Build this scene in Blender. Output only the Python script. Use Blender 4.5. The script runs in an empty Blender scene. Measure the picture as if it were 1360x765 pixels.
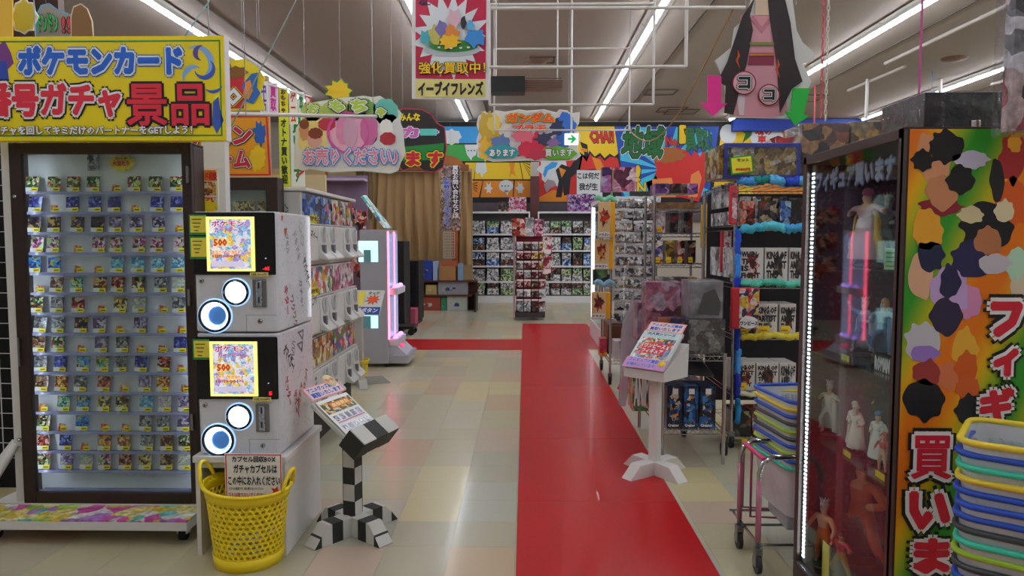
import bpy, bmesh, math, random
from math import sin, cos, pi, radians
from mathutils import Vector, Matrix, Euler
random.seed(7)
S = bpy.context.scene
C = S.collection
# ------------------------------------------------------------ camera, world, exposure
FPX, CH, PITCH, YAW = 950.0, 1.43, radians(3.76), radians(1.02)
cd = bpy.data.cameras.new('camera'); cam = bpy.data.objects.new('camera', cd); C.objects.link(cam)
cd.sensor_width = 36; cd.lens = FPX / 1360 * 36; cd.clip_start = 0.05; cd.clip_end = 100
cam.location = (0, 0, CH); cam.rotation_euler = (pi/2 - PITCH, 0, YAW); S.camera = cam
w = bpy.data.worlds.new('world'); S.world = w; w.use_nodes = True
w.node_tree.nodes['Background'].inputs[0].default_value = (0.02, 0.02, 0.022, 1)
S.view_settings.view_transform = 'Standard'; S.view_settings.look = 'None'
S.view_settings.exposure = 0.0; S.view_settings.gamma = 1
TUBE_W = 42.0         # radiance of the ceiling tubes
ROOM = dict(x0=-6.5, x1=10.5, y0=-3.5, y1=17.4, h=4.3)

# ------------------------------------------------------------ pixel helpers (used to read sizes off the photograph)
def ray(px, py):
    x = (px-680)/FPX; y = -(py-382.5)/FPX
    cp, sp, cy, sy = cos(PITCH), sin(PITCH), cos(YAW), sin(YAW)
    Y = cp + sp*y; Z = -sp + cp*y
    return (x*cy - Y*sy, x*sy + Y*cy, Z)
def P(px, py, Y):
    r = ray(px, py); t = Y/r[1]; return r[0]*t, CH + r[2]*t
def F(px, py, z=0):
    r = ray(px, py); t = (z-CH)/r[2]; return r[0]*t, r[1]*t
def PX(px, py, X):
    r = ray(px, py); t = X/r[0]; return r[1]*t, CH + r[2]*t
def RECT(px0, py0, px1, py1, Y):            # -> x0,x1,z0,z1
    xm, ym = (px0+px1)/2, (py0+py1)/2
    return P(px0, ym, Y)[0], P(px1, ym, Y)[0], P(xm, py1, Y)[1], P(xm, py0, Y)[1]
ORD = ['first','second','third','fourth','fifth','sixth','seventh','eighth','ninth','tenth','eleventh','twelfth',
       'thirteenth','fourteenth','fifteenth','sixteenth','seventeenth','eighteenth','nineteenth','twentieth']

# ------------------------------------------------------------ materials
def lin(c):
    if isinstance(c, str):
        c = [int(c[i:i+2], 16)/255 for i in (0, 2, 4)]
    return tuple((v/12.92 if v <= 0.04045 else ((v+0.055)/1.055)**2.4) for v in c) + (1,)
MATS = {}
def M(col, rough=0.5, metal=0.0, emit=0.0, alpha=None, bump=0.0, bscale=60, spec=0.5, name=None):
    key = (col, rough, metal, emit, bump, bscale, spec)
    if key in MATS: return MATS[key]
    m = bpy.data.materials.new(name or 'plain_%d' % len(MATS)); m.use_nodes = True
    nt = m.node_tree; b = nt.nodes['Principled BSDF']
    b.inputs['Base Color'].default_value = lin(col); b.inputs['Roughness'].default_value = rough
    b.inputs['Metallic'].default_value = metal; b.inputs['Specular IOR Level'].default_value = spec
    n = nt.nodes.new('ShaderNodeTexNoise'); n.inputs['Scale'].default_value = bscale
    tc = nt.nodes.new('ShaderNodeTexCoord'); nt.links.new(tc.outputs['Object'], n.inputs['Vector'])
    mr = nt.nodes.new('ShaderNodeMapRange'); mr.inputs[3].default_value = max(0.02, rough-0.05); mr.inputs[4].default_value = rough+0.07
    nt.links.new(n.outputs[0], mr.inputs[0]); nt.links.new(mr.outputs[0], b.inputs['Roughness'])
    if bump:
        bp = nt.nodes.new('ShaderNodeBump'); bp.inputs['Strength'].default_value = bump
        nt.links.new(n.outputs[0], bp.inputs['Height']); nt.links.new(bp.outputs[0], b.inputs['Normal'])
    if emit:
        b.inputs['Emission Color'].default_value = lin(col); b.inputs['Emission Strength'].default_value = emit
    MATS[key] = m; return m
def art(pal, scale=40, rough=0.3, emit=0.0, dark=0.0, name=None, coat=0.4):
    """printed picture: warped cells of flat colour, a different patch on every object"""
    key = ('art', tuple(pal), scale, rough, emit, dark)
    if key in MATS: return MATS[key]
    m = bpy.data.materials.new('print_%d' % len(MATS)); m.use_nodes = True
    nt = m.node_tree; N = nt.nodes; L = nt.links; b = N['Principled BSDF']
    tc = N.new('ShaderNodeTexCoord'); oi = N.new('ShaderNodeObjectInfo')
    mul = N.new('ShaderNodeMath'); mul.operation = 'MULTIPLY'; mul.inputs[1].default_value = 37.0
    L.new(oi.outputs['Random'], mul.inputs[0])
    add = N.new('ShaderNodeVectorMath'); add.operation = 'ADD'
    L.new(tc.outputs['Object'], add.inputs[0]); L.new(mul.outputs[0], add.inputs[1])
    nz = N.new('ShaderNodeTexNoise'); nz.inputs['Scale'].default_value = scale*0.6; nz.inputs['Detail'].default_value = 2
    L.new(add.outputs[0], nz.inputs['Vector'])
    sc = N.new('ShaderNodeVectorMath'); sc.operation = 'SCALE'; sc.inputs['Scale'].default_value = 1.6/scale
    L.new(nz.outputs['Color'], sc.inputs[0])
    ad2 = N.new('ShaderNodeVectorMath'); ad2.operation = 'ADD'; L.new(add.outputs[0], ad2.inputs[0]); L.new(sc.outputs[0], ad2.inputs[1])
    vo = N.new('ShaderNodeTexVoronoi'); vo.inputs['Scale'].default_value = scale; L.new(ad2.outputs[0], vo.inputs['Vector'])
    sep = N.new('ShaderNodeSeparateColor'); L.new(vo.outputs['Color'], sep.inputs[0])
    cr = N.new('ShaderNodeValToRGB'); cr.color_ramp.interpolation = 'CONSTANT'
    el = cr.color_ramp.elements
    while len(el) < len(pal): el.new(0.5)
    for i, c in enumerate(pal):
        el[i].position = i/len(pal); el[i].color = lin(c)
    L.new(sep.outputs[0], cr.inputs[0])
    n2 = N.new('ShaderNodeTexNoise'); n2.inputs['Scale'].default_value = scale*2.2; L.new(add.outputs[0], n2.inputs['Vector'])
    mr = N.new('ShaderNodeMapRange'); mr.inputs[1].default_value = 0.3; mr.inputs[2].default_value = 0.7
    mr.inputs[3].default_value = 0.45-dark; mr.inputs[4].default_value = 1.15-dark; L.new(n2.outputs[0], mr.inputs[0])
    mx = N.new('ShaderNodeVectorMath'); mx.operation = 'SCALE'; L.new(cr.outputs[0], mx.inputs[0]); L.new(mr.outputs[0], mx.inputs['Scale'])
    L.new(mx.outputs[0], b.inputs['Base Color']); b.inputs['Roughness'].default_value = rough
    b.inputs['Coat Weight'].default_value = coat; b.inputs['Coat Roughness'].default_value = 0.12
    if emit:
        L.new(mx.outputs[0], b.inputs['Emission Color']); b.inputs['Emission Strength'].default_value = emit
    MATS[key] = m; return m
def clear(name, tint='ffffff', gloss=0.08, rough=0.03, bump=0.0, haze=0.0, bscale=12):
    key = ('clear', name)
    if key in MATS: return MATS[key]
    m = bpy.data.materials.new(name); m.use_nodes = True; nt = m.node_tree; N = nt.nodes; L = nt.links
    N.clear(); out = N.new('ShaderNodeOutputMaterial'); t = N.new('ShaderNodeBsdfTransparent'); t.inputs[0].default_value = lin(tint)
    g = N.new('ShaderNodeBsdfGlossy'); g.inputs['Roughness'].default_value = rough
    fr = N.new('ShaderNodeLayerWeight'); fr.inputs[0].default_value = 0.5
    pw = N.new('ShaderNodeMath'); pw.operation = 'POWER'; pw.inputs[1].default_value = 4.0; L.new(fr.outputs['Facing'], pw.inputs[0])
    ad = N.new('ShaderNodeMath'); ad.operation = 'MULTIPLY_ADD'; ad.inputs[1].default_value = 0.6; ad.inputs[2].default_value = gloss*.5; ad.use_clamp = True
    L.new(pw.outputs[0], ad.inputs[0])
    mx = N.new('ShaderNodeMixShader'); L.new(ad.outputs[0], mx.inputs[0]); L.new(g.outputs[0], mx.inputs[2])
    if haze:
        d = N.new('ShaderNodeBsdfDiffuse'); d.inputs[0].default_value = lin(tint); m2 = N.new('ShaderNodeMixShader')
        m2.inputs[0].default_value = haze; L.new(t.outputs[0], m2.inputs[1]); L.new(d.outputs[0], m2.inputs[2]); L.new(m2.outputs[0], mx.inputs[1])
    else: L.new(t.outputs[0], mx.inputs[1])
    if bump:
        n = N.new('ShaderNodeTexNoise'); n.inputs['Scale'].default_value = bscale; n.inputs['Detail'].default_value = 3
        tc = N.new('ShaderNodeTexCoord'); L.new(tc.outputs['Object'], n.inputs['Vector'])
        b = N.new('ShaderNodeBump'); b.inputs['Strength'].default_value = bump; b.inputs['Distance'].default_value = 0.05
        L.new(n.outputs[0], b.inputs['Height']); L.new(b.outputs[0], g.inputs['Normal']); L.new(b.outputs[0], fr.inputs['Normal'])
    L.new(mx.outputs[0], out.inputs[0]); MATS[key] = m; return m
GLASS = clear('glass', 'f4faf7', 0.07)
WRAP = clear('plastic_wrap', 'f4f4f8', 0.08, 0.10, 0.8, 0.015, 18)
ACRYL = clear('acrylic', 'f6f0fa', 0.12, 0.05, 0, 0.05)
WHITE = M('e6e6ea', 0.4); OFFW = M('cfd0d2', 0.5); CREAM = M('d8cfae', 0.6); BLACK = M('101012', 0.4); DKBR = M('2c1c18', 0.4)
CHROME = M('b9b9bd', 0.18, 1.0); STEEL = M('8c8c90', 0.35, 1.0); YEL = M('f2d414', 0.45); RED = M('d81f2e', 0.45)
PAINTW = M('d9d8d6', 0.5, bump=0.15, bscale=25); RUBBER = M('17171a', 0.7); WOOD = M('8a4a22', 0.5, bump=0.1); CARD = M('a97f55', 0.8)
PAPER = M('f0f0ee', 0.7); PALEY = M('ede58e', 0.7); GREEN = M('1f8a3c', 0.6); PINK = M('f02c98', 0.5); BLUE = M('1a56c8', 0.45)
P_COMIC = ['e8b21c','d9352b','2a63b8','f2e6c8','1d1a24','3f9b57','e98ab0','f5f1ea']
P_PINK = ['d98aa8','f1d6e0','a23c6a','e8e2e8','c94f7c','6b2c4c','f4b6cc']
P_BLUE = ['3b62b5','9fc2e8','1c2a63','d9e3ef','5a86c9','28395f','88b4d6']
P_GREEN = ['4d8a52','c9d6c0','20382a','8db58c','d8d2a0','2b2b2b','6f9e6a']
P_DARK = ['1b1a20','3a3238','6a5f5e','24202a','8a3b32','46464c','b8a58a','16161a']
P_SILV = ['b9bcc2','dfe1e6','7d8087','eceef2','9a9ca2','55575c','c8c4c8']
P_GOLD = ['c79a34','8a6420','e9cc7c','5c4318','f0e0b0','a37a2a','d8d2c4']
P_PURP = ['6a3f96','b79ad0','2e1c4a','8c5cb0','d8cce4','46286c','c06ab0']
P_RED = ['c22a2a','e8a090','5c1418','f0dcd0','a03c2a','2a1214','e06a48']
P_PASTEL = ['f2d84a','f7f1a0','e85ab4','7fd6d2','b7e05a','f4f4ee','c68ae0','ffe98a']
PALS = {'comic':P_COMIC,'pink':P_PINK,'blue':P_BLUE,'green':P_GREEN,'dark':P_DARK,'silver':P_SILV,'gold':P_GOLD,'purple':P_PURP,'red':P_RED}

# ------------------------------------------------------------ mesh helpers
class MB:
    def __init__(s): s.v = []; s.f = []; s.m = []; s.smooth = []
    def add(s, vs, fs, m=0, sm=False):
        o = len(s.v); s.v += [Vector(v) for v in vs]
        for f in fs: s.f.append([i+o for i in f]); s.m.append(m); s.smooth.append(sm)
        return s
    def box(s, x0, x1, y0, y1, z0, z1, m=0, R=None, c=None):
        vs = [Vector((x, y, z)) for z in (z0, z1) for y in (y0, y1) for x in (x0, x1)]
        if R is not None:
            c = Vector(c or ((x0+x1)/2, (y0+y1)/2, (z0+z1)/2)); vs = [c + R @ (v-c) for v in vs]
        return s.add(vs, [(0,2,3,1),(4,5,7,6),(0,1,5,4),(2,6,7,3),(0,4,6,2),(1,3,7,5)], m)
    def frame(s, x0, x1, y0, y1, z0, z1, w, m=0):          # rectangular frame in XZ
        s.box(x0, x1, y0, y1, z0, z0+w, m); s.box(x0, x1, y0, y1, z1-w, z1, m)
        s.box(x0, x0+w, y0, y1, z0+w, z1-w, m); s.box(x1-w, x1, y0, y1, z0+w, z1-w, m); return s
    def tube(s, a, b, r, n=8, m=0, r2=None, caps=True):
        a = Vector(a); b = Vector(b); d = (b-a).normalized(); r2 = r if r2 is None else r2
        u = d.orthogonal().normalized(); v = d.cross(u)
        vs = [p + (u*cos(2*pi*i/n)+v*sin(2*pi*i/n))*q for p, q in ((a, r), (b, r2)) for i in range(n)]
        s.add(vs, [(i, (i+1) % n, n+(i+1) % n, n+i) for i in range(n)], m, True)
        if caps: s.add(vs, [tuple(range(n))[::-1], tuple(range(n, 2*n))], m)
        return s
    def path(s, pts, r, n=6, m=0, closed=False):
        pts = [Vector(p) for p in pts]; N = len(pts); rings = []; up = None
        for i, p in enumerate(pts):
            a = pts[(i-1) % N] if (closed or i > 0) else p; b = pts[(i+1) % N] if (closed or i < N-1) else p
            d = (b-a).normalized()
            if up is None: up = d.orthogonal().normalized()
            up = (up - d*up.dot(d)).normalized(); v = d.cross(up)
            rings.append([p + (up*cos(2*pi*k/n)+v*sin(2*pi*k/n))*r for k in range(n)])
        vs = [v for g in rings for v in g]; fs = []
        for i in range(N if closed else N-1):
            j = (i+1) % N
            fs += [(i*n+k, i*n+(k+1) % n, j*n+(k+1) % n, j*n+k) for k in range(n)]
        if not closed: fs += [tuple(range(n))[::-1], tuple(range((N-1)*n, N*n))]
        return s.add(vs, fs, m, True)
    def lathe(s, prof, n=24, m=0, c=(0,0,0), axis='z', sx=1, sy=1):
        vs = []
        for r, z in prof:
            for k in range(n):
                a = 2*pi*k/n; p = (r*cos(a)*sx, r*sin(a)*sy, z)
                if axis == 'y': p = (p[0], p[2], p[1])
                if axis == 'x': p = (p[2], p[0], p[1])
                vs.append(Vector(p)+Vector(c))
        fs = [(i*n+k, i*n+(k+1) % n, (i+1)*n+(k+1) % n, (i+1)*n+k) for i in range(len(prof)-1) for k in range(n)]
        s.add(vs, fs, m, True)
        if prof[0][0] > 1e-5: s.add(vs[:n], [tuple(range(n))[::-1]], m)
        if prof[-1][0] > 1e-5: s.add(vs[-n:], [tuple(range(n))], m)
        return s
    def prism(s, pts, y0, y1, m=0):                     # polygon in XZ, thickness along Y
        n = len(pts); vs = [(x, y0, z) for x, z in pts] + [(x, y1, z) for x, z in pts]
        return s.add(vs, [tuple(range(n)), tuple(range(n, 2*n))[::-1]] + [(i, n+i, n+(i+1) % n, (i+1) % n) for i in range(n)], m)
    def quad(s, a, b, c, d, m=0): return s.add([a, b, c, d], [(0,1,2,3)], m)
    def rot(s, R, c=(0,0,0)):
        c = Vector(c); s.v = [c + R @ (v-c) for v in s.v]; return s
    def move(s, d): d = Vector(d); s.v = [v+d for v in s.v]; return s
    def mesh(s, name, mats, fix=True):
        me = bpy.data.meshes.new(name); me.from_pydata([tuple(v) for v in s.v], [], s.f)
        for q in (mats if isinstance(mats, (list, tuple)) else [mats]): me.materials.append(q)
        me.polygons.foreach_set('material_index', s.m); me.polygons.foreach_set('use_smooth', s.smooth); me.update()
        if fix:
            bm = bmesh.new(); bm.from_mesh(me); bmesh.ops.recalc_face_normals(bm, faces=bm.faces); bm.to_mesh(me); bm.free()
        return me
    def build(s, name, mats, parent=None, world=False, bevel=0, seg=2):
        if parent is None:
            xs = [v.x for v in s.v]; ys = [v.y for v in s.v]; zs = [v.z for v in s.v]
            o0 = Vector(((min(xs)+max(xs))/2, (min(ys)+max(ys))/2, min(zs)))
        else:
            o0 = Vector((0, 0, 0))
            if world:
                p = parent
                while p: o0 += p.location; p = p.parent
        s.v = [v-o0 for v in s.v]
        o = bpy.data.objects.new(name, s.mesh(name, mats)); C.objects.link(o)
        if parent: o.parent = parent
        else: o.location = o0
        if bevel:
            b = o.modifiers.new('bevel', 'BEVEL'); b.width = bevel; b.segments = seg; b.limit_method = 'ANGLE'; b.harden_normals = False
        return o
def tag(o, label, cat, group=None, kind=None):
    o['label'] = label; o['category'] = cat
    if group: o['group'] = group
    if kind: o['kind'] = kind
    return o
def T(name, label, cat, loc=(0,0,0), rz=0, group=None):
    o = bpy.data.objects.new(name, None); C.objects.link(o); o.location = loc; o.rotation_euler = (0,0,rz)
    o.empty_display_size = 0.1
    return tag(o, label, cat, group)
def struct(o): o['kind'] = 'structure'; return o
def dup(o, loc=None, rz=None, label=None, parent=None, group=None):
    c = o.copy(); C.objects.link(c); c.parent = parent
    if loc is not None: c.location = loc
    if rz is not None: c.rotation_euler = (0, 0, rz)
    if label: c['label'] = label
    if group: c['group'] = group
    for ch in list(o.children): dup(ch, parent=c)
    return c
# ---- lettering
TXT = {}
def text_mesh(body, fat=0.0, res=2, spacing=1.0):
    key = (body, fat, res, spacing)
    if key in TXT: return TXT[key]
    cu = bpy.data.curves.new('lettering', 'FONT'); cu.body = body; cu.size = 1; cu.offset = 0.004; cu.resolution_u = res
    cu.align_x = 'CENTER'; cu.space_line = spacing; cu.fill_mode = 'FRONT'
    ob = bpy.data.objects.new('lettering', cu); C.objects.link(ob); bpy.context.view_layer.update()
    me = bpy.data.meshes.new_from_object(ob.evaluated_get(bpy.context.evaluated_depsgraph_get()))
    vs = [v.co.copy() for v in me.vertices]; fs = [tuple(p.vertices) for p in me.polygons]
    bpy.data.objects.remove(ob); bpy.data.curves.remove(cu); bpy.data.meshes.remove(me)
    if fat > .012:
        dirs = [(0,0)] + [(fat*cos(2*pi*k/8+pi/8), fat*sin(2*pi*k/8+pi/8)) for k in range(8)]
        if fat > .075: dirs += [(fat*.5*cos(pi*k/2), fat*.5*sin(pi*k/2)) for k in range(4)]
        n = len(vs); v2 = []; f2 = []
        for i, (dx, dy) in enumerate(dirs):
            v2 += [v+Vector((dx, dy, i*5e-5)) for v in vs]; f2 += [tuple(q+i*n for q in f) for f in fs]
        vs, fs = v2, f2
    TXT[key] = (vs, fs); return TXT[key]
def text(body, x0, x1, z0, z1, y, mat, parent, fat=0.02, world=True, plane='xz', res=1, spacing=1.0, shear=0, ref=None, Mx=None, name='lettering'):
    """letters fitted to a rectangle; plane xz faces -Y.  Mx: matrix from (u right, v up, w towards viewer) to parent space"""
    vs, fs = text_mesh(body, fat, res, spacing); rv = text_mesh(body, ref if ref is not None else fat, res, spacing)[0]
    if not vs: return None
    a0, a1 = min(v.x for v in rv), max(v.x for v in rv); b0, b1 = min(v.y for v in rv), max(v.y for v in rv)
    mb = MB(); pts = []
    for v in vs:
        u = (v.x-a0)/(a1-a0); q = (v.y-b0)/(b1-b0)
        uu = x0+(x1-x0)*u + shear*q*(z1-z0); vv = z0+(z1-z0)*q
        if Mx is not None: pts.append(Mx @ Vector((uu, vv, y+v.z)))
        else: pts.append(Vector((uu, y-v.z, vv)))
    mb.add(pts, fs); me_o = Vector((0,0,0))
    if world:
        p = parent
        while p: me_o += p.location; p = p.parent
    mb.v = [v-me_o for v in mb.v]
    o = bpy.data.objects.new(name, mb.mesh(name, mat, fix=False)); C.objects.link(o); o.parent = parent; return o
def otext(body, x0, x1, z0, z1, y, mats, parent, fat=0.03, outs=(0.07,), d=0.002, **k):
    """text with outline layers: mats[0] letters, mats[1:] outlines"""
    s = 1 if k.get('Mx') is not None else -1
    n = len(outs)
    for i, of in enumerate(outs): text(body, x0, x1, z0, z1, y + s*d*(n-1-i), mats[i+1], parent, of, ref=fat, name='letter_outline', **k)
    return text(body, x0, x1, z0, z1, y + s*d*n, mats[0], parent, fat, **k)
def R3(x=0, y=0, z=0): return Euler((x, y, z)).to_matrix()
def burst(cx, cz, rx, rz, n=14, inner=0.7, jit=0.1, seed=1, a0=0):
    r = random.Random(seed); pts = []
    for i in range(2*n):
        a = a0 + pi*i/n; q = (1 if i % 2 == 0 else inner)*(1+r.uniform(-jit, jit)); pts.append((cx+rx*q*cos(a), cz+rz*q*sin(a)))
    return pts
def soft(pts, it=2):
    for _ in range(it):
        q = []
        for i in range(len(pts)):
            a, b = pts[i], pts[(i+1) % len(pts)]
            q += [(a[0]*.75+b[0]*.25, a[1]*.75+b[1]*.25), (a[0]*.25+b[0]*.75, a[1]*.25+b[1]*.75)]
        pts = q
    return pts
def oval(cx, cz, rx, rz, n=24): return [(cx+rx*cos(2*pi*i/n), cz+rz*sin(2*pi*i/n)) for i in range(n)]
def cloud(cx, cz, rx, rz, n=8, seed=1, k=5):
    pts = []; 
    for i in range(n*k):
        a = 2*pi*i/(n*k); q = 1+0.10*abs(sin(a*n/2)); pts.append((cx+rx*q*cos(a), cz+rz*q*sin(a)))
    return pts
def flat(parent, pts, y, mat, name='printed_shape', t=0.002, world=True):
    return MB().prism(pts, y-t, y).build(name, mat, parent, world)

# ------------------------------------------------------------ the room
x0, x1, y0, y1, H = ROOM['x0'], ROOM['x1'], ROOM['y0'], ROOM['y1'], ROOM['h']
fl = struct(MB().box(x0, x1, y0, y1, -0.12, -0.006).build('floor', M('5c5446', 0.5)))
FC = ['bdb9a0','b9b292','c0ab98','b4b3a3','c8bc90','b0ab93','bfa688']
def floormat(c):
    m = M(c, 0.3); m.node_tree.nodes['Principled BSDF'].inputs['Coat Weight'].default_value = 0.2
    m.node_tree.nodes['Principled BSDF'].inputs['Coat Roughness'].default_value = 0.12; return m
FM = [floormat(c) for c in FC]; g = 0.302
tm = []
for mt in FM: tm.append(MB().box(-g/2+.0006, g/2-.0006, -g/2+.0006, g/2-.0006, 0, 0.006).mesh('tile', mt))
far = MB(); cells = []
rr = random.Random(3); cmap = {}
for i in range(-22, 35):
    for j in range(-12, 58):
        cx, cy = -0.345+g*(i+.5), 0.09+g*j
        if cx-g/2 < x0 or cx+g/2 > x1 or cy-g/2 < y0 or cy+g/2 > y1: continue
        key = (i, (j+(i*7)%5)//[2,3,1,2,3][i%5]) if rr.random() < .9 else (i, j, 1)
        if key not in cmap: cmap[key] = rr.choice([0,0,1,1,2,3,3,4,5,6])
        cells.append((cx, cy, cmap[key]))
def near_ok(c):
    if c[1] < 2.85 or c[1] > 9: return 99
    px = 697+c[0]*950/c[1]
    if px < -30 or px > 1390: return 99
    if -0.04 < c[0]-g/2 and c[0]+g/2 < 0.84: return 99
    if c[0] > 1.3 and c[1] < 4.5: return 99
    return c[1]
cells.sort(key=near_ok)
for k, (cx, cy, q) in enumerate(cells):
    if k < 295 and near_ok((cx, cy)) < 99:
        o = bpy.data.objects.new('tile', tm[q]); C.objects.link(o); o.location = (cx, cy, -0.006); o.parent = fl
        o.location = Vector((cx, cy, -0.006)) - fl.location
    else:
        far.box(cx-g/2+.0006, cx+g/2-.0006, cy-g/2+.0006, cy+g/2-.0006, -0.0059, 0, q)
ft = far.build('tile', FM, fl, world=True); ft['kind'] = 'stuff'
ceilm = M('a39890', 0.85, bump=0.05, bscale=2)
ce = struct(MB().box(x0, x1, y0, y1, H, H+.1).build('ceiling', ceilm))
wallm = M('b8b0a4', 0.8)
struct(MB().box(x0-.1, x0, y0, y1, 0, H).build('wall_left', wallm)); struct(MB().box(x1, x1+.1, y0, y1, 0, H).build('wall_right', wallm))
struct(MB().box(x0, x1, y1, y1+.1, 0, H).build('wall_back', wallm)); struct(MB().box(x0, x1, y0-.1, y0, 0, H).build('wall_front', wallm))
# panel joints and hatches of the ceiling
for k, X in enumerate((-3.9, -0.85, 2.25, 5.4, 8.6)):
    MB().box(X-.012, X+.012, y0, y1, H-.012, H-.0005).build('joint_rail', M('5b534e', .6), ce, True)
for (px, py, a, b) in ((720, 79, .2, .2), (877, 122, .3, .25), (905, 148, .35, .3), (1068, 130, .35, .35), (735, 195, .3, .3)):
    X, Y = F(px, py, H) if py < 150 else (3.2, 15.9)
    MB().frame(X-a, X+a, -.01, 0, -b, b, .025).rot(R3(pi/2)).move((0, Y, H-.006)).build('hatch_frame', M('4a423e', .6), ce, True)
for px, py in ((715, 79), (1267, 77), (1340, 108)):
    X, Y = F(px, py, H)
    vt = MB().lathe([(.19, 0), (.17, -.03), (.06, -.045), (.0, -.045)], 20).move((X, Y, H-.001)).build('ceiling_vent', M('7a5f50', .6))
    tag(vt, {715:'round brown ceiling vent above the white hanging frames', 1267:'round brown ceiling vent between the two right light rows', 1340:'round brown ceiling vent beyond the outermost right light row'}[px], 'vent')
for k, (a, b) in enumerate(((((1176, 84)), (1352, 0)), ((1127, 120), (1202, 88)), ((1317, 112), (1358, 100)))):
    A, B = F(*a, z=H-.03), F(*b, z=H-.03)
    tag(MB().tube((A[0], A[1], H-.03), (B[0], B[1], H-.03), .03, 6).build('ceiling_rail', M('b7aea8', .5)),
        ['long pale rail under the ceiling between the right light rows', 'short pale rail under the ceiling right of the costume board', 'short pale rail under the ceiling at the far right'][k], 'rail')
# fluorescent battens
tubem = M('f4f8ff', 0.3, emit=TUBE_W, name='tube'); hous = M('dcdcdc', .5)
pb = T('ceiling_light', '', 'ceiling light')
MB().box(-.05, .05, -1.2, 1.2, -.045, 0).build('housing', hous, pb)
MB().prism([(-.05, -.045), (.05, -.045), (.09, -.02), (.13, -.005), (-.13, -.005), (-.09, -.02)], -1.2, 1.2).build('reflector', M('c0beba', .5), pb)
MB().tube((0, -1.17, -.066), (0, 1.17, -.066), .02, 8).build('tube', tubem, pb)
rows = [(-4.42, 'leftmost ceiling row'), (-1.36, 'ceiling row behind the poster'), (1.65, 'middle ceiling row'), (4.75, 'ceiling row right of the costume board'), (7.8, 'outermost right ceiling row')]
first = True
for X, nm in rows:
    for k in range(8):
        Y = 15.7 - 2.42*k
        if X < -4 and k == 0: continue
        if X < 8 and X > 1 and X < 2 and k == 2: pass
        o = pb if first else dup(pb); first = False
        o.location = (X, Y, H-.012); o['label'] = '%s light batten from the back in the %s' % (ORD[k], nm)

# red vinyl walkway
vin = M('b80814', .3, spec=.28, name='red_vinyl')
vin.node_tree.nodes['Principled BSDF'].inputs['Coat Weight'].default_value = .06
wk = T('floor_runner', 'glossy red vinyl walkway running down the aisle to the back shelves', 'runner', (.4, 0, 0))
ys = [0.2, 1.6, 2.95, 3.85, 5.1, 7.0, 9.3, 12.32]
for a, b in zip(ys, ys[1:]): MB().box(-.037, .836, a+.0015, b-.0015, .0002, .004).build('vinyl_piece', vin, wk, True)
MB().box(.839, 1.07, 9.4, 12.31, .0002, .004).build('vinyl_piece', vin, wk, True)
tag(MB().box(-6, -.04, 9.33, 10.32, .0002, .004).build('floor_runner', vin), 'red vinyl strip crossing the floor to the left of the walkway', 'runner')

# ------------------------------------------------------------ back wall: painted comic mural
MY = 17.36
MUC = dict(k='15131a', y='e6c21a', r='cf2a26', o='e0891c', b='2b9be0', db='1f4fb4', g='3aa447', w='d8dde0', lb='47c3e6', dg='1d6a34', br='a8632a', p='9a8a92')
def mu(c): return M(MUC.get(c, c), .55)
mural = T('comic_mural', 'brightly painted comic strip mural along the top of the back wall', 'mural', (1.2, MY, 2.2))
def mp(pts, lay, c, name='painted_shape'):
    q = [P(x, y, MY-.006*lay) for x, y in pts]
    return MB().prism(q, MY-.006*lay-.004, MY-.006*lay+.001).build(name, mu(c), mural, True)
def mr(a, b, c, d, lay, col, name='painted_panel'): return mp([(a,b),(c,b),(c,d),(a,d)], lay, col, name)
def mb_(cx, cy, rx, ry, n, inner, lay, col, seed=1): return mp(burst(cx, cy, rx, ry, n, inner, .12, seed), lay, col)
def mo(cx, cy, rx, ry, lay, col): return mp(oval(cx, cy, rx, ry, 20), lay, col)
def mt(body, a, b, c, d, lay, cols, fat=.03, outs=(.06,), shear=0):
    X0, X1, Z0, Z1 = RECT(a, b, c, d, MY-.006*lay)
    return otext(body, X0, X1, Z0, Z1, MY-.006*lay, [mu(q) for q in cols], mural, fat, outs, shear=shear)
mr(420, 162, 1110, 270, 0, 'k', 'backing_board')
mp([(430,168),(703,168),(703,190),(430,190)], 1, 'b', 'painted_panel'); mp(burst(600,182,14,12,8,.8,.1,4), 2, 'w'); mb_(560,180,18,8,9,.8,2,'w',5)
mp([(430,192),(703,192),(703,214),(430,214)], 1, 'g', 'painted_panel'); mp([(617,192),(634,192),(632,206),(627,209),(626,213),(622,208),(620,205)], 2, 'w'); mo(592,226,26,20,2,'br')
for x in (622,626,630): mo(x, 200, .9, .9, 3, 'k')
mp([(618,216),(632,216),(629,238),(615,238)], 1, 'y', 'painted_panel'); mp([(632,216),(690,216),(694,238),(630,238)], 1, 'y', 'painted_panel'); mp([(691,216),(705,216),(705,238),(695,238)], 1, 'y', 'painted_panel')
mp([(633,216),(645,216),(647,228),(643,230),(640,236),(637,229),(634,231),(631,226)], 2, 'w')
mp([(676,216),(684,216),(682,226),(686,235),(680,230),(676,236),(678,225)], 2, 'o')
for i in range(4): mp([(694,216+i*.2),(704,218+i*5),(704,219.5+i*5)], 2, 'k')
mp([(620,240),(641,240),(636,262),(618,262)], 1, 'o', 'painted_panel'); mp([(642,240),(682,240),(681,262),(638,262)], 1, 'o', 'painted_panel'); mp([(684,240),(705,240),(705,262),(682,262)], 1, 'o', 'painted_panel')
mp(oval(672,247,9.5,8,16), 2, 'w'); mp([(670,253),(676,253),(674,260)], 2, 'w'); mb_(649,250,6,9,6,.5,2,'w',8); mb_(691,250,6,9,6,.6,2,'w',9)
for x in (667,671,675): mo(x, 247, .9, .9, 3, 'k')
for i in range(4): mp([(624,244+i),(634,242+i*4),(634,243.5+i*4)], 2, 'k')
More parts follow.
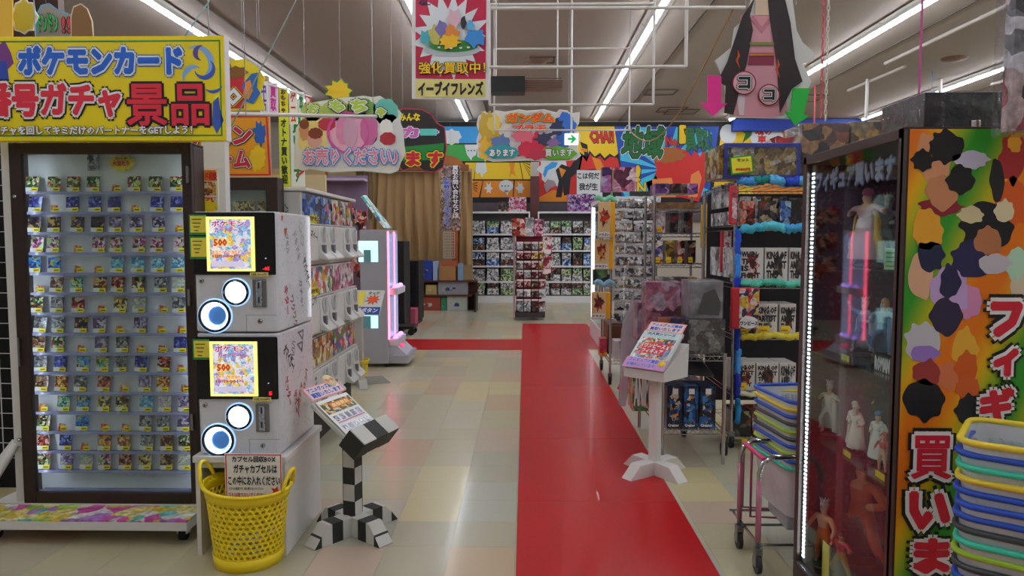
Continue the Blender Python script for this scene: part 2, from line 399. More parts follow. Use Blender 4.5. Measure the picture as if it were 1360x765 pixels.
mr(705, 162, 716, 214, 1, '2a2426'); mr(705, 215, 716, 238, 1, 'b9b2ae'); 
# red panel with black, grey and blue curves
mr(716, 168, 790, 268, 1, 'r')
mp([(716,262),(735,252),(748,256),(765,268),(716,268)], 2, 'o'); mb_(735,225,20,24,10,.86,2,'w',3)
mp([(721,232),(724,222),(733,215),(741,216),(738,222),(728,226),(724,236)], 3, 'b'); mp([(726,256),(722,246),(727,238),(736,240),(739,246),(731,250)], 3, 'p')
mp([(738,262),(742,240),(738,226),(746,218),(757,222),(770,202),(778,208),(768,228),(758,236),(756,258),(749,260),(748,246),(746,262)], 3, 'k')
mp([(742,222),(752,226),(746,236)], 4, 'o'); mp([(770,188),(780,192),(782,212),(774,220),(776,204)], 3, 'k'); mp([(772,196),(780,198),(780,202),(772,201)], 4, 'o')
# yellow panel with CHA!! and explosion
mp([(735,168),(816,168),(824,226),(768,226),(760,200)], 2, 'y', 'painted_panel')
mt('CHA!!', 784, 172, 816, 190, 3, ['r', 'k'], .04, (.09,), -.1)
mp([(768,226),(772,204),(778,212),(783,200),(790,208),(797,203),(803,210),(810,204),(816,208),(822,203),(825,226)], 3, 'k')
mp([(770,226),(774,208),(779,215),(784,204),(790,212),(797,207),(803,214),(810,208),(820,210),(824,226)], 4, 'r')
mp([(786,208),(797,212),(804,226),(792,226)], 5, 'o')
mp([(766,226),(800,224),(800,268),(766,268)], 4, 'w', 'painted_panel')
mt('こは何だ', 767, 229, 796, 238, 5, ['k'], .03, ()); mt('我が生', 769, 243, 794, 253, 5, ['k'], .03, ()); mt('涯の', 772, 257, 790, 265, 5, ['k'], .03, ())
# blue rays panel with big green words
mp([(817,168),(955,168),(941,262),(826,262)], 1, 'db', 'painted_panel')
for a in range(0, 360, 24):
    r0, r1 = radians(a), radians(a+12); c0 = (880, 225)
    q = []
    for an in (r0, r1):
        dx, dz = cos(an), sin(an); t = min([abs((v-c0[0])/dx) for v in ((824 if dx < 0 else 946),)] + [abs((v-c0[1])/dz) for v in ((169 if dz < 0 else 261),) if abs(dz) > 1e-6]); q.append((c0[0]+dx*t, c0[1]+dz*t))
    mp([c0]+q, 2, 'lb')
mp([(826,262),(870,232),(880,246),(866,262)], 3, 'lb')
mp([(867,205),(874,212),(880,203),(884,212),(892,206),(900,196),(912,200),(918,208),(922,200),(930,208),(933,200),(940,206),(938,240),(928,268),(905,262),(880,262),(862,258),(858,242),(868,238),(872,226)], 3, 'r')
mp([(866,238),(892,236),(898,262),(868,262)], 4, 'e88a4a'); mp([(918,232),(928,226),(932,236),(926,262),(914,262)], 4, 'e88a4a')
mt('地域', 824, 168, 880, 211, 5, ['dg', 'k', 'w'], .03, (.06, .09), .1); mt('No.', 884, 181, 902, 194, 5, ['r', 'k'], .04, (.08,)); mt('1', 902, 166, 911, 191, 5, ['y', 'k'], .05, (.09,))
mt('買取!', 912, 170, 948, 201, 5, ['dg', 'k'], .022, (.05,), -.2); mt('N', 846, 242, 858, 256, 4, ['y', 'k'], .04, (.08,)); mt('!', 843, 219, 851, 242, 4, ['y','k'], .05, (.08,))
mb_(887, 206, 24, 12, 11, .8, 4, 'br', 6)
# far right yellow and red panels
mp([(959,168),(1000,168),(1000,262),(946,262)], 1, 'y', 'painted_panel'); mo(967,178,11,13,2,'w'); mp([(980,168),(1000,168),(998,180),(986,190),(990,178)], 3, 'dg')
mo(1018,182,22,16,3,'w'); mr(1000,168,1110,262,1,'o'); mt('魂の', 1003, 168, 1026, 180, 4, ['r'], .04, ()); mt('車', 1006, 180, 1018, 190, 4, ['r'], .04, ())
tag(MB().box(4.9, 8.0, 17.1, 17.3, 4.02, 4.28).build('roller_blind_box', M('1b3a9a', .5)), 'long blue rail high on the back wall right of the costume board', 'rail')
pl = MB().box(.13, .34, 16.95, 17.2, 0, 2.95).build('trim_1', M('5a2c2e', .5)); struct(pl)
struct(MB().box(-6, 8, 17.3, 17.38, 1.9, 2.35).build('trim_2', M('5a5058', .6)))

# white shelving units with boxed items along the back wall
def white_case(x0, x1, cols, px_l, where):
    z1 = P(660, 281, 16.6)[1]; Y0, Y1 = 16.55, 16.95
    t = T('display_shelf', 'white shelving unit of boxed goods %s' % where, 'shelf', ((x0+x1)/2, Y0, 0))
    MB().box(x0-.03, x0, Y0, Y1, 0, z1).box(x1, x1+.03, Y0, Y1, 0, z1).build('side_panel', WHITE, t, True, bevel=.004)
    MB().box(x0, x1, Y1-.02, Y1, 0, z1).build('back_panel', M('6c6a70', .6), t, True)
    MB().box(x0, x1, Y0, Y1, z1-.04, z1).build('top_panel', WHITE, t, True); MB().box(x0, x1, Y0, Y1-.02, 0, .16).build('plinth', WHITE, t, True)
    zs = [.18, .50, .86, 1.22, 1.60]; n = 0
    rd = random.Random(int(abs(x0)*100))
    for r, z in enumerate(zs):
        if r: MB().box(x0, x1, Y0, Y1-.02, z-.04, z).build('shelf_board', WHITE, t, True)
        for c in range(cols):
            w = (x1-x0)/cols
            for kk in range(2):
                hh = rd.uniform(.135, .152) if r else .145; ww = w*rd.uniform(.78, .93); cx = x0+w*(c+.5)
                pal = rd.choice(['silver','silver','green','blue','dark','silver','silver']); 
                zz = z + kk*hh*1.02+.001 if kk == 0 else top+.001
                b = MB().box(cx-ww/2, cx+ww/2, Y0+.03, Y0+.25, zz, zz+hh).build('product_box', art(PALS[pal], 28, dark=-.12)); top = zz+hh
                tag(b, '%s %s printed box, %s from left on the %s shelf, %s back unit' % ('upper' if kk else 'lower', {'silver':'grey','dark':'dark','gold':'tan'}.get(pal, pal), ORD[c], ORD[4-r], where.split(' of ')[0]), 'box', 'boxes on the back shelving ' + where)
XL = P(626, 340, 16.55)[0]; XR = P(702, 340, 16.55)[0]
white_case(XL, XR, 4, 0, 'left of the hanging pack rack')
XL2 = P(716, 340, 16.55)[0]; XR2 = P(789, 340, 16.55)[0]
white_case(XL2, XR2, 5, 0, 'right of the hanging pack rack')
zt = P(660, 281, 16.6)[1]
for (a, b, pal, lb, zz) in ((662, 676, 'dark', 'two tall dark boxes standing on top of the left back shelving', 268), (676, 699, 'pink', 'magenta printed box lying on top of the left back shelving', 262), (754, 791, 'purple', 'white and purple printed box on top of the right back shelving', 258)):
    X0, X1 = P(a, 270, 16.6)[0], P(b, 270, 16.6)[0]; h = P(a, zz, 16.6)[1]-zt
    tag(MB().box(X0, X1, 16.6, 16.8, zt+.001, zt+h).build('product_box', art(PALS[pal], 22)), lb, 'box')

# ------------------------------------------------------------ left back corner: curtains, low shelf, black cabinets
cy = 15.1
XA, XB = P(470, 300, cy)[0], P(583, 300, cy)[0]; ZB, ZT = P(540, 347, cy)[1], P(540, 228, cy)[1]
def curtain(xa, xb, za, zb, Y, n, seed, tz=0):
    mb = MB(); r = random.Random(seed); nx = n*8; nz = 10; vs = []
    ph = [r.uniform(0, 6) for _ in range(4)]
    for j in range(nz+1):
        q = j/nz
        for i in range(nx+1):
            u = i/nx; a = 2*pi*n*u
            d = (.055+.02*sin(u*9+ph[3]))*sin(a+ph[0]+1.6*sin(5*u+2*q+ph[1])) + .02*sin(a*.63+ph[2]+q*3)
            vs.append((xa+(xb-xa)*u + .02*sin(4*q+a), Y+d*(.5+.6*q), zb+(za-zb)*q + tz*u*q))
    mb.add(vs, [(j*(nx+1)+i, j*(nx+1)+i+1, (j+1)*(nx+1)+i+1, (j+1)*(nx+1)+i) for j in range(nz) for i in range(nx)], 0, True); return mb
cm = M('a3845c', .85, bump=.2, bscale=200)
tag(curtain(XA+.25, XB, ZB, ZT, cy, 8, 1).build('curtain', cm), 'wide beige pleated curtain hanging over the left back corner', 'curtain')
tag(curtain(P(470,0,cy)[0], P(492,0,cy)[0], P(480,290,cy)[1], ZT, cy-.1, 3, 4).build('curtain', M('6f5a3c', .85, bump=.2, bscale=200)), 'narrow darker brown curtain gathered left of the beige one', 'curtain')
tag(curtain(P(602,0,cy)[0], P(625,0,cy)[0], P(612,352,cy)[1], ZT, cy, 3, 5).build('curtain', cm), 'narrow beige curtain falling beside the white back shelving', 'curtain')
wr = T('curtain_rail', 'orange brown wooden beam carrying the beige curtain', 'beam', (P(520,0,cy)[0], cy-.25, P(520,229,cy)[1]))
MB().box(P(425,0,cy)[0], P(622,0,cy)[0], cy-.18, cy+.02, P(520,227,cy)[1], P(520,220,cy)[1]).build('beam', WOOD, wr, True)
MB().box(P(431,0,cy)[0], P(434,0,cy)[0], cy-.18, cy-.12, 0, P(520,229,cy)[1]).build('post', WOOD, wr, True)
struct(MB().box(x0, P(628,0,16)[0], 15.6, 15.7, 0, P(520,224,15.6)[1]).build('wall_alcove', M('b39a70', .8)))
pst = T('wooden_post', 'orange wooden post with a wire cage panel beside the curtain', 'post', (P(600,0,14.9)[0], 14.9, 0))
MB().box(P(598,0,14.9)[0], P(606,0,14.9)[0], 14.95, 15.03, 0, P(520,229,cy)[1]-.003).build('post', M('a4501e', .5), pst, True)
X0, X1, Z0, Z1 = RECT(589, 308, 604, 343, 14.93); g = MB().frame(X0, X1, 14.93, 14.95, Z0, Z1, .012)
for i in range(1, 5): g.box(X0+(X1-X0)*i/5-.004, X0+(X1-X0)*i/5+.004, 14.935, 14.945, Z0, Z1)
for i in range(1, 9): g.box(X0, X1, 14.935, 14.945, Z0+(Z1-Z0)*i/9-.004, Z0+(Z1-Z0)*i/9+.004)
g.build('wire_cage', M('c8c4bc', .4), pst, True)
# vertical notice banner hanging by the post
X0, X1, Z0, Z1 = RECT(585, 220, 612, 306, 12.5)
bn = T('hanging_banner', 'tall narrow notice banner with white and blue vertical lettering before the curtain', 'banner', ((X0+X1)/2, 12.5, Z0))
MB().box(X0, X1, 12.49, 12.51, Z0, Z1).build('panel', art(['8a7468','c4b0a4','6a5048','a08a90'], 30), bn, True)
hang(bn, [(X0+X1)/2], 12.5, Z1) if False else MB().tube(((X0+X1)/2, 12.5, Z1), ((X0+X1)/2, 12.5, H-.001), .002, 4).build('hanging_wire', STEEL, bn, True); X2 = P(599.5, 0, 12.5)[0]; X3 = P(608, 0, 12.5)[0]; X4 = P(588,0,12.5)[0]; X5 = P(597,0,12.5)[0]
MB().box(X2-.01, X3+.01, 12.478, 12.489, Z0+.3, Z1-.01).build('dark_stripe', M('2c2a36', .6), bn, True)
otext('買\n取\nお\n問\nい\n合\nわ\nせ\nな\nど\nは', X2, X3, P(0,290,12.5)[1], P(0,221,12.5)[1], 12.472, [WHITE], bn, .03, (), spacing=.95)
otext('お\n気\n軽\nに\nス\nタ\nッ\nフ\nま\nで\nど\nう\nぞ\n!', X4, X5, P(0,304,12.5)[1], P(0,237,12.5)[1], 12.482, [M('2c56c8', .5), WHITE], bn, .03, (.08,), spacing=.95)
# low brown shelf
sy = 14.6; t = T('low_shelf', 'low dark brown wooden shelf full of cartons under the curtain', 'shelf', (P(595,0,sy)[0], sy, 0))
xa, xb = P(552,0,sy)[0], P(632,0,sy)[0]; za, zb_, zc = P(0,372,sy)[1], P(0,391,sy)[1], P(0,413,sy)[1]
MB().box(xa, xb, sy, sy+.3, za-.03, za).build('upper_board', M('5c2f1c', .5), t, True); MB().box(xa, xb-.1, sy, sy+.3, zb_-.03, zb_).build('middle_board', M('5c2f1c', .5), t, True)
MB().box(xa, xb, sy+.3, sy+.32, 0, za).build('back_board', M('4a2416', .6), t, True); MB().box(xb-.03, xb, sy-.3, sy+.3, 0, zb_+.05).build('side_board', M('241410', .5), t, True)
for px0, px1, b_, t_, colr, lb, nm in ((556, 571, 'za', 346, '1d3f9e', 'blue carton on the left of the low shelf top', 'carton'), (572, 578, 'za', 347, '9ab0d8', 'thin pale blue folder standing next to the blue carton', 'folder'),
      (581, 603, 'za', 354, 'a97a4c', 'open brown cardboard box on the low shelf top', 'cardboard_box'), (606, 612, 'za', 350, '7ea2c8', 'thin blue case leaning at the right of the low shelf', 'folder'),
      (562, 577, 'zb', 378, 'b8a468', 'small yellowish box on the middle board of the low shelf', 'carton'), (579, 619, 'zb', 373, '9a9ca6', 'long grey carton with blue print on the middle board', 'carton'),
      (553, 582, 0, 394, 'a84a38', 'orange red carton on the floor under the low shelf', 'carton'), (583, 590, 0, 394, '2f8a64', 'narrow green carton on the floor under the low shelf', 'carton'), (591, 619, 0, 393, 'c4ccc4', 'white carton with green top on the floor under the low shelf', 'carton')):
    base = {'za': za, 'zb': zb_, 0: 0}[b_]; X0, X1 = P(px0,0,sy)[0], P(px1,0,sy)[0]; zz = P(0, t_, sy)[1]
    bb = T(nm, lb, 'box' if nm != 'folder' else 'folder', ((X0+X1)/2, sy+.05, base+.001))
    MB().box(X0, X1, sy+.04, sy+.28, base+.001, zz).build('body', M(colr, .6), bb, True, bevel=.003)
    ww = X1-X0; hh = zz-base
    if nm == 'carton': MB().box(X0+ww*.15, X0+ww*.6, sy+.036, sy+.041, base+hh*.3, base+hh*.55).build('printed_patch', art(['d8dce8', colr, '2a4fae', 'e8c84a'], 20), bb, True)
    if px0 == 581: MB().box(X0, X1, sy+.27, sy+.28, zz, zz+.12, 0, R3(-.3)).build('flap', M('a0522a', .7), bb, True)
# black cabinets
for (a, b, ty, by, Y, lb) in ((526, 533, 320, 430, 11.2, 'tall black cabinet right behind the pink lit game machine'), (534, 553, 346, 427, 12.2, 'lower black cabinet left of the wooden low shelf')):
    X0, X1 = P(a-12,0,Y)[0], P(b,0,Y)[0]; h = P(0, ty, Y)[1]
    bc = T('black_cabinet', lb, 'cabinet', ((X0+X1)/2, Y, 0)); MB().box(X0, X1, Y, Y+.6, .06, h).build('body', M('0e0e12', .45), bc, True, bevel=.01)
    MB().box(X0+.04, X1-.04, Y-.012, Y, h*.5, h-.05).build('door', M('16161c', .35), bc, True, bevel=.004); MB().box(X0+.04, X1-.04, Y-.012, Y, .12, h*.48).build('door', M('16161c', .35), bc, True, bevel=.004)
    MB().box(X0+.02, X1-.02, Y+.02, Y+.55, 0, .06).build('plinth', BLACK, bc, True)
Xp = F(545, 431)
tag(MB().box(Xp[0]-.14, Xp[0]+.14, 11.85, 12.15, 0, .3).build('storage_box', M('b8506e', .6), bevel=.01), 'pink box on the floor before the black cabinets', 'box')
dl = T('cart', 'low dark wheeled dolly by the foot of the black cabinets', 'cart', (P(535,0,10.9)[0], 10.9, 0))
MB().box(-.28, .15, -.2, .2, .1, .14).build('deck', BLACK, dl)
for sx in (-.2, .1):
    for s2 in (-.14, .14): MB().tube((sx, s2-.015, .05), (sx, s2+.015, .05), .05, 12).build('wheel', RUBBER, dl)
# purple back area with red goods left of the curtain
X0, X1, Z0, Z1 = RECT(425, 233, 488, 296, 13.0)
pw = T('purple_rack', 'lilac walled rack of hanging toys beyond the white capsule towers', 'rack', ((X0+X1)/2, 13, 0))
MB().box(X0-.8, X1, 13, 13.05, 0, Z1).build('panel', M('84708c', .7), pw, True); MB().box(X0-.8, X1, 12.7, 13, P(0,242,13)[1], P(0,239,13)[1]).build('shelf_board', M('b8a8bc', .6), pw, True)
for i, (px, py) in enumerate([(462,285),(478,292),(464,320),(480,326),(466,352),(482,360)]):
    X, Z = P(px, py, 12.6)
    tag(MB().prism(burst(X, Z, .13, .19, 7, .8, .15, i), 12.66, 12.72).build('toy_pack', art(P_RED, 10)), 'bright red hanging toy pack on the lilac rack, ' + ['topmost left','topmost right','middle left','middle right','lowest left','lowest right'][i], 'toy pack', 'red packs on the lilac rack')

# ------------------------------------------------------------ left: partition with boards and banners
struct(MB().box(-5.6, P(352,0,9)[0], 9.0, 9.1, 0, P(340,100,9)[1]).build('wall_partition', M('a58a6c', .8)))
struct(MB().box(-4.4, P(428,0,8.4)[0], 8.4, 8.45, 0, P(400,232,8.4)[1]).build('wall_partition_cream', M('cbb68c', .8)))
wdm = M('3a2118', .6)
struct(MB().box(-6.4, -4.9, 7.6, 7.7, 0, 4.1).build('wall_wood', wdm))
def board(name, lab, cat, pts, Y, face, th=.012, rim=None, rimd=3, col='white'):
    """a cut-out board hung upright: pts are photograph pixels on the plane Y"""
    q = [P(a, b, Y) for a, b in pts]; cx = sum(a for a, _ in q)/len(q); cz = min(b for _, b in q)
    t = T(name, lab, cat, (cx, Y, cz))
    if rim:
        mx = sum(a for a, b in pts)/len(pts); my = sum(b for a, b in pts)/len(pts)
        ro = []
        for a, b in pts:
            d = math.hypot(a-mx, b-my) or 1; ro.append(P(a+(a-mx)/d*rimd, b+(b-my)/d*rimd, Y+.004))
        MB().prism(ro, Y+.002, Y+th).build('backing', rim, t, True)
        MB().prism(q, Y, Y+.002).build('face', face, t, True)
    else: MB().prism(q, Y, Y+th).build('panel', face, t, True)
    return t
def hang(t, xs, Y, z):
    for x_ in xs: MB().tube((x_, Y, z), (x_, Y, H-.001), .0012, 4).build('hanging_wire', STEEL, t, True)
def onb(t, pts, Y, lay, mat, name='printed_shape'):
    return MB().prism([P(a, b, Y-.003*lay) for a, b in pts], Y-.003*lay, Y-.003*lay+.0028).build(name, mat, t, True)
def tb(t, body, a, b, c, d, Y, lay, mats, fat=.03, outs=(.07,), **k):
    X0, X1, Z0, Z1 = RECT(a, b, c, d, Y-.003*lay)
    return otext(body, X0, X1, Z0, Z1, Y-.003*lay, mats, t, fat, outs, d=.0015, **k)
def rec(a, b, c, d): return [(a,b),(c,b),(c,d),(a,d)]
mY, mR, mW, mK, mB, mG, mO, mP, mSky = M('ecd416',.5), M('cf2234',.5), M('f0f0f2',.5), M('141216',.5), M('1d63c4',.5), M('1f8a3a',.5), M('f08a14',.5), M('e64fa8',.5), M('7fd2dc',.5)
# red brick-toy board
Y = 5.6
t = board('hanging_sign', 'yellow rimmed red board lettered LEGO behind the big yellow sign', 'sign', [(262,86),(300,80),(326,78),(343,90),(352,104),(346,122),(352,146),(262,147)], Y, mY); hang(t, [P(320,0,Y)[0]], Y+.006, P(0,82,Y)[1])
onb(t, rec(268,100,324,144), Y, 1, mR); tb(t, 'LEGO', 254, 117, 320, 140, Y, 2, [mW, mK, mY], .05, (.09, .13), shear=.1)
onb(t, burst(313,96,16,9,8,.8,.1,2), Y, 2, M('8a5a1c',.5)); tb(t, '!', 302, 84, 306, 97, Y, 3, [mY, mK])
onb(t, [(322,112),(334,98),(343,96),(341,116),(346,124),(336,138),(324,134)], Y, 3, M('2a6fc0',.5)); onb(t, [(326,110),(332,106),(336,120),(330,132),(322,130)], Y, 4, mO)
t = board('hanging_sign', 'orange board with a thin red border and large ゲーム lettering under the red toy board', 'sign', rec(262,153,357,234), Y, M('f0a010',.5))
onb(t, [(262,154),(355,154),(360,233),(262,233),(262,231),(357,231),(353,156),(262,156)], Y, 1, mR); hang(t, [P(340,0,Y)[0]], Y+.006, P(0,158,Y)[1])
tb(t, 'ポケモン', 220, 165, 335, 193, Y, 2, [mR, mW, mK], .05, (.09, .13)); tb(t, 'ゲーム', 262, 198, 333, 224, Y, 2, [mR, mW, mK], .05, (.09, .13))
onb(t, burst(345,178,9,18,9,.75,.2,3), Y, 1, M('2a62b8',.5)); onb(t, burst(342,210,12,18,10,.85,.1,4), Y, 1, M('f2c81c',.5))
# banners of the partition
for i, (a, b, c, d, yy, bg, fg, s) in enumerate([(345,108,356,150,6.6,'f0f0f4','6a4ab0','中古'),(357,110,369,150,7.0,'f4d8ec','d838a0','買取'),(371,116,382,152,7.2,'f2e220','2a2a1c','おもちゃ'),(384,120,395,165,7.4,'f6f2ea','d83a3a','ゲーム'),(396,122,404,150,7.6,'e8f4e4','2a8a4a','本'),
      (371,152,384,250,7.2,'d8e03a','2a3a1c','オトナ買い歓迎'),(386,150,404,248,7.6,'eef2ea','1f8a3c','買います'),(405,128,413,152,7.8,'d02a3a','ffffff','取')]):
    q = RECT(a, b, c, d, yy); t = T('vertical_banner', ['white banner with violet lettering next to the ceiling light','pale pink banner with magenta lettering','short yellow banner with dark lettering','white banner with red lettering by the toy board','pale green banner with green lettering','long yellow green vertical banner under the yellow one','white vertical banner with green letters and red stripes','small red banner with white lettering'][i], 'banner', ((q[0]+q[1])/2, yy, q[2]))
    MB().box(q[0], q[1], yy, yy+.01, q[2], q[3]).build('cloth', M(bg, .7), t, True)
    w_ = q[1]-q[0]
    otext('\n'.join(s), q[0]+w_*.18, q[1]-w_*.18, q[2]+(q[3]-q[2])*.06, q[3]-(q[3]-q[2])*.06, yy-.003, [M(fg, .6)], t, .04, ())
    if i == 6:
        for k in range(5): MB().prism([(q[0]+w_*.5, q[2]+.1+k*.07), (q[1], q[2]+.16+k*.07), (q[1], q[2]+.19+k*.07), (q[0]+w_*.5, q[2]+.13+k*.07)], yy-.004, yy-.002).build('stripe', mR, t, True)
bp_ = T('banner_pole', 'thin white pole from which the narrow banners hang beside the ceiling light', 'pole', (P(380,0,7.2)[0], 7.2, P(380,112,7.2)[1]))
za_, zb2 = P(350,108,6.6), P(410,128,7.8)
MB().tube((za_[0]-.05, 6.62, za_[1]), (zb2[0]+.02, 7.82, zb2[1]), .01, 6).build('pole', pm_ := M('d6d2ce', .45), bp_, True); hang(bp_, [za_[0]-.04], 6.63, za_[1])
# small boards above the yellow sign at the far left
Y = 4.4
t = board('hanging_sign', 'grey heart shaped board with green ドンドン lettering above the yellow sign', 'sign', [(50,60),(50,20),(56,8),(66,6),(76,14),(86,18),(96,22),(104,46),(104,60)], Y, M('9a948a',.6), rim=M('5aa8d0',.5), rimd=2)
tb(t, 'ドンドン', 52, 18, 79, 42, Y, 1, [M('3ad868',.5), mK], .04, (.09,), shear=-.15); tb(t, '!!', 82, 22, 94, 44, Y, 1, [M('d83a4a',.5), mK]); hang(t, [P(60,0,Y)[0]], Y+.006, P(0,16,Y)[1])
_b = board('cutout_board', 'brown rounded board poking up right of the heart shaped board', 'board', [(95,60),(95,22),(98,10),(107,6),(115,12),(121,28),(124,60)], Y-.1, M('8a6238',.6), rim=M('d8c8b0',.5), rimd=1.5); hang(_b, [P(109,0,Y-.1)[0]], Y-.094, P(0,8,Y-.1)[1])
_b = board('cutout_board', 'pale yellow spiky board at the far left above the yellow sign', 'board', burst(32,22,16,24,8,.8,.1,6), Y-.1, M('d8c84a',.6), rim=mW, rimd=2); hang(_b, [P(32,0,Y-.1)[0]], Y-.094, P(0,2,Y-.1)[1])
_b = board('cutout_board', 'orange yellow board at the left picture edge above the yellow sign', 'board', rec(-25,-20,16,60), Y-.2, M('e8b83a',.6)); hang(_b, [P(0,0,Y-.2)[0]], Y-.194, P(0,-20,Y-.2)[1])
# second card cabinet behind the first
Y = 4.5
t = T('card_cabinet', 'second dark framed card cabinet standing behind the large one, only its top seen', 'cabinet', (-1.95, Y, 0))
X0, X1 = P(268,0,Y)[0], P(363,0,Y)[0]; Zt = P(0,236,Y)[1]
MB().frame(X0, X1, Y, Y+.12, .15, Zt, .075).box(X0, X1, Y+.1, Y+.12, .15, Zt).build('frame', DKBR, t, True, bevel=.003); MB().box(X0+.02, X1-.02, Y+.01, Y+.11, 0, .15).build('plinth', BLACK, t, True)
MB().box(X0+.07, X1-.07, Y+.085, Y+.098, .22, Zt-.07).build('backboard', M('b8bcc0',.5), t, True)
zr = P(0,280,Y)[1]
MB().box(X0+.07, X1-.07, Y+.04, Y+.085, zr-.01, zr).build('shelf', M('a8a8b8',.4), t, True)
MB().box(X0+.07, X1-.07, Y+.01, Y+.013, .22, Zt-.07).build('glass_pane', GLASS, t, True)
for i, px in enumerate((303, 313, 323, 337, 348)):
    X = P(px, 0, Y)[0]; tag(MB().box(X-.022, X+.022, Y+.05, Y+.055, zr+.001, zr+.062).build('trading_card', art(P_GOLD, 60)), '%s gold card on the shelf of the second card cabinet' % ORD[i], 'card', 'cards in the second cabinet')
pst = T('white_post', 'white upright post between the card cabinet and the capsule machines', 'post', (P(277,0,3.97)[0], 3.97, 0))
MB().box(P(262,0,3.97)[0], P(293,0,3.97)[0], 3.97, 4.03, 0.02, P(0,185,3.9)[1]).build('post', PAINTW, pst, True); MB().box(-1.85, -1.62, 3.96, 4.15, 0, .02).build('foot', PAINTW, pst, True)
q = RECT(259, 224, 290, 286, 3.6); t = T('poster', 'small price poster hung on the white post above the capsule machine', 'poster', ((q[0]+q[1])/2, 3.6, q[2]))
MB().box(q[0], q[1], 3.6, 3.605, q[2], q[3]).build('sheet', M('f0ead0',.5), t, True); MB().box(q[0]+.01, q[1]-.01, 3.597, 3.6, q[3]-.06, q[3]-.008).build('heading', mO, t, True)
MB().box(q[0]+.01, q[1]-.01, 3.597, 3.6, q[2]+.1, q[3]-.065).build('picture', art(['c87a3a','f0d8a0','e8b84a','8a3a2a','f4ead8'], 60), t, True)
tb(t, 'カード相談', 261, 228, 288, 240, 3.6, 1, [mR], .04, ()); MB().prism(burst(q[0]+.07, q[2]+.045, .045, .035, 9, .7, .1, 2), 3.595, 3.6).build('burst', mY, t, True)
MB().box(q[0]+.01, q[1]-.01, 3.598, 3.6, q[2]+.01, q[2]+.09).build('footer', art(['e8c83a','f4f0e0','d84a3a'], 60), t, True)

# ------------------------------------------------------------ the big card cabinet on its wheeled platform
Y = 3.42
q = RECT(16, 189, 261, 669, Y); CX0, CX1, CZ0, CZ1 = q
CX0 = P(21, 430, Y)[0]; CX1 = P(260, 430, Y)[0]
cab = T('card_cabinet', 'large dark brown framed glass cabinet full of trading cards at the left', 'cabinet', ((CX0+CX1)/2, Y, CZ0))
fw = .062; fb = .048
MB().frame(CX0, CX1, Y+.025, Y+.14, CZ0, CZ1, .012).box(CX0, CX0+fw, Y, Y+.025, CZ0, CZ1).box(CX1-fb, CX1, Y, Y+.025, CZ0, CZ1).box(CX0+fw, CX1-fb, Y, Y+.025, CZ0, CZ0+.055).box(CX0+fw, CX1-fb, Y, Y+.025, CZ1-.055, CZ1).build('frame', DKBR, cab, True, bevel=.004)
MB().box(CX0+.01, CX1-.01, Y+.12, Y+.139, CZ0+.01, CZ1-.01).build('backboard', M('e4e6ea',.45), cab, True)
MB().box(CX0+fw, CX1-fb, Y+.012, Y+.016, CZ0+.055, CZ1-.055).build('glass_pane', GLASS, cab, True)
for px, py in ((20,261),(26,584)):
    X, Z = P(px, py, Y); MB().lathe([(.01, 0), (.01, -.006), (.004, -.01)], 12, 0, (X, Y, Z), 'y').build('lock', CHROME, cab, True)
for px, py, in ((250,232),(252,395),(256,560)):
    X, Z = P(px, py, Y); MB().box(X-.006, X+.006, Y-.012, Y, Z-.04, Z+.04).build('hinge', STEEL, cab, True)
MB().box(CX0+.012, CX0+.02, Y-.012, Y, .82, .96).build('handle', STEEL, cab, True)
GX0, GX1 = CX0+fw, CX1-fb
shelf_y = [256.5,283.5,310.5,337.5,364.5,391,418,445,471,497,523.5,550,576,602,627.5,653]
shm = clear('shelf_lip', 'd2d2f4', .1, .1, 0, .35)
SZ = [P(140, y, Y+.06)[1] for y in shelf_y]
for i, z in enumerate(SZ):
    MB().box(GX0-.03, GX1+.03, Y+.07, Y+.118, z-.003, z).box(GX0-.03, GX1+.03, Y+.067, Y+.07, z-.005, z+.009).build('shelf', shm, cab, True)
have = ['11110111','10111011','11111110','11011111','11001111','01111111','11101101','11110100','11011001','11111110','11110110','01111111','10100111','11011111','11111111']
kinds = [['green']*8, ['indigo']*8, ['black','black','black','black','mauve','mauve','mauve','mauve'], ['magenta']*8, ['blue','blue','blue','blue','cyan','cyan','cyan','cyan'],
  ['gold','tan','teal','orange','red','green','grey','pale'], ['green','grey','red','gold','gold','pale','grey','grey'], ['grey','grey','black','mauve','gold','mauve','red','red'],
  ['brown','green','red','mauve','grey','red','red','indigo'],['grey','indigo','blue','teal','grey','indigo','red','tan'],['brown','orange','grey','red','red','mauve','orange','red'],
  ['red','teal','blue','gold','green','cyan','pale','mauve'],['green','red','blue','red','red','grey','grey','mauve'],['red','indigo','red','orange','orange','grey','brown','green'],['green','mauve','pale','magenta','red','gold','brown','pale']]
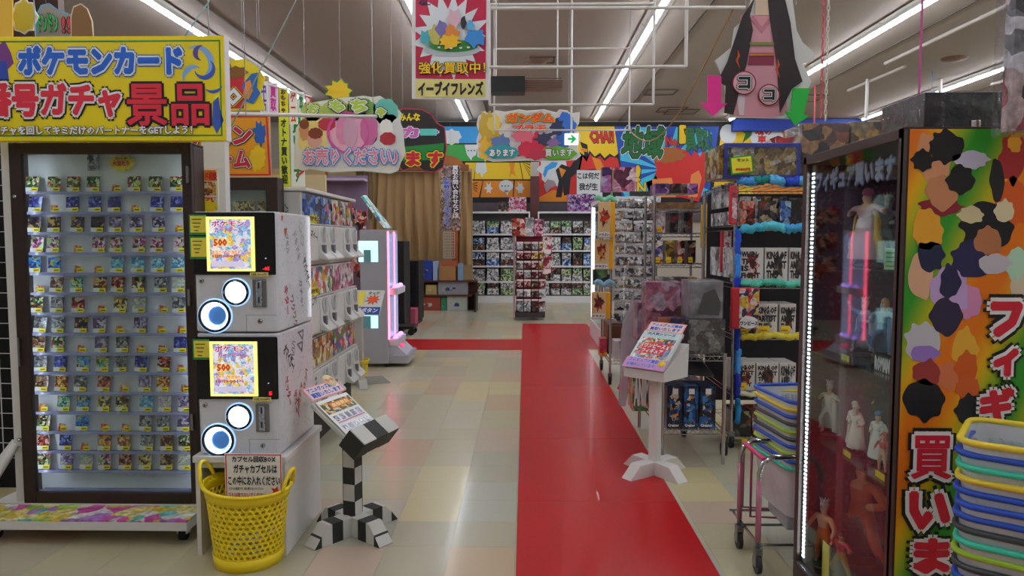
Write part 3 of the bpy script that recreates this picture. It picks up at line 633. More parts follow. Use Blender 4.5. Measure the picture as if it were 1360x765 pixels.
KP = {'green':['2c5a34','b8c86a','1c2c20','d83a5a','e8ecc0','4a7a4a'],'indigo':['2c3a9e','5a6ad0','1a2260','8a9ae8','3a2a80'],'black':['1c1826','5a2a6a','2c2434','c8a84a','3a3048'],'mauve':['7a5a9a','b8a8d0','4a3a6a','d8d0e4','8a7aa8'],
  'magenta':['c83a8a','e8a8c8','6a2a5a','9ad07a','f0d8e8'],'blue':['2a6ad0','4a9ae8','1a3a8a','d8c84a','6ac0f0'],'cyan':['6ac8e8','a8e0f4','3a8ac8','e0f4fa','5aa8d8'],'gold':['c8a03a','e8d080','7a5a20','5a4a3a','f0e8c0'],
  'tan':['b89a7a','8a6a5a','d8c8a8','5a3a3a','a88a9a'],'teal':['3a9a8a','8ad0c0','2a5a5a','c8e0d0','d8c85a'],'orange':['e07a2a','f0b04a','8a3a1a','f4d8a0','5a2a2a'],'red':['b82a3a','e8806a','5a1a24','f0c8b0','3a1a2a'],
  'grey':['8a8c94','c8cad0','4a4c54','a8a0a8','686a74'],'pale':['d8d4c0','a8d0b8','f0ecd8','c8b8d8','b0a890'],'brown':['7a4a34','a87a5a','4a2a20','c8a888','5a3a2a']}
crd = MB().box(-.032, .032, 0, .004, 0, .084, 0); cme = {}
for k, p in KP.items(): cme[k] = crd.mesh('card', art(p, 85, .25, name=k))
tgm = MB().box(-.017, .017, -.002, 0, 0, .021).mesh('price_tag', M('f2dc1e',.5)); bcm = MB().box(-.014, .014, -.002, 0, 0, .021).mesh('barcode_tag', M('dcdcd8',.6))
plq = MB().box(-.011, .011, -.002, 0, 0, .0045).mesh('tag_print', M('3a3424',.6))
org = MB().box(-.016, .016, 0, .003, 0, .042, 0, R3(0,.12,0)).mesh('placeholder', art(['e05a28','f0a04a','c83a28','f4d0a0'], 90))
rc = random.Random(11)
def lk(name, me, par, loc, rz=0):
    o = bpy.data.objects.new(name, me); C.objects.link(o); o.parent = par; o.location = loc; o.rotation_euler = (0,0,rz); return o
for xx in (GX0-.022, GX1+.016): MB().box(xx, xx+.006, Y+.026, Y+.032, CZ0+.07, CZ1-.07).build('led_strip', M('e8f0ff', .4, emit=17, name='cab_led'), cab, True)
for r in range(15):
    for c in range(8):
        X = P([49,75.5,103,130.5,157.5,185,212,238][c] + rc.uniform(-2.5, 2.5), 430, Y+.08)[0] + r*.0003
        ok = have[r][c] == '1'
        o = bpy.data.objects.new('trading_card' if ok else 'sold_out_marker', cme[kinds[r][c]] if ok else org); C.objects.link(o)
        o.location = (X, Y+.085, SZ[r]+.0008); o.rotation_euler = (radians(-7), rc.uniform(-.05, .05), 0)
        if ok: tag(o, '%s trading card, %s from the left in the %s row of the large card cabinet' % (kinds[r][c], ORD[c], ORD[r]), 'card', 'cards in the large cabinet')
        else: tag(o, 'orange marker card, %s from the left in the %s row of the large card cabinet' % (ORD[c], ORD[r]), 'card', 'marker cards in the large cabinet')
        if ok: lk('barcode_tag', bcm, o, (-.016, -.003, .008)); 
        pt = lk('price_tag', tgm, o, (.015, -.003, .008)); lk('tag_print', plq, pt, (0, -.002, .008))
X, Z = P(122, 216, Y+.08); tag(MB().box(X-.026, X+.026, Y+.085, Y+.1, Z-.038, Z+.042).build('card_pack', art(['8a8a9a','b8b8c8','5a5a6a','d0d0dc'], 60)), 'silver grey card pack above the first row of the large card cabinet', 'card pack')
X, Z = P(160, 216, Y+.08); st = T('burst_label', 'yellow starburst label with red lettering at the cabinet top', 'label', (X, Y+.1, Z-.03))
MB().prism(burst(X, Z, .068, .043, 13, .78, .08, 3), Y+.09, Y+.094).build('burst', mY, st, True); otext('大当たり', X-.045, X+.04, Z-.016, Z+.012, Y+.088, [mR], st, .05, ()); otext('カード', X-.03, X+.03, Z+.013, Z+.028, Y+.088, [M('5a2a8a',.5)], st, .05, ())
# platform
pf = T('wheeled_platform', 'white wheeled platform with colourful splashed top under the large card cabinet', 'platform', ((CX0+CX1)/2, Y, 0))
pz = CZ0-.003; px0_, px1_ = CX0-.16, CX1+.02
MB().box(px0_, px1_, Y-.19, Y+.48, pz-.055, pz-.012).build('deck', PAINTW, pf, True, bevel=.004)
MB().box(px0_, px1_, Y-.19, Y-.0, pz-.012, pz-.004).build('splashed_top', art(P_PASTEL, 14, .4), pf, True); MB().box(px0_, px1_, Y, Y+.48, pz-.012, pz+.0028).build('rear_top', PAINTW, pf, True)
for xx in (px0_+.09, px1_-.06):
    for yy in (Y-.1, Y+.38):
        MB().box(xx-.04, xx+.04, yy-.04, yy+.04, pz-.075, pz-.055).box(xx-.025, xx-.018, yy-.02, yy+.02, .035, pz-.07).box(xx+.018, xx+.025, yy-.02, yy+.02, .035, pz-.07).build('caster_bracket', PAINTW, pf, True)
        r_ = (pz-.075)/2*.95; MB().tube((xx-.016, yy, r_), (xx+.016, yy, r_), r_, 16).build('caster_wheel', RUBBER, pf, True)
# upright grid stand beside the cabinet
gs = T('grid_stand', 'white upright frame with wire grid panel at the left edge beside the card cabinet', 'stand', (CX0-.1, Y+.1, pz))
MB().box(CX0-.05, CX0-.012, Y+.02, Y+.06, pz, 2.2).box(CX0-.16, CX0-.125, Y+.3, Y+.34, pz, 2.2).build('upright', PAINTW, gs, True)
for a, b in (((CX0-.03, Y-.0, pz+.3), (CX0-.13, Y-.17, pz+.01)), ((CX0-.06, Y+.05, pz+.3), (CX0-.2, Y-.15, pz+.01))):
    MB().tube(a, b, .022, 4).build('brace', PAINTW, gs, True)
gm = MB()
for i in range(24): gm.tube((CX0-.33, Y+.06, .35+i*.075), (CX0-.05, Y+.04, .35+i*.075), .0025, 4)
for i in range(5): gm.tube((CX0-.33+i*.065, Y+.06, .33), (CX0-.33+i*.065, Y+.06, 2.1), .0025, 4)
gm.build('wire_grid', M('c8c8cc',.4), gs, True)
tag(MB().box(CX0-1.2, CX0-.06, Y+.6, Y+.64, 0.0, 1.95).build('dark_panel', M('060607',.9)), 'black panel behind the wire grid at the left edge', 'panel')

# ------------------------------------------------------------ yellow card sign
Y = 3.32
q = RECT(-40, 48, 299, 187, Y)
t = T('shop_sign', 'big yellow sign with blue and red Japanese lettering above the card cabinet', 'sign', ((q[0]+q[1])/2, Y, q[2]))
MB().box(q[0], q[1], Y, Y+.05, q[2], q[3]).build('panel', M('f2dc12', .35), t, True, bevel=.003)
MB().box(q[1], q[1]+.003, Y, Y+.05, q[2], q[3]).build('edge_strip', WHITE, t, True)
q2 = RECT(-36, 54, 294, 181, Y); MB().frame(q2[0], q2[1], Y-.0015, Y, q2[2], q2[3], .006).build('border_line', mG, t, True)
mDB = M('1450a0',.5)
tb(t, 'ポケモンカード', 24, 60, 243, 100, Y, 1, [M('1466d8',.45), mW, M('1a6ac0',.5)], .065, (.13, .17))
tb(t, '番号ガチャ', -22, 110, 161, 156, Y, 1, [M('e22a44',.45), mW, mK], .05, (.12, .18))
tb(t, '景品', 168, 111, 278, 167, Y, 1, [M('e22a44',.45), mK], .018, (.075,))
tb(t, '番号ガチャを回してキミだけのパートナーをGETしよう！', -34, 167, 256, 179, Y, 3, [mW, mK], .04, (.10,))
def crescent(t, cx, cy, r, a0, a1, wd, Y, lay, mat, n=12):
    o = []; i_ = []
    for k in range(n+1):
        a = a0+(a1-a0)*k/n; w_ = wd*sin(pi*k/n)+.6
        o.append((cx+r*cos(a), cy+r*sin(a))); i_.append((cx+(r-w_)*cos(a), cy+(r-w_)*sin(a)))
    onb(t, o+i_[::-1], Y, lay, mat, 'swirl')
sb1, sb2, sb3 = M('8ab4e8',.5), M('3a5ab8',.5), M('5a4a9a',.5)
crescent(t, 262, 82, 22, -2.2, 1.2, 8, Y, .4, sb1); crescent(t, 272, 92, 14, -1, 3, 6, Y, .6, sb2); crescent(t, 256, 100, 14, 2.5, 5.5, 7, Y, .5, sb1); crescent(t, 266, 70, 10, 1.5, 5, 6, Y, .8, sb3)
crescent(t, 283, 112, 12, .2, 2.6, 4, Y, .7, sb2); onb(t, [(283,135),(290,128),(292,145),(297,160),(288,178),(282,165)], Y, .5, sb2)
onb(t, [(-10,66),(6,54),(14,70),(18,84),(4,98),(-14,90)], Y, .5, M('7a3a8a',.5)); onb(t, [(-14,86),(8,80),(12,108),(-10,110)], Y, .6, M('2a4ab8',.5))
for dx in (q[0]+.3, q[1]-.08): MB().tube((dx, Y+.025, q[3]), (dx+.0, Y+.025, 4.28), .003, 5).build('hanging_wire', STEEL, t, True)
# supports from cabinet top
tag(MB().tube((P(185,0,3.5)[0], 3.5, P(185,48,3.5)[1]-.3), (*(lambda v: (v[0], 5.2))(P(285,-10,5.2)), P(285,-10,5.2)[1]), .004, 5).build('cable', M('5a8a8a',.5)), 'thin blue green cable rising from behind the yellow sign to the ceiling', 'cable')
a = P(300,182,3.4); b = P(396,-5,4.4)
tag(MB().tube((a[0], 3.4, a[1]), (b[0], 4.4, b[1]), .004, 5).build('cable', M('6a7a70',.5)), 'thin grey green cable slanting past the ceiling light right of the yellow sign', 'cable')

# ------------------------------------------------------------ capsule machines on the white table
ty = 3.15
TX0, TX1 = F(262, 738)[0], F(381, 738)[0]; TZ = P(320, 606, ty)[1]; TD = .56
t = T('display_table', 'white painted open fronted table under the two capsule machines', 'table', ((TX0+TX1)/2, ty+TD/2, 0))
MB().box(TX0-.01, TX1+.01, ty-.005, ty+TD, TZ-.03, TZ).build('table_top', PAINTW, t, True, bevel=.003)
MB().box(TX1-.02, TX1, ty, ty+TD-.01, 0, TZ-.03).build('side_panel', PAINTW, t, True); MB().box(TX0, TX0+.02, ty, ty+TD-.01, 0, TZ-.03).build('side_panel', PAINTW, t, True)
MB().box(TX0+.02, TX1-.02, ty+TD-.03, ty+TD-.01, 0, TZ-.03).build('back_panel', M('8a8a8c',.6), t, True); MB().box(TX0+.02, TX1-.02, ty+.02, ty+.04, TZ-.06, TZ-.03).build('apron', PAINTW, t, True)
q = RECT(299, 611, 375, 664, ty-.03)
sg = T('paper_sign', 'white paper sign with red border asking for empty capsules, below the table top', 'sign', ((q[0]+q[1])/2, ty-.03, q[2]))
MB().box(q[0], q[1], ty-.03, ty-.028, q[2], q[3]+.03).build('sheet', PAPER, sg, True); MB().frame(q[0]+.004, q[1]-.004, ty-.0312, ty-.03, q[2]+.004, q[3]+.026, .004).build('border_line', mR, sg, True)
for s_, a, b, c, d in (('カプセル回収BOX', 308, 606, 366, 614, ), ('ガチャカプセルは', 310, 617, 368, 629), ('この中にお入れください', 303, 632, 372, 645)): tb(sg, s_, a, b, c, d, ty-.032, 0, [M('24222a',.6)], .03, ())
tb(sg, 'カプセル専用です。持ち帰らないでください', 304, 647, 350, 651, ty-.032, 0, [M('4a4a54',.6)], .02, ()); tb(sg, 'ゴミは捨てないでください', 303, 654, 353, 660, ty-.032, 0, [mR], .02, ())
MB().prism(burst(q[1]-.03, q[2]+.04, .024, .026, 5, .5, .1, 3), ty-.033, ty-.031).build('flower', M('c8303c',.5), sg, True)
GM = M('d3d6de', .28); GM.node_tree.nodes['Principled BSDF'].inputs['Coat Weight'].default_value = .5
LEDW = M('dfefff', .4, emit=5.0, name='led_white'); LEDB = M('7fc4ff', .4, emit=2.4, name='led_blue')
def gacha(z0, z1, Yf, ytab, lab, red, graffiti):
    """px rows measured on the front plane; z0/z1 bottom and top; ytab = photograph rows"""
    A, B = P(259, 440, Yf)[0], P(370, 440, Yf)[0]; D = .53
    m = T('capsule_machine', lab, 'capsule machine', ((A+B)/2, Yf+D/2, z0))
    bd = MB(); r = .03; pr = []
    for cx, cy_, a0 in ((B-r, Yf+r, -pi/2), (B-r, Yf+D-r, 0), (A+r, Yf+D-r, pi/2), (A+r, Yf+r, pi)):
        for k in range(5): a = a0+pi/2*k/4; pr.append((cx+r*cos(a), cy_+r*sin(a)))
    n = len(pr); vs = [(x, y, z) for z in (z0+.004, z1) for x, y in pr]
    bd.add(vs, [tuple(range(n))[::-1], tuple(range(n, 2*n))] + [(i, (i+1) % n, n+(i+1) % n, n+i) for i in range(n)])
    bd.build('body', GM, m, True, bevel=.008, seg=3)
    X = lambda px: P(px, 420, Yf)[0]
    Z = lambda py: P(310, ytab+(py-281), Yf)[1]
    MB().box(A+.004, B-.004, Yf-.012, Yf+.001, Z(365), Z(282)).build('display_panel', M('0c0e14', .15), m, True, bevel=.01, seg=3)
    MB().box(X(279.5), X(342), Yf-.020, Yf-.012, Z(360), Z(288)).build('poster_frame', M('f6f088', .4, emit=.9), m, True)
    sc_ = MB().box(X(284), X(338), Yf-.0215, Yf-.020, Z(357), Z(291)).build('poster_picture', art(['e8e0f4','8ac8f0','e8f0fa','f0d060','b0a0d8','f4f0f8'], 55, emit=.7), m, True)
    def tt(s, a, b, c, d, mt_, fat=.03, outs=(), **k):
        otext(s, X(a), X(c), Z(d), Z(b), Yf-.022, mt_, m, fat, outs, d=.0006, **k)
    tt('ポケモン', 287, 293, 330, 301, [M('c03a7a',.5,emit=.3), M('f8e8f8',.5,emit=.6)], .04, (.09,)); tt('カードゲーム', 291, 302, 327, 309, [M('d88ab8',.5,emit=.4), M('6a5ab0',.5,emit=.3)], .04, (.08,))
    MB().prism([(x_, z_) for x_, z_ in burst((X(288)+X(311))/2, Z(322), .04, .022, 9, .8, .1, 5)], Yf-.0225, Yf-.0215).build('burst', M('f4d890',.5,emit=.5), m, True)
    tt('500', 289, 317, 307, 327, [M('e05018',.5,emit=.3), M('fff0c0',.5,emit=.5)], .05, (.11,)); tt('キラカードが当たる', 287, 332, 324, 337, [M('e88a28',.5,emit=.4), M('fff6d8',.5,emit=.5)], .04, (.09,)); tt('1回500円', 287, 338, 324, 342, [M('c83a3a',.5,emit=.3)], .03)
    MB().box(X(286), X(328), Yf-.0225, Yf-.0215, Z(354), Z(347)).build('caption_strip', M('d8d0f0',.5,emit=.5), m, True)
    # handwritten notes in green frames
    for k, (a, b) in enumerate(((285, 312), (314, 344))):
        if red and k: continue
        nt_ = MB().box(X(257), X(279), Yf-.018, Yf-.013, Z(b), Z(a)).build('note_frame', M('1f8a4a',.5), m, True)
        MB().box(X(259), X(279.5), Yf-.020, Yf-.018, Z(b-3 if not k else b-3), Z(a+2)).build('note_paper', M('e8d848',.6), m, True)
        for j in range(4): MB().box(X(261+j), X(274-j*1.5), Yf-.0207, Yf-.0199, Z(a+7+j*5), Z(a+5.8+j*5)).build('note_writing', M('3a4418',.6), m, True)
    # LED ring button and capsule outlet
    def ring(cx, cy_, R_, w_, nm, out):
        c = (X(cx), Yf, Z(cy_)); s = (X(cx+R_)-X(cx))
        o = MB().lathe([(s, 0), (s, -.012), (s-w_, -.014), (s-w_, -.004)], 36, 0, c, 'y').build(nm+'_bezel', M('141a28',.25), m, True)
        if out:
            MB().lathe([(s-w_, -.004), (s-w_-.008, -.006), (s-w_-.010, -.003)], 32, 0, c, 'y').build('led_ring', LEDW, m, True)
            MB().lathe([(s-w_-.012, -.001), (s-w_-.012, .0)], 32, 0, c, 'y').build('outlet_flap', M('3f76c0',.15,emit=.35), m, True)
            MB().lathe([(s-w_-.02, -.003), (s-w_-.022, -.005), (0, -.006)], 32, 0, (c[0]+.008, c[1], c[2]+.002), 'y').build('outlet_cover', M('4a82cc',.1,emit=.3), m, True)
            crescent2 = [(c[0]+(s-w_-.012)*cos(a), c[2]+(s-w_-.012)*sin(a)) for a in [pi*.45+pi*1.1*k/14 for k in range(15)]]
            cr2 = [(c[0]+.014+(s-w_-.018)*cos(a), c[2]+(s-w_-.018)*sin(a)) for a in [pi*.5+pi*1.0*k/14 for k in range(15)]]
            MB().prism(crescent2+cr2[::-1], Yf-.0075, Yf-.006).build('led_crescent', LEDW, m, True)
        else:
            MB().lathe([(s-w_, -.004), (s-w_-.004, -.010), (0, -.012)], 32, 0, c, 'y').build('lit_button', LEDW, m, True)
            MB().lathe([(.02, -.0125), (.014, -.016), (0, -.016)], 24, 0, c, 'y').build('button_cap', M('dfe6ee',.3,emit=1.2), m, True)
            for k in range(4):
                a = k*pi/2; MB().box(-.007, .007, -.0155, -.013, -.002, .002, 0, R3(0, a, 0), (0,0,0)).move((c[0]+(s-.006)*sin(a), c[1], c[2]+(s-.006)*cos(a))).build('ring_clip', M('9ab0c8',.3), m, True)
        # glow halo ring of light piping round the bezel
        MB().lathe([(s+.0055, -.001), (s+.0055, -.003), (s+.0005, -.0045)], 36, 0, c, 'y').build('light_pipe', M('a8d4ff',.4,emit=1.0), m, True)
    ring(314.7, 388, 17.2, .010, 'button', False); ring(286, 419.5, 21.5, .010, 'outlet', True)
    MB().box(X(337), X(355), Yf-.008, Yf+.001, Z(408), Z(371)).build('coin_plate', STEEL, m, True, bevel=.003)
    MB().box(X(342), X(350), Yf-.015, Yf-.008, Z(406), Z(373)).build('coin_boss', M('aab4c8',.25,.6), m, True, bevel=.006, seg=3)
    for b in (379, 398): MB().box(X(345), X(347), Yf-.0165, Yf-.0148, Z(b+4), Z(b-4)).build('coin_slot', BLACK, m, True)
    for a in (339, 353):
        for b in (373.5, 405.5): MB().lathe([(.003,0),(.003,-.003),(0,-.004)], 8, 0, (X(a), Yf-.008, Z(b)), 'y').build('screw', M('3a9a6a',.4), m, True)
    g_ = MB(); e = .0015
    g_.box(X(327), X(327)+e, Yf-.0008, Yf+.002, Z(441), Z(418)).box(X(327), X(368), Yf-.0008, Yf+.002, Z(418)-e, Z(418)).build('cash_door_gap', M('7a7e8a',.6), m, True)
    for a, b in ((345.5, 426.5), (269.5, 373)):
        MB().lathe([(.011,0),(.011,-.006),(.008,-.008),(0,-.008)], 16, 0, (X(a), Yf, Z(b)), 'y').build('lock', CHROME, m, True); MB().box(X(a)-.002, X(a)+.002, Yf-.0095, Yf-.007, Z(b)-.005, Z(b)+.005).build('keyhole', BLACK, m, True)
    otext('-05' if not red else '5', X(352 if not red else 356), X(361), Z(359), Z(354), Yf-.0135, [M('ff2030',.4,emit=1.5)], m, .03, (), )
    MB().lathe([(.003,0),(.003,-.003)], 8, 0, (X(356), Yf-.012, Z(343)), 'y').build('indicator', M('c8d8f8',.3,emit=.6), m, True)
    MB().box(X(335), X(359), Yf-.016, Yf-.012, Z(367), Z(361.5)).build('small_label', M('e8dc8a',.5), m, True); otext('1回 500円', X(337), X(357), Z(366), Z(362.5), Yf-.0165, [M('5a4a2a',.5)], m, .02, ())
    # hand-drawn marks on the right side wall (plane X = B)
    for (s, u, v, wd, hg, rot, col) in graffiti:
        Mx = Matrix(((0,0,1,B+.0006),(1,0,0,Yf+u),(0,1,0,z0+v),(0,0,0,1)))
        rt = Matrix.Translation((0,0,0)) @ Matrix.Rotation(rot, 4, 'Z')
        otext(s, 0, wd*1.15, 0, hg*1.15, 0, [M(col,.6)], m, .03, (), Mx=Mx @ rt, name='scrawl')
    return m
GR1 = [('ヤバイゼー!', .36, .31, .15, .055, -1.05, '18181c'), ('カプセル', .10, .47, .11, .04, -1.3, '8a8a96'), ('キター', .08, .20, .12, .05, -1.4, 'c83a6a'), ('ガチャ!', .30, .22, .12, .04, -1.4, '7a7a86'), ('ドキドキ', .22, .44, .13, .05, -1.1, '9a9aa4'), ('ワクワク', .16, .14, .14, .05, -1.2, '8a5a6a'),
       ('◇◇', .3, .5, .12, .06, -1.2, 'a8b8b0'), ('★', .06, .5, .03, .035, 0, 'd04a3a'), ('♥', .1, .43, .03, .035, 0, 'd06a3a')]
GR2 = [('オマイガー!', .05, .46, .15, .055, -.75, '141418'), ('ヤッター', .06, .33, .13, .05, -1.2, 'c8303a'), ('サイコー', .18, .24, .13, .05, -1.2, 'c0504a'), ('ガチャ', .28, .16, .10, .04, 1.1, 'c0703a'), ('△△', .33, .42, .1, .08, 1.3, '6a6a74'), ('ハハハ', .2, .40, .08, .045, 1.2, '7a7a84'), ('ドン!', .38, .22, .09, .04, 1.2, 'b05a3a')]
ZL0 = TZ; ZL1 = P(310, 442, 3.17)[1]; ZU1 = P(310, 281, 3.17)[1]
gacha(ZL0, ZL1-.003, 3.17, 446, 'lower white capsule machine with lit round outlet, standing on the table', True, GR2)
gacha(ZL1, ZU1, 3.17, 281, 'upper white capsule machine stacked on the other one', False, GR1)

# ------------------------------------------------------------ perforated laundry baskets
def basket(name, lab, loc, rb, rt, h, sc=1.0, nn=38, rowsn=11, tilt=0, handles=True, grp=None, hr=.55):
    t = T(name, lab, 'basket', loc)
    prof = lambda z: rb + (rt-rb)*(z/h)
    mb = MB()
    def pt(a, z, off=0): r_ = prof(z)+off; return (r_*cos(a), r_*sin(a), z + tilt*cos(a)*z/h)
    zlo, zhi = h*.16, h*.86
    for j in range(rowsn):
        za = zlo+(zhi-zlo)*j/rowsn; zb = zlo+(zhi-zlo)*(j+1)/rowsn
        for i in range(nn):
            sh = .5 if j % 2 else 0
            a0 = 2*pi*(i+sh)/nn; a1 = 2*pi*(i+1+sh)/nn
            ou = [(a0,za),(a0/2+a1/2,za),(a1,za),(a1,(za+zb)/2),(a1,zb),((a0+a1)/2,zb),(a0,zb),(a0,(za+zb)/2)]
            ca, cz = (a0+a1)/2, (za+zb)/2; inn = [(ca+(a1-a0)*.5*hr*1.25*cos(q), cz+(zb-za)*.5*hr*1.25*sin(q)) for q in [-3*pi/4+k*pi/4 for k in range(8)]]
            vs = [pt(*p) for p in ou]+[pt(*p) for p in inn]
            mb.add(vs, [(k, (k+1) % 8, 8+(k+1) % 8, 8+k) for k in range(8)], 0, True)
    o = mb.build('perforated_wall', YEL, t); sm = o.modifiers.new('s', 'SOLIDIFY'); sm.thickness = .004
    n = 40
    def band(z0_, z1_, off, nm, th=.004):
        b = MB(); vs = [pt(2*pi*k/n, z, o_) for z, o_ in ((z0_, 0), (z1_, 0), (z1_, off), (z0_, off)) for k in range(n)]
        b.add(vs, [(i*n+k, i*n+(k+1) % n, ((i+1) % 4)*n+(k+1) % n, ((i+1) % 4)*n+k) for i in range(4) for k in range(n)], 0, True); b.build(nm, YEL, t)
    band(0, zlo, .005, 'base_band'); band(zhi, h, .005, 'upper_band'); band(h-.012, h, .014, 'rim')
    b = MB(); b.add([pt(2*pi*k/n, .004) for k in range(n)], [tuple(range(n))]); b.build('bottom', YEL, t)
    if handles:
        for s in (0, pi):
            pts = []
            for k in range(13):
                u = -1+2*k/12; a = s+u*.38; z = h + (.085*(1-abs(u)**2.5)) + tilt*cos(a)
                r_ = rt+.012+.012*(1-u*u); pts.append((r_*cos(a), r_*sin(a), z-.01))
            MB().path(pts, .009, 6).build('handle', YEL, t)
    return t
bx, by = F(319, 757)
basket('laundry_basket', 'yellow perforated laundry basket in front of the table', (bx, by+.105, 0), .142, .180, .355, tilt=-.015)
rb_ = random.Random(4)
for i in range(9):
    a = i*2.4; r_ = .02+.012*i; capc = ['e8ecf0','c8e0c8','e8ecf0','f0c8c8','d8e0f0'][i % 5]
    c = T('empty_capsule', '', 'capsule', (bx+.8*r_*cos(a), by+.105+r_*sin(a), .006+.024*(i % 3)*1.9), 0, 'empty capsules in the yellow basket')
    c['label'] = 'pale plastic capsule, %s from the middle outwards, inside the yellow basket' % ORD[i]
    MB().lathe([(0,0),(.014,.003),(.022,.012),(.024,.024)], 14).build('lower_half', M(capc,.3), c); MB().lathe([(.024,.025),(.021,.038),(.012,.046),(0,.048)], 14).build('upper_half', clear('capsule','e8f0f4',.15,.1,0,.3), c)
b2 = F(470, 511); basket('laundry_basket', 'smaller yellow perforated basket behind the capsule towers', (b2[0], b2[1]+.1, 0), .10, .125, .24, nn=24, rowsn=7, handles=False)

# ------------------------------------------------------------ information stands
def stand(name, lab, cx, cy, feet_rot, foot_len, post_h, post_w, mp_, bands, yaw, block, slope_deg, parts, bandmat=(None,None), foot_h=.065):
    t = T(name, lab, 'stand', (cx, cy, 0))
    for k in range(4):
        R = R3(0, 0, feet_rot + k*pi/2)
        f = MB().prism([(post_w/2, 0), (foot_len, 0), (foot_len, .006), (foot_len-.08, foot_h), (post_w/2, foot_h)], -.04, .04, 0).rot(R)
        f.build('foot', mp_[0], t, bevel=.002)
        if bands:
            for a, b in ((.09, .15), (.21, .255)):
                zt = foot_h if a < .2 else foot_h*(foot_len-a)/.06
                z1_ = min(foot_h, .006+(foot_len-a)/.08*(foot_h-.006)); z2_ = min(foot_h, .006+(foot_len-b)/.08*(foot_h-.006))
                b_ = min(b, foot_len-.001)
                MB().prism([(a, .0005), (b_, .0005), (b_, z2_+.0012), (a, z1_+.0012)], -.0412, .0412).rot(R).build('dark_band', mp_[1], t)
    MB().box(-post_w/2, post_w/2, -post_w/2, post_w/2, 0, post_h).rot(R3(0,0,yaw)).build('post', mp_[0], t, bevel=.002)
    if bands:
        n = 6; hh = post_h/n
        for k in range(n):
            for side in range(4):
                if (k + side) % 2 == 0:
                    MB().box(-post_w/2-.0008, post_w/2+.0008, -post_w/2-.0012, -post_w/2+.001, k*hh, (k+1)*hh).rot(R3(0,0,yaw+side*pi/2)).build('dark_band', mp_[1], t)
    return t, yaw
def stand_head(t, yaw, z, wd, slope, mats, ln, hdr, body_fn):
    """sloping board; local x = width, -y = downhill. Mx maps (u,v,w) on the board to the thing"""
    Rz = Matrix.Rotation(yaw, 4, 'Z'); Rx = Matrix.Rotation(slope, 4, 'X')
    return Matrix.Translation((0,0,z)) @ Rz @ Rx
def mxbox(Mx, x0, x1, y0, y1, z0, z1, nm, mat, t, bevel=0):
    b = MB().box(x0, x1, y0, y1, z0, z1); b.v = [Mx @ v for v in b.v]; return b.build(nm, mat, t, bevel=bevel)
dW, dK = M('c9c9c4', .55, bump=.3, bscale=40), M('2a2c2a', .6, bump=.3, bscale=40)
sx, sy_ = F(466, 712)
sy_ += .05
t, yw = stand('info_stand', 'black and white checkered wooden stand holding a sloped price card beside the capsule machines', sx, sy_, radians(45)+.1, .25, P(466, 574, sy_)[1], .066, (dW, dK), True, radians(70.6), None, 40, None, foot_h=.095)
hz = P(466, 574, sy_)[1]
Mx = Matrix.Translation((.03,.0,hz+.005)) @ Matrix.Rotation(radians(70.6), 4, 'Z') @ Matrix.Rotation(radians(38), 4, 'X')
for k in range(3):
    mxbox(Mx, -.16+k*.107, -.16+(k+1)*.107-.0005, -.115, -.015, -.02, .08, 'ledge_block', dK if k == 1 else dW, t, .002)
mxbox(Mx, -.1605, -.053, -.1162, -.014, -.022, .075, 'dark_face', dK, t); mxbox(Mx, .055, .1612, -.1162, -.014, -.022, .075, 'dark_face', dK, t)
mxbox(Mx, -.14, .14, -.02, .22, .0, .02, 'back_board', dW, t, .002)
mxbox(Mx, -.13, .13, -.015, .215, .026, .030, 'card', PAPER, t)
mxbox(Mx, -.12, .12, .125, .195, .0302, .031, 'price_band', art(['3a4a2a','e8b82a','6a3a2a','f0e8c0','2a3a1a'], 60), t)
mxbox(Mx, -.06, .10, .15, .185, .0312, .032, 'heading', M('e87818',.5), t)
otext('高価買取', -.05, .09, .155, .180, .0322, [M('fff2a8',.5)], t, .018, (), Mx=Mx, world=False)
for j in range(2):
    for i in range(5):
        mxbox(Mx, -.11+i*.047, -.08+i*.047, .075-j*.065, .11-j*.065, .0302, .031, 'product_picture', art(['5a6a8a','d0d8e0','8a7ab0','3a4a6a'], 90), t)
    mxbox(Mx, -.11, .115, .062-j*.065, .07-j*.065, .0302, .031, 'price_line', M('c88ab0',.6), t)
Mh = Mx @ Matrix.Translation((0, .225, .03))
hp = MB(); 
mxbox(Mh, -.14, .14, .0, .085, 0, .003, 'header_card', M('e89aa0',.5), t); mxbox(Mh, -.13, .13, .006, .079, .003, .004, 'header_face', M('f6d8d8',.5), t)
otext('アニメグッズ高価', -.12, .10, .045, .075, .0042, [BLUE, WHITE], t, .04, (.08,), Mx=Mh, world=False, d=.0006); otext('買取いたします', -.12, .12, .010, .040, .0042, [BLUE, WHITE], t, .04, (.08,), Mx=Mh, world=False, d=.0006)
cc_ = MB().lathe([(.04, 0), (.04, .003), (0, .003)], 18); cc_.v = [Mh @ (v+Vector((.09, .085, .004))) for v in cc_.v]; cc_.build('round_badge', M('efe4b0',.5), t)
otext('カード!', .06, .12, .072, .1, .008, [mR], t, .05, (), Mx=Mh, world=False)
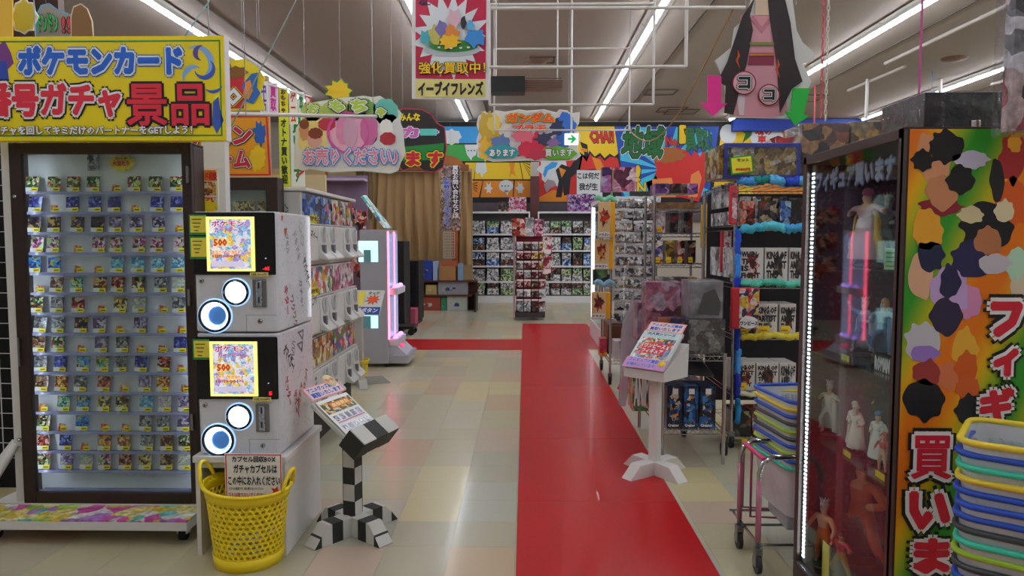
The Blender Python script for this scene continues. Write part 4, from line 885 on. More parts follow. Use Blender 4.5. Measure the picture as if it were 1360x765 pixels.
# white stand
sx, sy_ = F(871, 632); sy_ += .05
t, yw = stand('info_stand', 'white wooden stand with a sloped notice at the right edge of the red walkway', sx, sy_, radians(35), .235, P(871, 497, sy_)[1], .055, (PAINTW, PAINTW), False, radians(-44), None, 42, None, foot_h=.085)
hz = P(871, 500, sy_)[1]
RZ = Matrix.Rotation(radians(-44), 4, 'Z'); base = Matrix.Translation((-.0,.0,hz)) @ RZ
pr = MB().prism([(0,0),(0,0)], 0, 0) if False else MB()
for s in (0,):
    side = [(-.13, 0), (.13, 0), (.14, .20), (-.13, .055)]   # (y, z)
    vs = [(x, y, z) for x in (-.145, .145) for y, z in side]
    pr.add(vs, [(0,1,2,3),(4,7,6,5),(0,4,5,1),(1,5,6,2),(2,6,7,3),(3,7,4,0)])
pr.v = [base @ v for v in pr.v]; pr.build('sloped_box', PAINTW, t, bevel=.002)
sl = math.atan2(.145, .27); Mx = base @ Matrix.Translation((0,-.13,.055)) @ Matrix.Rotation(radians(42), 4, 'X')
mxbox(Mx, -.14, .14, .01, .30, .0, .015, 'back_board', PAINTW, t, .002)
mxbox(Mx, -.13, .13, .07, .29, .0155, .018, 'card', M('cfe4e4',.5), t); mxbox(Mx, -.12, .12, .08, .24, .0182, .019, 'picture', art(['e8c83a','d84a3a','f4e8d8','2a2a3a','c88ab0','5a9ad0'], 60), t)
mxbox(Mx, -.085, .085, .115, .20, .0192, .020, 'red_panel', mR, t)
otext('ワンピース', -.075, .075, .16, .195, .0205, [WHITE], t, .04, (), Mx=Mx, world=False); otext('フィギュア', -.075, .075, .12, .155, .0205, [WHITE], t, .04, (), Mx=Mx, world=False)
otext('大人気シリーズ', -.10, .10, .262, .285, .0205, [M('2a4a8a',.5)], t, .03, (), Mx=Mx, world=False)
mxbox(Mx, -.145, .145, -.005, .075, .02, .023, 'lower_notice', M('d89ad8',.5), t); otext('フィギュアの買取', -.12, .09, .04, .07, .0235, [M('3a6ad8',.5), WHITE], t, .04, (.08,), Mx=Mx, world=False, d=.0006); otext('お待ちしています', -.12, .08, .004, .034, .0235, [M('3a6ad8',.5), WHITE], t, .04, (.08,), Mx=Mx, world=False, d=.0006)
mxbox(Mx, -.13, .13, .295, .375, .012, .015, 'header_card', M('f0a8a0',.5), t, .0); mxbox(Mx, -.12, .12, .303, .367, .015, .016, 'header_face', M('f8d8d0',.5), t)
otext('アニメグッズ高価', -.11, .11, .338, .364, .0165, [BLUE, WHITE], t, .04, (.08,), Mx=Mx, world=False, d=.0006); otext('買取いたします', -.11, .11, .306, .332, .0165, [BLUE, WHITE], t, .04, (.08,), Mx=Mx, world=False, d=.0006)
b = MB().lathe([(.022,0),(.022,.002),(0,.002)], 16); b.v = [Mx @ (v+Vector((.115,.045,.024))) for v in b.v]; b.build('round_badge', mY, t)
# little stand before the pink game machine
sx, sy_ = F(478, 510)
t, yw = stand('info_stand', 'small white stand with a sloped instruction sign in front of the pink lit game machine', sx, sy_, radians(20), .30, P(478, 418, sy_)[1], .07, (M('b4b2ae',.5), PAINTW), False, 0, None, 30, None, foot_h=.08)
hz = P(478, 418, sy_)[1]; Mx = Matrix.Translation((.03,-.05,hz)) @ Matrix.Rotation(radians(-6), 4, 'Z') @ Matrix.Rotation(radians(48), 4, 'X')
mxbox(Mx, -.19, .19, 0, .30, 0, .02, 'sign_board', M('d8d8d4',.5), t, .003); mxbox(Mx, -.19, .19, .0, .085, .021, .024, 'blue_strip', M('2450a8',.5), t)
mxbox(Mx, -.17, .0, .10, .28, .021, .023, 'yellow_patch', M('e8d84a',.5), t); otext('クイズボタン', -.17, .17, .015, .075, .0245, [WHITE], t, .04, (), Mx=Mx, world=False)
b = MB().prism(burst(.09, .18, .08, .07, 9, .5, .1, 3), -.0235, -.021); b.v = [Mx @ Vector((v.x, v.z, -v.y)) for v in b.v]; b.build('burst', M('e0501e',.5), t)
otext('タッチ', .03, .15, .24, .28, .024, [M('1e6a3a',.5)], t, .03, (), Mx=Mx, world=False)

# ------------------------------------------------------------ row of white capsule towers facing the aisle
gx = -1.45; gW = M('d0d0ce', .4)
pals = [P_BLUE, P_COMIC, P_RED, P_COMIC, P_PINK, P_SILV, P_GOLD, P_COMIC, P_RED]
yy0, zz0 = PX(404, 250, gx)
up = .497; zt_ = zz0-.02
for c in range(2):
    for r in range(3):
        w_ = .665; ya = yy0 + c*(w_+.006); z1_ = zt_ - r*up; z0_ = z1_-up+.004
        m = T('capsule_tower_unit', '%s white toy capsule machine, %s from the near end of the tower row' % (('top', 'middle', 'bottom')[r], ORD[c]), 'capsule machine', (gx-.15, ya+w_/2, z0_))
        dx = .24 if c == 0 else .24
        MB().box(gx-dx, gx-.02, ya, ya+w_, z0_, z1_).build('body', gW, m, True, bevel=.008)
        MB().box(gx-.022, gx-.004, ya+.012, ya+w_-.012, z1_-.205, z1_-.012).build('poster_panel', art(pals[(r*3+c) % 9], 16, .25), m, True)
        MB().box(gx-.02, gx+.02, ya, ya+w_, z1_-.215, z1_-.207).build('poster_ledge', gW, m, True)
        if r < 2 and c == 0:
            Mt = Matrix(((0,0,1,gx),(1,0,0,ya),(0,1,0,0),(0,0,0,1)))
            b = MB().prism(burst(ya+.2, z1_-.175, .16, .035, 12, .7, .1, 3), -gx+.0, -gx+.002); b.v = [Vector((-v.y-.001+.0, v.x, v.z)) for v in b.v]; b.build('burst', mY, m, True)
            otext('ポケモン', .08, .32, z1_-.19, z1_-.155, .003, [M('1a1a2a',.5)], m, .05, (), Mx=Mt)
        MB().box(gx-.02, gx+.028, ya+.004, ya+w_-.004, z0_+.03, z1_-.22).build('front_panel', gW, m, True, bevel=.01)
        for d_ in range(2):                        # curved dispensers
            yc = ya + w_*(.46+.36*d_); prf = []
            pts = [(-.02, z0_+.05), (.09, z0_+.03), (.10, z0_+.045), (.045, z0_+.10), (.03, z1_-.22), (-.02, z1_-.22)]
            b = MB(); vs = [(gx+x, yc+s*.10, z) for s in (-1, 1) for x, z in pts]; n = 6
            b.add(vs, [tuple(range(n)), tuple(range(n, 2*n))[::-1]]+[(i, n+i, n+(i+1) % n, (i+1) % n) for i in range(n)]); b.build('dispenser', gW, m, True, bevel=.012, seg=3)
            MB().lathe([(.06, .0), (.06, .008), (.052, .010), (.052, .004), (0, .004)], 20, 0, (gx+.036, yc, z0_+.21), 'x').build('dial_ring', M('bcc0c2',.4), m, True)
            MB().box(gx+.036, gx+.058, yc-.01, yc+.01, z0_+.165, z0_+.255).build('dial_handle', gW, m, True, bevel=.004)
            MB().box(gx+.03, gx+.066, yc-.07, yc-.03, z0_+.055, z0_+.14).build('capsule_slot', M('6a6a70',.4), m, True)
            MB().box(gx+.03, gx+.042, yc+.05, yc+.07, z0_+.19, z0_+.22).build('coin_slot', BLACK, m, True)
        if c == 0:
            for (s, a, b_, wd, hg, rot, col) in ([('すごい', .05, .44, .14, .05, -1.1, '2a8a4a')] if r == 0 else [('ワクワク!', .03, .25, .16, .05, .3, '7a7a80')] if r == 1 else [('オマイガー', .04, .3, .18, .05, -1.4, '18181c')]):
                otext(s, 0, wd, 0, hg, 0, [M(col,.6)], m, .02, (), Mx=Matrix.Translation((gx-.24+a-(gx-.15), ya-.001-(ya+w_/2), b_)) @ Matrix.Rotation(pi/2, 4, 'X') @ Matrix.Rotation(rot, 4, 'Z'), world=False, name='scrawl')
            for (s_, yy_, zz_, wd, hg, rot, col) in ([('ズイー!', .03, .20, .15, .05, -.25, '18181c')], [('〜ワ', .03, .2, .14, .05, .4, '7a7a80')], [('オマイガー', .06, .24, .19, .05, -1.45, '18181c')])[r]:
                otext(s_, 0, wd, 0, hg, 0, [M(col,.6)], m, .04, (), Mx=Matrix(((0,0,1,gx+.0288),(1,0,0,ya+yy_),(0,1,0,z0_+zz_),(0,0,0,1))) @ Matrix.Rotation(rot, 4, 'Z'), name='scrawl')
tb0 = T('tower_frame', 'white cap and plinth carrying the row of toy capsule machines', 'frame', (gx-.1, yy0+.7, 0))
MB().box(gx-.25, gx+.02, yy0-.01, yy0+1.36, zt_+.001, zt_+.025).build('cap', gW, tb0, True, bevel=.006); zb_0 = zt_-3*up
MB().box(gx-.22, gx-.03, yy0+.02, yy0+1.3, 0, zb_0).build('plinth', M('1c1a1c',.6), tb0, True)
for c in range(3):
    yy = yy0+.3+c*.42
    tag(MB().box(gx+.06, gx+.068, yy-.03, yy+.03, zt_-.17, zt_-.06).build('hanging_tag', art(P_COMIC, 30)), '%s small tag hanging before the top row of toy capsule machines' % ORD[c], 'tag')

# ------------------------------------------------------------ pink lit game machine
X0, X1 = P(473, 0, 8.0)[0], P(511, 0, 8.0)[0]; h = P(490, 305, 8.0)[1]; Y0, Y1 = 8.0, 8.62
m = T('game_machine', 'tall white prize game machine with pink light strips and two control shelves', 'game machine', ((X0+X1)/2, (Y0+Y1)/2, 0))
gmw = M('a9a9b4', .35)
MB().box(X0, X1, Y0, Y1, .04, h).build('body', gmw, m, True, bevel=.01)
LP = M('ff5a78', .4, emit=6.0, name='pink_strip'); LC = M('bfeef4', .3, emit=1.1); LV = M('b090ff', .3, emit=1.8)
MB().box(X1-.004, X1+.012, Y0+.0, Y0+.03, .32, h-.02).build('light_strip', LP, m, True); MB().box(X1-.004, X1+.012, Y0+.36, Y0+.385, .32, h-.02).build('light_strip', LP, m, True)
for z0_, z1_ in ((.92, h-.05), (.34, .80)):
    MB().box(X1, X1+.006, Y0+.04, Y1-.03, z0_, z1_).build('window', M('9aaad8', .1, emit=.5), m, True)
    MB().box(X1-.0, X1+.10, Y0+.03, Y1-.05, z0_-.10, z0_-.02).build('control_shelf', M('d8d4e4',.35), m, True, bevel=.01)
    for yy in (Y0+.12, Y0+.3, Y0+.46): MB().lathe([(.03,0),(.03,.02),(.015,.035),(0,.035)], 12, 0, (X1+.06, yy, z0_-.02)).build('control_button', LV, m, True)
MB().box(X1, X1+.22, Y0+.02, Y1, .04, .14).build('prize_tray', gmw, m, True, bevel=.01)
b = MB(); b.add([(X1,Y0+.05,.32),(X1+.19,Y0+.05,.14),(X1+.19,Y1-.05,.14),(X1,Y1-.05,.32),(X1,Y0+.05,.14),(X1,Y1-.05,.14)], [(0,1,2,3),(0,4,1),(3,2,5)]); b.build('prize_chute', M('c8c8d8',.3), m, True)
MB().box(X1+.04, X1+.14, Y0+.15, Y0+.33, .238, .246, 0, R3(0,.76,0)).build('pink_label', M('ff4a88',.4,emit=.5), m, True)
for a, b_, c, d in ((476, 320, 502, 348), (475, 408, 502, 436)):
    q = RECT(a, b_, c, d, Y0-.004); MB().box(q[0], q[1], Y0-.006, Y0, q[2], q[3]).build('side_window', LC, m, True, bevel=.004); MB().box(q[0]+.06, q[1]-.08, Y0-.010, Y0-.006, q[2], q[3]-.1).build('window_contents', M('5a8a90',.4,emit=.2), m, True)
for xx in (X0+.04, X1-.04):
    for yy in (Y0+.05, Y1-.05): MB().lathe([(.02,0),(.02,.04)], 8, 0, (xx, yy, 0)).build('foot', BLACK, m, True)
a = P(482, 262, 8.2); b_ = P(512, 303, 8.2)
hd = MB(); L_ = math.hypot(b_[0]-a[0], b_[1]-a[1]); 
hd.add([(a[0], 8.1, a[1]), (b_[0], 8.1, b_[1]), (b_[0], 8.5, b_[1]), (a[0]-.05, 8.5, a[1]+.03), (a[0]+.02, 8.1, a[1]+.015), (b_[0]+.02, 8.1, b_[1]+.01), (b_[0]+.02, 8.5, b_[1]+.01), (a[0]-.03, 8.5, a[1]+.045)], [(0,1,2,3),(4,7,6,5),(0,4,5,1),(1,5,6,2),(2,6,7,3),(3,7,4,0)])
hd.build('header_sign', art(['d8f0f0','5ac0b8','f4f8f8','3a7ab0','e8f4f4'], 14, emit=.3), m, True)

# ------------------------------------------------------------ hanging frames, signs and boards
pm = M('d6d2ce', .45)
def bars(name, lab, segs, r=.012, ups=()):
    xs = [p for s in segs for p in s]; c = Vector((sum(p[0] for p in xs)/len(xs), xs[0][1], min(p[2] for p in xs)))
    t = T(name, lab, 'frame', c)
    for a, b in segs: MB().tube(a, b, r, 4).build('bar', pm, t, True)
    for x, y, z in ups: MB().tube((x, y, z), (x, y, H-.001), .003, 5).build('hanging_wire', STEEL, t, True)
xa = -.31; 
for k, (Y, zb, xr, xl) in enumerate(((5.0, 2.62, 1.10, -.31), (6.36, 2.62, 1.12, -.31), (7.8, 2.62, 1.12, -.33))):
    segs = [((xl, Y, zb), (xr, Y, zb)), ((xl, Y, zb), (xl, Y, 3.48)), ((xr, Y, zb), (xr, Y, 3.48)), ((xl, Y, 3.48), (xr, Y, 3.48))]
    bars('ceiling_frame', ['nearest white tubular frame hanging right of the poster', 'middle white tubular frame hanging behind the nearest one', 'farthest white tubular frame hanging before the model kit board'][k], segs, .014 if k < 2 else .012, [(xl, Y, 3.48), (xr, Y, 3.48)])
a = P(652, 11, 4.95); b = P(990, 10, 4.95); bars('ceiling_bar', 'long white bar hung between the poster and the costume board', [((a[0], 4.95, a[1]), (b[0], 4.95, b[1]))], .013, [(a[0]+.05, 4.95, a[1]), (b[0], 4.95, b[1])])
a = P(300, 151, 4.5); b = P(500, 155, 5.2); bars('ceiling_bar', 'white bar slung in front of the pastel toy board', [((a[0], 4.5, a[1]), (b[0], 5.2, b[1]))], .014, [(a[0]+.1, 4.57, a[1]), (b[0]-.02, 5.18, b[1])])
# poster
Y = 4.7; t = board('hanging_poster', 'tall white edged crimson poster with イーブイフレンズ on its pale yellow foot', 'poster', [(547,-8),(651,-8),(649,133),(547,131)], Y, M('e8e8ec',.3))
onb(t, [(552,-6),(646,-6),(645,106),(552,104)], Y, 1, M('c41848',.4), 'crimson_field'); onb(t, burst(598, 48, 50, 56, 17, .70, .1, 4), Y, 2, M('dfe6ec',.4), 'white_burst')
onb(t, oval(600, 66, 38, 9, 24), Y, 3, M('b8c4cc',.4)); onb(t, oval(602, 61, 32, 8, 24), Y, 4, M('3a8a3a',.5), 'green_oval')
for i, (cx, cy_, rx, ry, col, n) in enumerate([(577,46,8,14,'c8c060',7),(588,38,9,13,'7a70b8',6),(603,26,10,14,'e0b8c8',6),(599,42,10,12,'e08a3a',7),(615,30,4,9,'2a2a34',6),(630,50,14,12,'3a90e0',8),(598,56,14,9,'f4c020',9),(564,50,7,10,'4ab0c0',6),(625,34,6,8,'5ab0e8',6)]): onb(t, soft(burst(cx, cy_, rx*1.1, ry*1.1, n, .7, .3, i+20)), Y, 5+.5*i, M(col,.5), 'coloured_blob')
for px in (583, 599, 612, 622): onb(t, oval(px, 64+abs(px-602)*-.06, 2.2, 1.2, 10), Y, 10, WHITE, 'dot')
tb(t, '強化買取中！', 556, 82, 645, 98, Y, 4, [M('f4c818',.45), mK], .018, (.07,)); tb(t, 'GL', 555, 0, 572, 7, Y, 2, [M('3a1a4a',.5)], .05, ())
onb(t, rec(552, 105, 645, 129), Y, 1.5, M('e6dc8c',.4), 'yellow_foot'); tb(t, 'イーブイフレンズ', 555, 108, 642, 127, Y, 2.5, [M('1c1814',.5)], .05, ())
# pastel toy board
Y = 6.0; pts = [(392,222),(392,196),(394,170),(402,160),(404,148),(412,142),(420,136),(432,134),(445,132),(458,130),(470,130),(482,128),(494,130),(504,128),(514,134),(524,140),(532,150),(531,162),(535,176),(536,192),(538,204),(532,214),(528,226),(518,230),(480,226),(440,228),(412,224),(402,226)]
t = board('hanging_sign', 'pastel cut-out toy board lettered おもちゃ お売りください in the middle left', 'sign', pts, Y, M('e8e6dc',.45), rim=M('c8e8d8',.5), rimd=1)
for (cx, cy_, rx, ry, n, col) in [(415,148,14,12,8,'c8d86a'),(446,146,17,14,8,'b8d060'),(480,144,18,13,8,'7ab04a'),(512,148,16,16,8,'6ac8b8'),(415,182,18,26,8,'f0e088'),(470,175,30,26,9,'f4b8d0'),(512,180,22,28,9,'e8e8e8')]: onb(t, cloud(cx, cy_, rx, ry, n), Y, 1, M(col,.5), 'pastel_cloud')
for (cx, cy_, rx, ry, n, col, l) in [(404,172,6,14,9,'d89a6a',2),(418,184,9,12,9,'e8b0a0',2),(404,165,6,6,10,'8a4a2a',3),(419,177,9,7,10,'8a4028',3),(434,165,11,8,8,'c83a4a',2),(465,175,9,20,9,'d8a8c0',3),(455,172,8,18,8,'e890b8',2.5),(490,172,11,20,8,'d870a8',2.6),(513,178,9,18,10,'f4f0ec',3),(513,168,8,9,10,'fafaf4',4),(515,184,10,8,8,'b83040',5)]: onb(t, cloud(cx, cy_, rx, ry, n), Y, l, M(col,.5), 'pastel_shape')
crescent(t, 462, 176, 28, 0, 2*pi-.01, 3, Y, 3.5, mP, 30)
for ch, a, b_, c, d in (('お',408,138,423,152),('も',438,133,458,149),('ち',466,132,488,150),('ゃ',499,143,513,156)): tb(t, ch, a, b_, c, d, Y, 5, [M('b8d84a',.5), mW, M('1a3a3a',.5)], .06, (.13, .2))
tb(t, 'お売りください♪', 404, 197, 528, 219, Y, 5, [M('e88aa8',.5), mW, M('4a90e0',.5)], .025, (.085, .17))
for px in (405, 520): x_, z_ = P(px, 140, Y); MB().tube((x_, Y+.008, z_), (x_, Y+.008, H-.001), .0016, 5).build('hanging_wire', STEEL, t, True)
hang(board('cutout_board', 'spiky yellow cut-out board standing up behind the pastel toy board', 'board', burst(450, 120, 17, 15, 9, .75, .15, 5), Y+.2, M('e8c020',.5), rim=M('3a9a4a',.5), rimd=1.5), [P(450,0,Y+.2)[0]], Y+.206, P(450,110,Y+.2)[1])
# car board
Y = 7.6; t = board('hanging_sign', 'red and black car shaped board lettered みんなカーます', 'sign', [(520,175),(524,150),(536,145),(560,146),(572,152),(580,164),(590,170),(592,196),(590,210),(588,222),(577,228),(562,226),(552,216),(545,222),(535,226),(528,215)], Y, M('2a2228',.5), rim=M('c83048',.5), rimd=1.5)
onb(t, [(524,196),(590,190),(588,212),(526,214)], Y, 1, mG); tb(t, 'みんな', 530, 150, 558, 161, Y, 2, [mY, mK], .05, (.1,)); tb(t, 'カー', 534, 168, 582, 183, Y, 2, [M('d86ac8',.5), mW], .08, (.14,)); onb(t, rec(558, 171, 580, 180), Y, 4, M('5ad0c8',.5)); 
tb(t, 'ま', 539, 201, 558, 221, Y, 2, [mR, mY, mK], .06, (.14, .2)); tb(t, 'す', 568, 201, 588, 222, Y, 2, [mR, mY, mK], .06, (.14, .2))
for px in (535, 580): x_, z_ = P(px, 160, Y); MB().tube((x_, Y+.008, z_), (x_, Y+.008, H-.001), .0016, 5).build('hanging_wire', STEEL, t, True)
# model kit board
Y = 9.0; pts = [(635,208),(634,186),(637,176),(634,166),(636,155),(645,148),(652,152),(660,147),(672,149),(690,146),(700,148),(722,146),(738,150),(742,146),(752,147),(757,151),(769,149),(768,164),(764,170),(770,180),(766,198),(771,206),(764,212),(730,214),(700,212),(680,213),(655,214)]
t = board('hanging_sign', 'wide cut-out model kit board with ガンダムプラモ and あります 買います', 'sign', pts, Y, M('d8d4cc',.5), rim=mW, rimd=1)
for i, (cx, cy_, rx, ry, n, col) in enumerate([(653,180,14,25,11,'d8a62c'),(750,178,14,24,11,'2c66bc'),(702,172,30,24,12,'c8c4cc'),(648,168,13,20,9,'c8a83a'),(656,164,12,14,8,'e0c860'),(752,164,15,17,9,'2a6ac8'),(740,170,10,12,8,'24345a'),(645,198,10,14,8,'e8b838'),(705,195,20,18,10,'d02848'),(695,180,14,12,8,'e06a80'),(722,185,12,10,8,'3a3a5a'),(665,188,14,9,9,'5a7ab0'),(736,190,8,8,8,'8a6aa0'),(714,205,16,7,8,'c03050')]): onb(t, soft(burst(cx, cy_, rx*1.15, ry*1.15, n, .65, .3, i+3), 1), Y, 1+.4*i, M(col,.5), 'coloured_shape')
tb(t, 'ガンダム', 672, 150, 737, 163, Y, 7, [M('e8501c',.5), mY, mK], .07, (.12,.16)); tb(t, 'プラモ', 680, 165, 726, 175, Y, 7, [M('e8501c',.5), mW, mK], .07, (.12,.16))
onb(t, [(643,203),(650,195),(668,192),(686,197),(690,204),(682,210),(655,211)], Y, 6, M('2ea8b0',.5), 'teal_plate'); onb(t, [(716,205),(724,196),(742,194),(760,198),(767,204),(758,211),(728,212)], Y, 6, M('62b02c',.5), 'green_plate')
tb(t, 'あります', 650, 198, 684, 208, Y, 8, [mW, M('24444a',.5)], .04, (.09,)); tb(t, '買います', 724, 198, 761, 208, Y, 8, [mW, M('2a4a1a',.5)], .02, (.07,))
for px in (650, 755): x_, z_ = P(px, 155, Y); MB().tube((x_, Y+.008, z_), (x_, Y+.008, H-.001), .0016, 5).build('hanging_wire', STEEL, t, True)
# exit sign
Y = 8.6; q = RECT(750, 177, 768, 192, Y); t = T('exit_sign', 'small white exit direction sign with a green arrow on a ceiling rod', 'sign', ((q[0]+q[1])/2, Y, q[2]))
MB().box(q[0], q[1], Y, Y+.05, q[2], q[3]).build('sign_box', M('e8f4ec',.3,emit=1.3), t, True, bevel=.004)
onb(t, [(754,183),(760,183),(757,179),(760,179),(766,184.5),(760,190),(757,190),(760,186),(754,186)], Y, 1, M('10a050',.4,emit=.6), 'arrow')
MB().tube(((q[0]+q[1])/2, Y+.025, q[3]), ((q[0]+q[1])/2, Y+.025, H-.001), .012, 6).build('rod', pm, t, True)
# ceiling speaker / air unit
a0 = P(652, 111, 7.4); a1 = P(697, 111, 7.4); tp = P(670, 101, 7.4)[1]; bt = P(670, 122, 7.4)[1]
t = T('ceiling_unit', 'black box and slatted duct hung below the ceiling behind the white frames', 'ceiling unit', ((a0[0]+a1[0])/2, 7.4, bt))
MB().box(a0[0], a1[0], 7.4, 7.6, bt, tp).build('black_box', BLACK, t, True); b0 = P(748, 0, 7.4)[0]
MB().box(a1[0], b0, 7.45, 7.6, bt+.04, tp-.03).build('duct', M('8a6a58',.5), t, True)
for k in range(5): MB().box(a1[0]+.01, b0-.01, 7.44, 7.45, bt+.05+k*.022, bt+.058+k*.022).build('slat', M('5a463c',.5), t, True)
for x_ in (a0[0]+.05, b0-.05): MB().tube((x_, 7.5, tp-.03), (x_, 7.5, H-.001), .008, 5).build('hanging_rod', pm, t, True)
# costume board (plain kimono shapes, no figure)
Y = 3.55
def cut(lab, pts, mat, nm='cutout_board', **k): return board(nm, lab, 'board', pts, Y, mat, **k)
t = cut('large hanging board, dark coat over pink kimono, with two round コ badges', [(950,80),(972,62),(976,36),(990,24),(1000,-6),(1052,-6),(1058,40),(1066,56),(1082,70),(1080,80),(1066,84),(1078,108),(1068,128),(1060,158),(968,156),(962,110),(956,92)], M('d8dad8',.45))
onb(t, [(984,20),(1038,20),(1046,150),(1028,156),(974,154)], Y, 1, M('d89aa8',.5), 'pink_robe'); onb(t, [(996,24),(1012,44),(1028,24),(1024,20),(1012,36),(1000,20)], Y, 2, M('c07888',.5), 'collar')
onb(t, [(1003,-4),(986,22),(966,82),(953,108),(964,114),(962,150),(974,152),(992,84),(1000,40),(996,20)], Y, 3, M('2c2024',.5), 'coat_half'); onb(t, [(1022,20),(1032,84),(1036,150),(1052,118),(1066,108),(1056,78),(1050,30),(1042,-4),(1020,-4)], Y, 3, M('2c2024',.5), 'coat_half')
onb(t, [(996,70),(1028,70),(1028,86),(994,86)], Y, 2.5, M('8a2a4a',.5), 'sash'); onb(t, [(996,56),(1028,56),(1028,60),(996,60)], Y, 3.5, M('7a8a3a',.5), 'cord'); onb(t, [(996,71),(1028,71),(1028,74),(996,74)], Y, 3.5, M('c87a2a',.5), 'cord')
for a, b_ in ((980, 66), (1033, 78)): onb(t, [(a,b_),(a+3,b_+8),(a,b_+14),(a+3,b_+26),(a-3,b_+14),(a,b_+8)], Y, 4, M('d0582a',.5), 'orange_trim')
onb(t, [(978,126),(990,122),(988,153),(982,153)], Y, 2, M('d8ccd4',.5), 'pale_fold'); onb(t, rec(1003,-6,1028,20), Y, 2, M('d8c0a8',.5), 'plain_top')
for (cx, cy_, r) in ((988.5, 110, 16), (1021.5, 126, 14.5)):
    onb(t, oval(cx, cy_, r, r, 28), Y, 5, M('8a2440',.5), 'badge_rim'); onb(t, oval(cx, cy_, r-1.6, r-1.6, 28), Y, 6, M('e8b8c4',.5), 'badge_disc')
    tb(t, 'コ', cx-r*.5, cy_-r*.5, cx+r*.5, cy_+r*.5, Y, 7, [M('1c1c1e',.5), mW, M('1c1c1e',.5)], .05, (.12,.18))
for x_ in (-.02, .1): MB().tube((P(1030,0,Y)[0]+x_, Y+.008, P(1030,0,Y)[1]-.02), (P(1030,0,Y)[0]+x_, Y+.008, H-.001), .003, 5).build('hanging_wire', STEEL, t, True)
for lab, pts, mt_ in (('pink downward arrow taped to the left of the costume board', [(939,101),(957,102),(957,138),(965,138),(946,155),(929,137),(939,138)], M('f0309a',.5)), ('bright green arrow pointing down left, taped to the right of the costume board', [(1052,118),(1074,118),(1066,152),(1073,155),(1055,167),(1040,147),(1049,150)], M('24c244',.5))):
    q = [P(a, b_, Y-.03) for a, b_ in pts]; tag(MB().prism(q, Y-.045, Y-.035).build('arrow_board', mt_), lab, 'arrow')
# chains, tape, cord
def chain(px, y0p, y1p, Yc, mats, lab):
    x_, za = P(px, y1p, Yc); zb = P(px, y0p, Yc)[1]; t = T('hanging_chain', lab, 'chain', (x_, Yc, za)); n = int((zb-za)/.028)
    for k in range(n):
        z = za+.014+k*.028; pts = [(.007*cos(a)*1.0, .017*sin(a)) for a in [2*pi*i/8 for i in range(8)]]
        pp = [(x_+(u if k % 2 else 0), Yc+(0 if k % 2 else u), z+v) for u, v in pts]
        MB().path(pp, .0028, 4, closed=True).build('link', mats[k % len(mats)], t, True)
chain(1090, -10, 158, 3.9, [M('d84a5a',.5)], 'red plastic chain hanging beside the costume board'); chain(1096, -10, 160, 4.0, [M('d8d0c8',.5)], 'white plastic chain hanging beside the red one')
x_, za = P(1219, 172, 2.6); tag(MB().box(x_-.004, x_+.004, 2.6, 2.602, za, H-.001).build('hanging_tape', M('c85a98',.5)), 'pink tape hanging from the ceiling above the figure case', 'tape')
pts = []
A = P(975, 10, 4.95); B = (1.12, 2.62)
for k in range(15):
    u = k/14; pts.append((A[0]+(B[0]-A[0])*u, 4.95+2.85*u, A[1]+(B[1]-A[1])*u - .42*sin(pi*u)*(.6+.6*u)))
tag(MB().path(pts, .006, 5).build('cord', M('a8824a',.6)), 'sagging yellow brown cord between the white frames and the costume board', 'cord')
t = T('hanging_rods', '', 'rod'); bpy.data.objects.remove(t)
for (px, y0p, y1p, Yc, lab) in ((1152, 105, 158, 7.2, 'white ceiling rod right of the costume board'), (1249, 105, 148, 6.5, 'white ceiling rod beside the outer light row')):
    x_, Yc = F(px, y0p, H); za = P(px, y1p, Yc)[1]; tag(MB().tube((x_, Yc, za), (x_, Yc, H-.001), .03, 8).build('ceiling_rod', pm), lab, 'rod')
q = RECT(1236, 124, 1247, 147, 12.3); tag(MB().box(q[0], q[1], 12.38, 12.42, q[2], q[3], 0, R3(0,.2,0)).tube(((q[0]+q[1])/2, 12.4, q[3]-.02), ((q[0]+q[1])/2, 12.4, H-.001), .004, 4).build('blue_sign', M('2a7ac8',.5)), 'small blue vertical sign at the outer right ceiling light', 'sign')
# reds: bar below ceiling at right back
tag(MB().tube((F(1083,112,H)[0], F(1083,112,H)[1], H-.001), (F(1083,112,H)[0], F(1083,112,H)[1], P(1083,165,F(1083,112,H)[1])[1]), .012, 6).build('red_rod', M('c02838',.5)), 'thin red rod rising behind the wrapped boxes at the right', 'rod')

# ------------------------------------------------------------ hanging pack racks
def pack_mesh(w, h, bg, hd):
    b = MB().box(-w/2, w/2, 0, .003, h*.78, h, 0)                       # header card
    b.add([(-w/2,0,h*.78),(w/2,0,h*.78),(w/2,-.002,0),(-w/2,-.002,0),(-w*.4,-.022,h*.6),(w*.4,-.022,h*.6),(w*.4,-.026,h*.14),(-w*.4,-.026,h*.14)], [(4,5,6,7),(0,1,5,4),(1,2,6,5),(2,3,7,6),(3,0,4,7)], 1)
    b.add([(-w/2,0.003,0),(w/2,0.003,0),(w/2,0.003,h*.8),(-w/2,0.003,h*.8)], [(0,1,2,3)], 1)
    return b.mesh('pack', [hd, bg])
def rack_frame(name, lab, x0, x1, y0, y1, h, wheels=True, posts=4):
    t = T(name, lab, 'rack', ((x0+x1)/2, (y0+y1)/2, 0)); w0 = .11 if wheels else .0
    for x in (x0, x1):
        for y in (y0, y1): MB().tube((x, y, w0 if wheels else 0.005), (x, y, h), .0125, 8).build('post', CHROME, t, True)
    if wheels:
        for x in (x0, x1):
            for y in (y0, y1):
                MB().box(x-.02, x+.02, y-.012, y+.012, .08, .115).box(x-.02, x-.016, y-.012, y+.012, .035, .09).box(x+.016, x+.02, y-.012, y+.012, .035, .09).build('caster_bracket', STEEL, t, True)
                MB().tube((x-.012, y+.01, .045), (x+.012, y+.01, .045), .045, 14).build('caster_wheel', RUBBER, t, True)
    return t
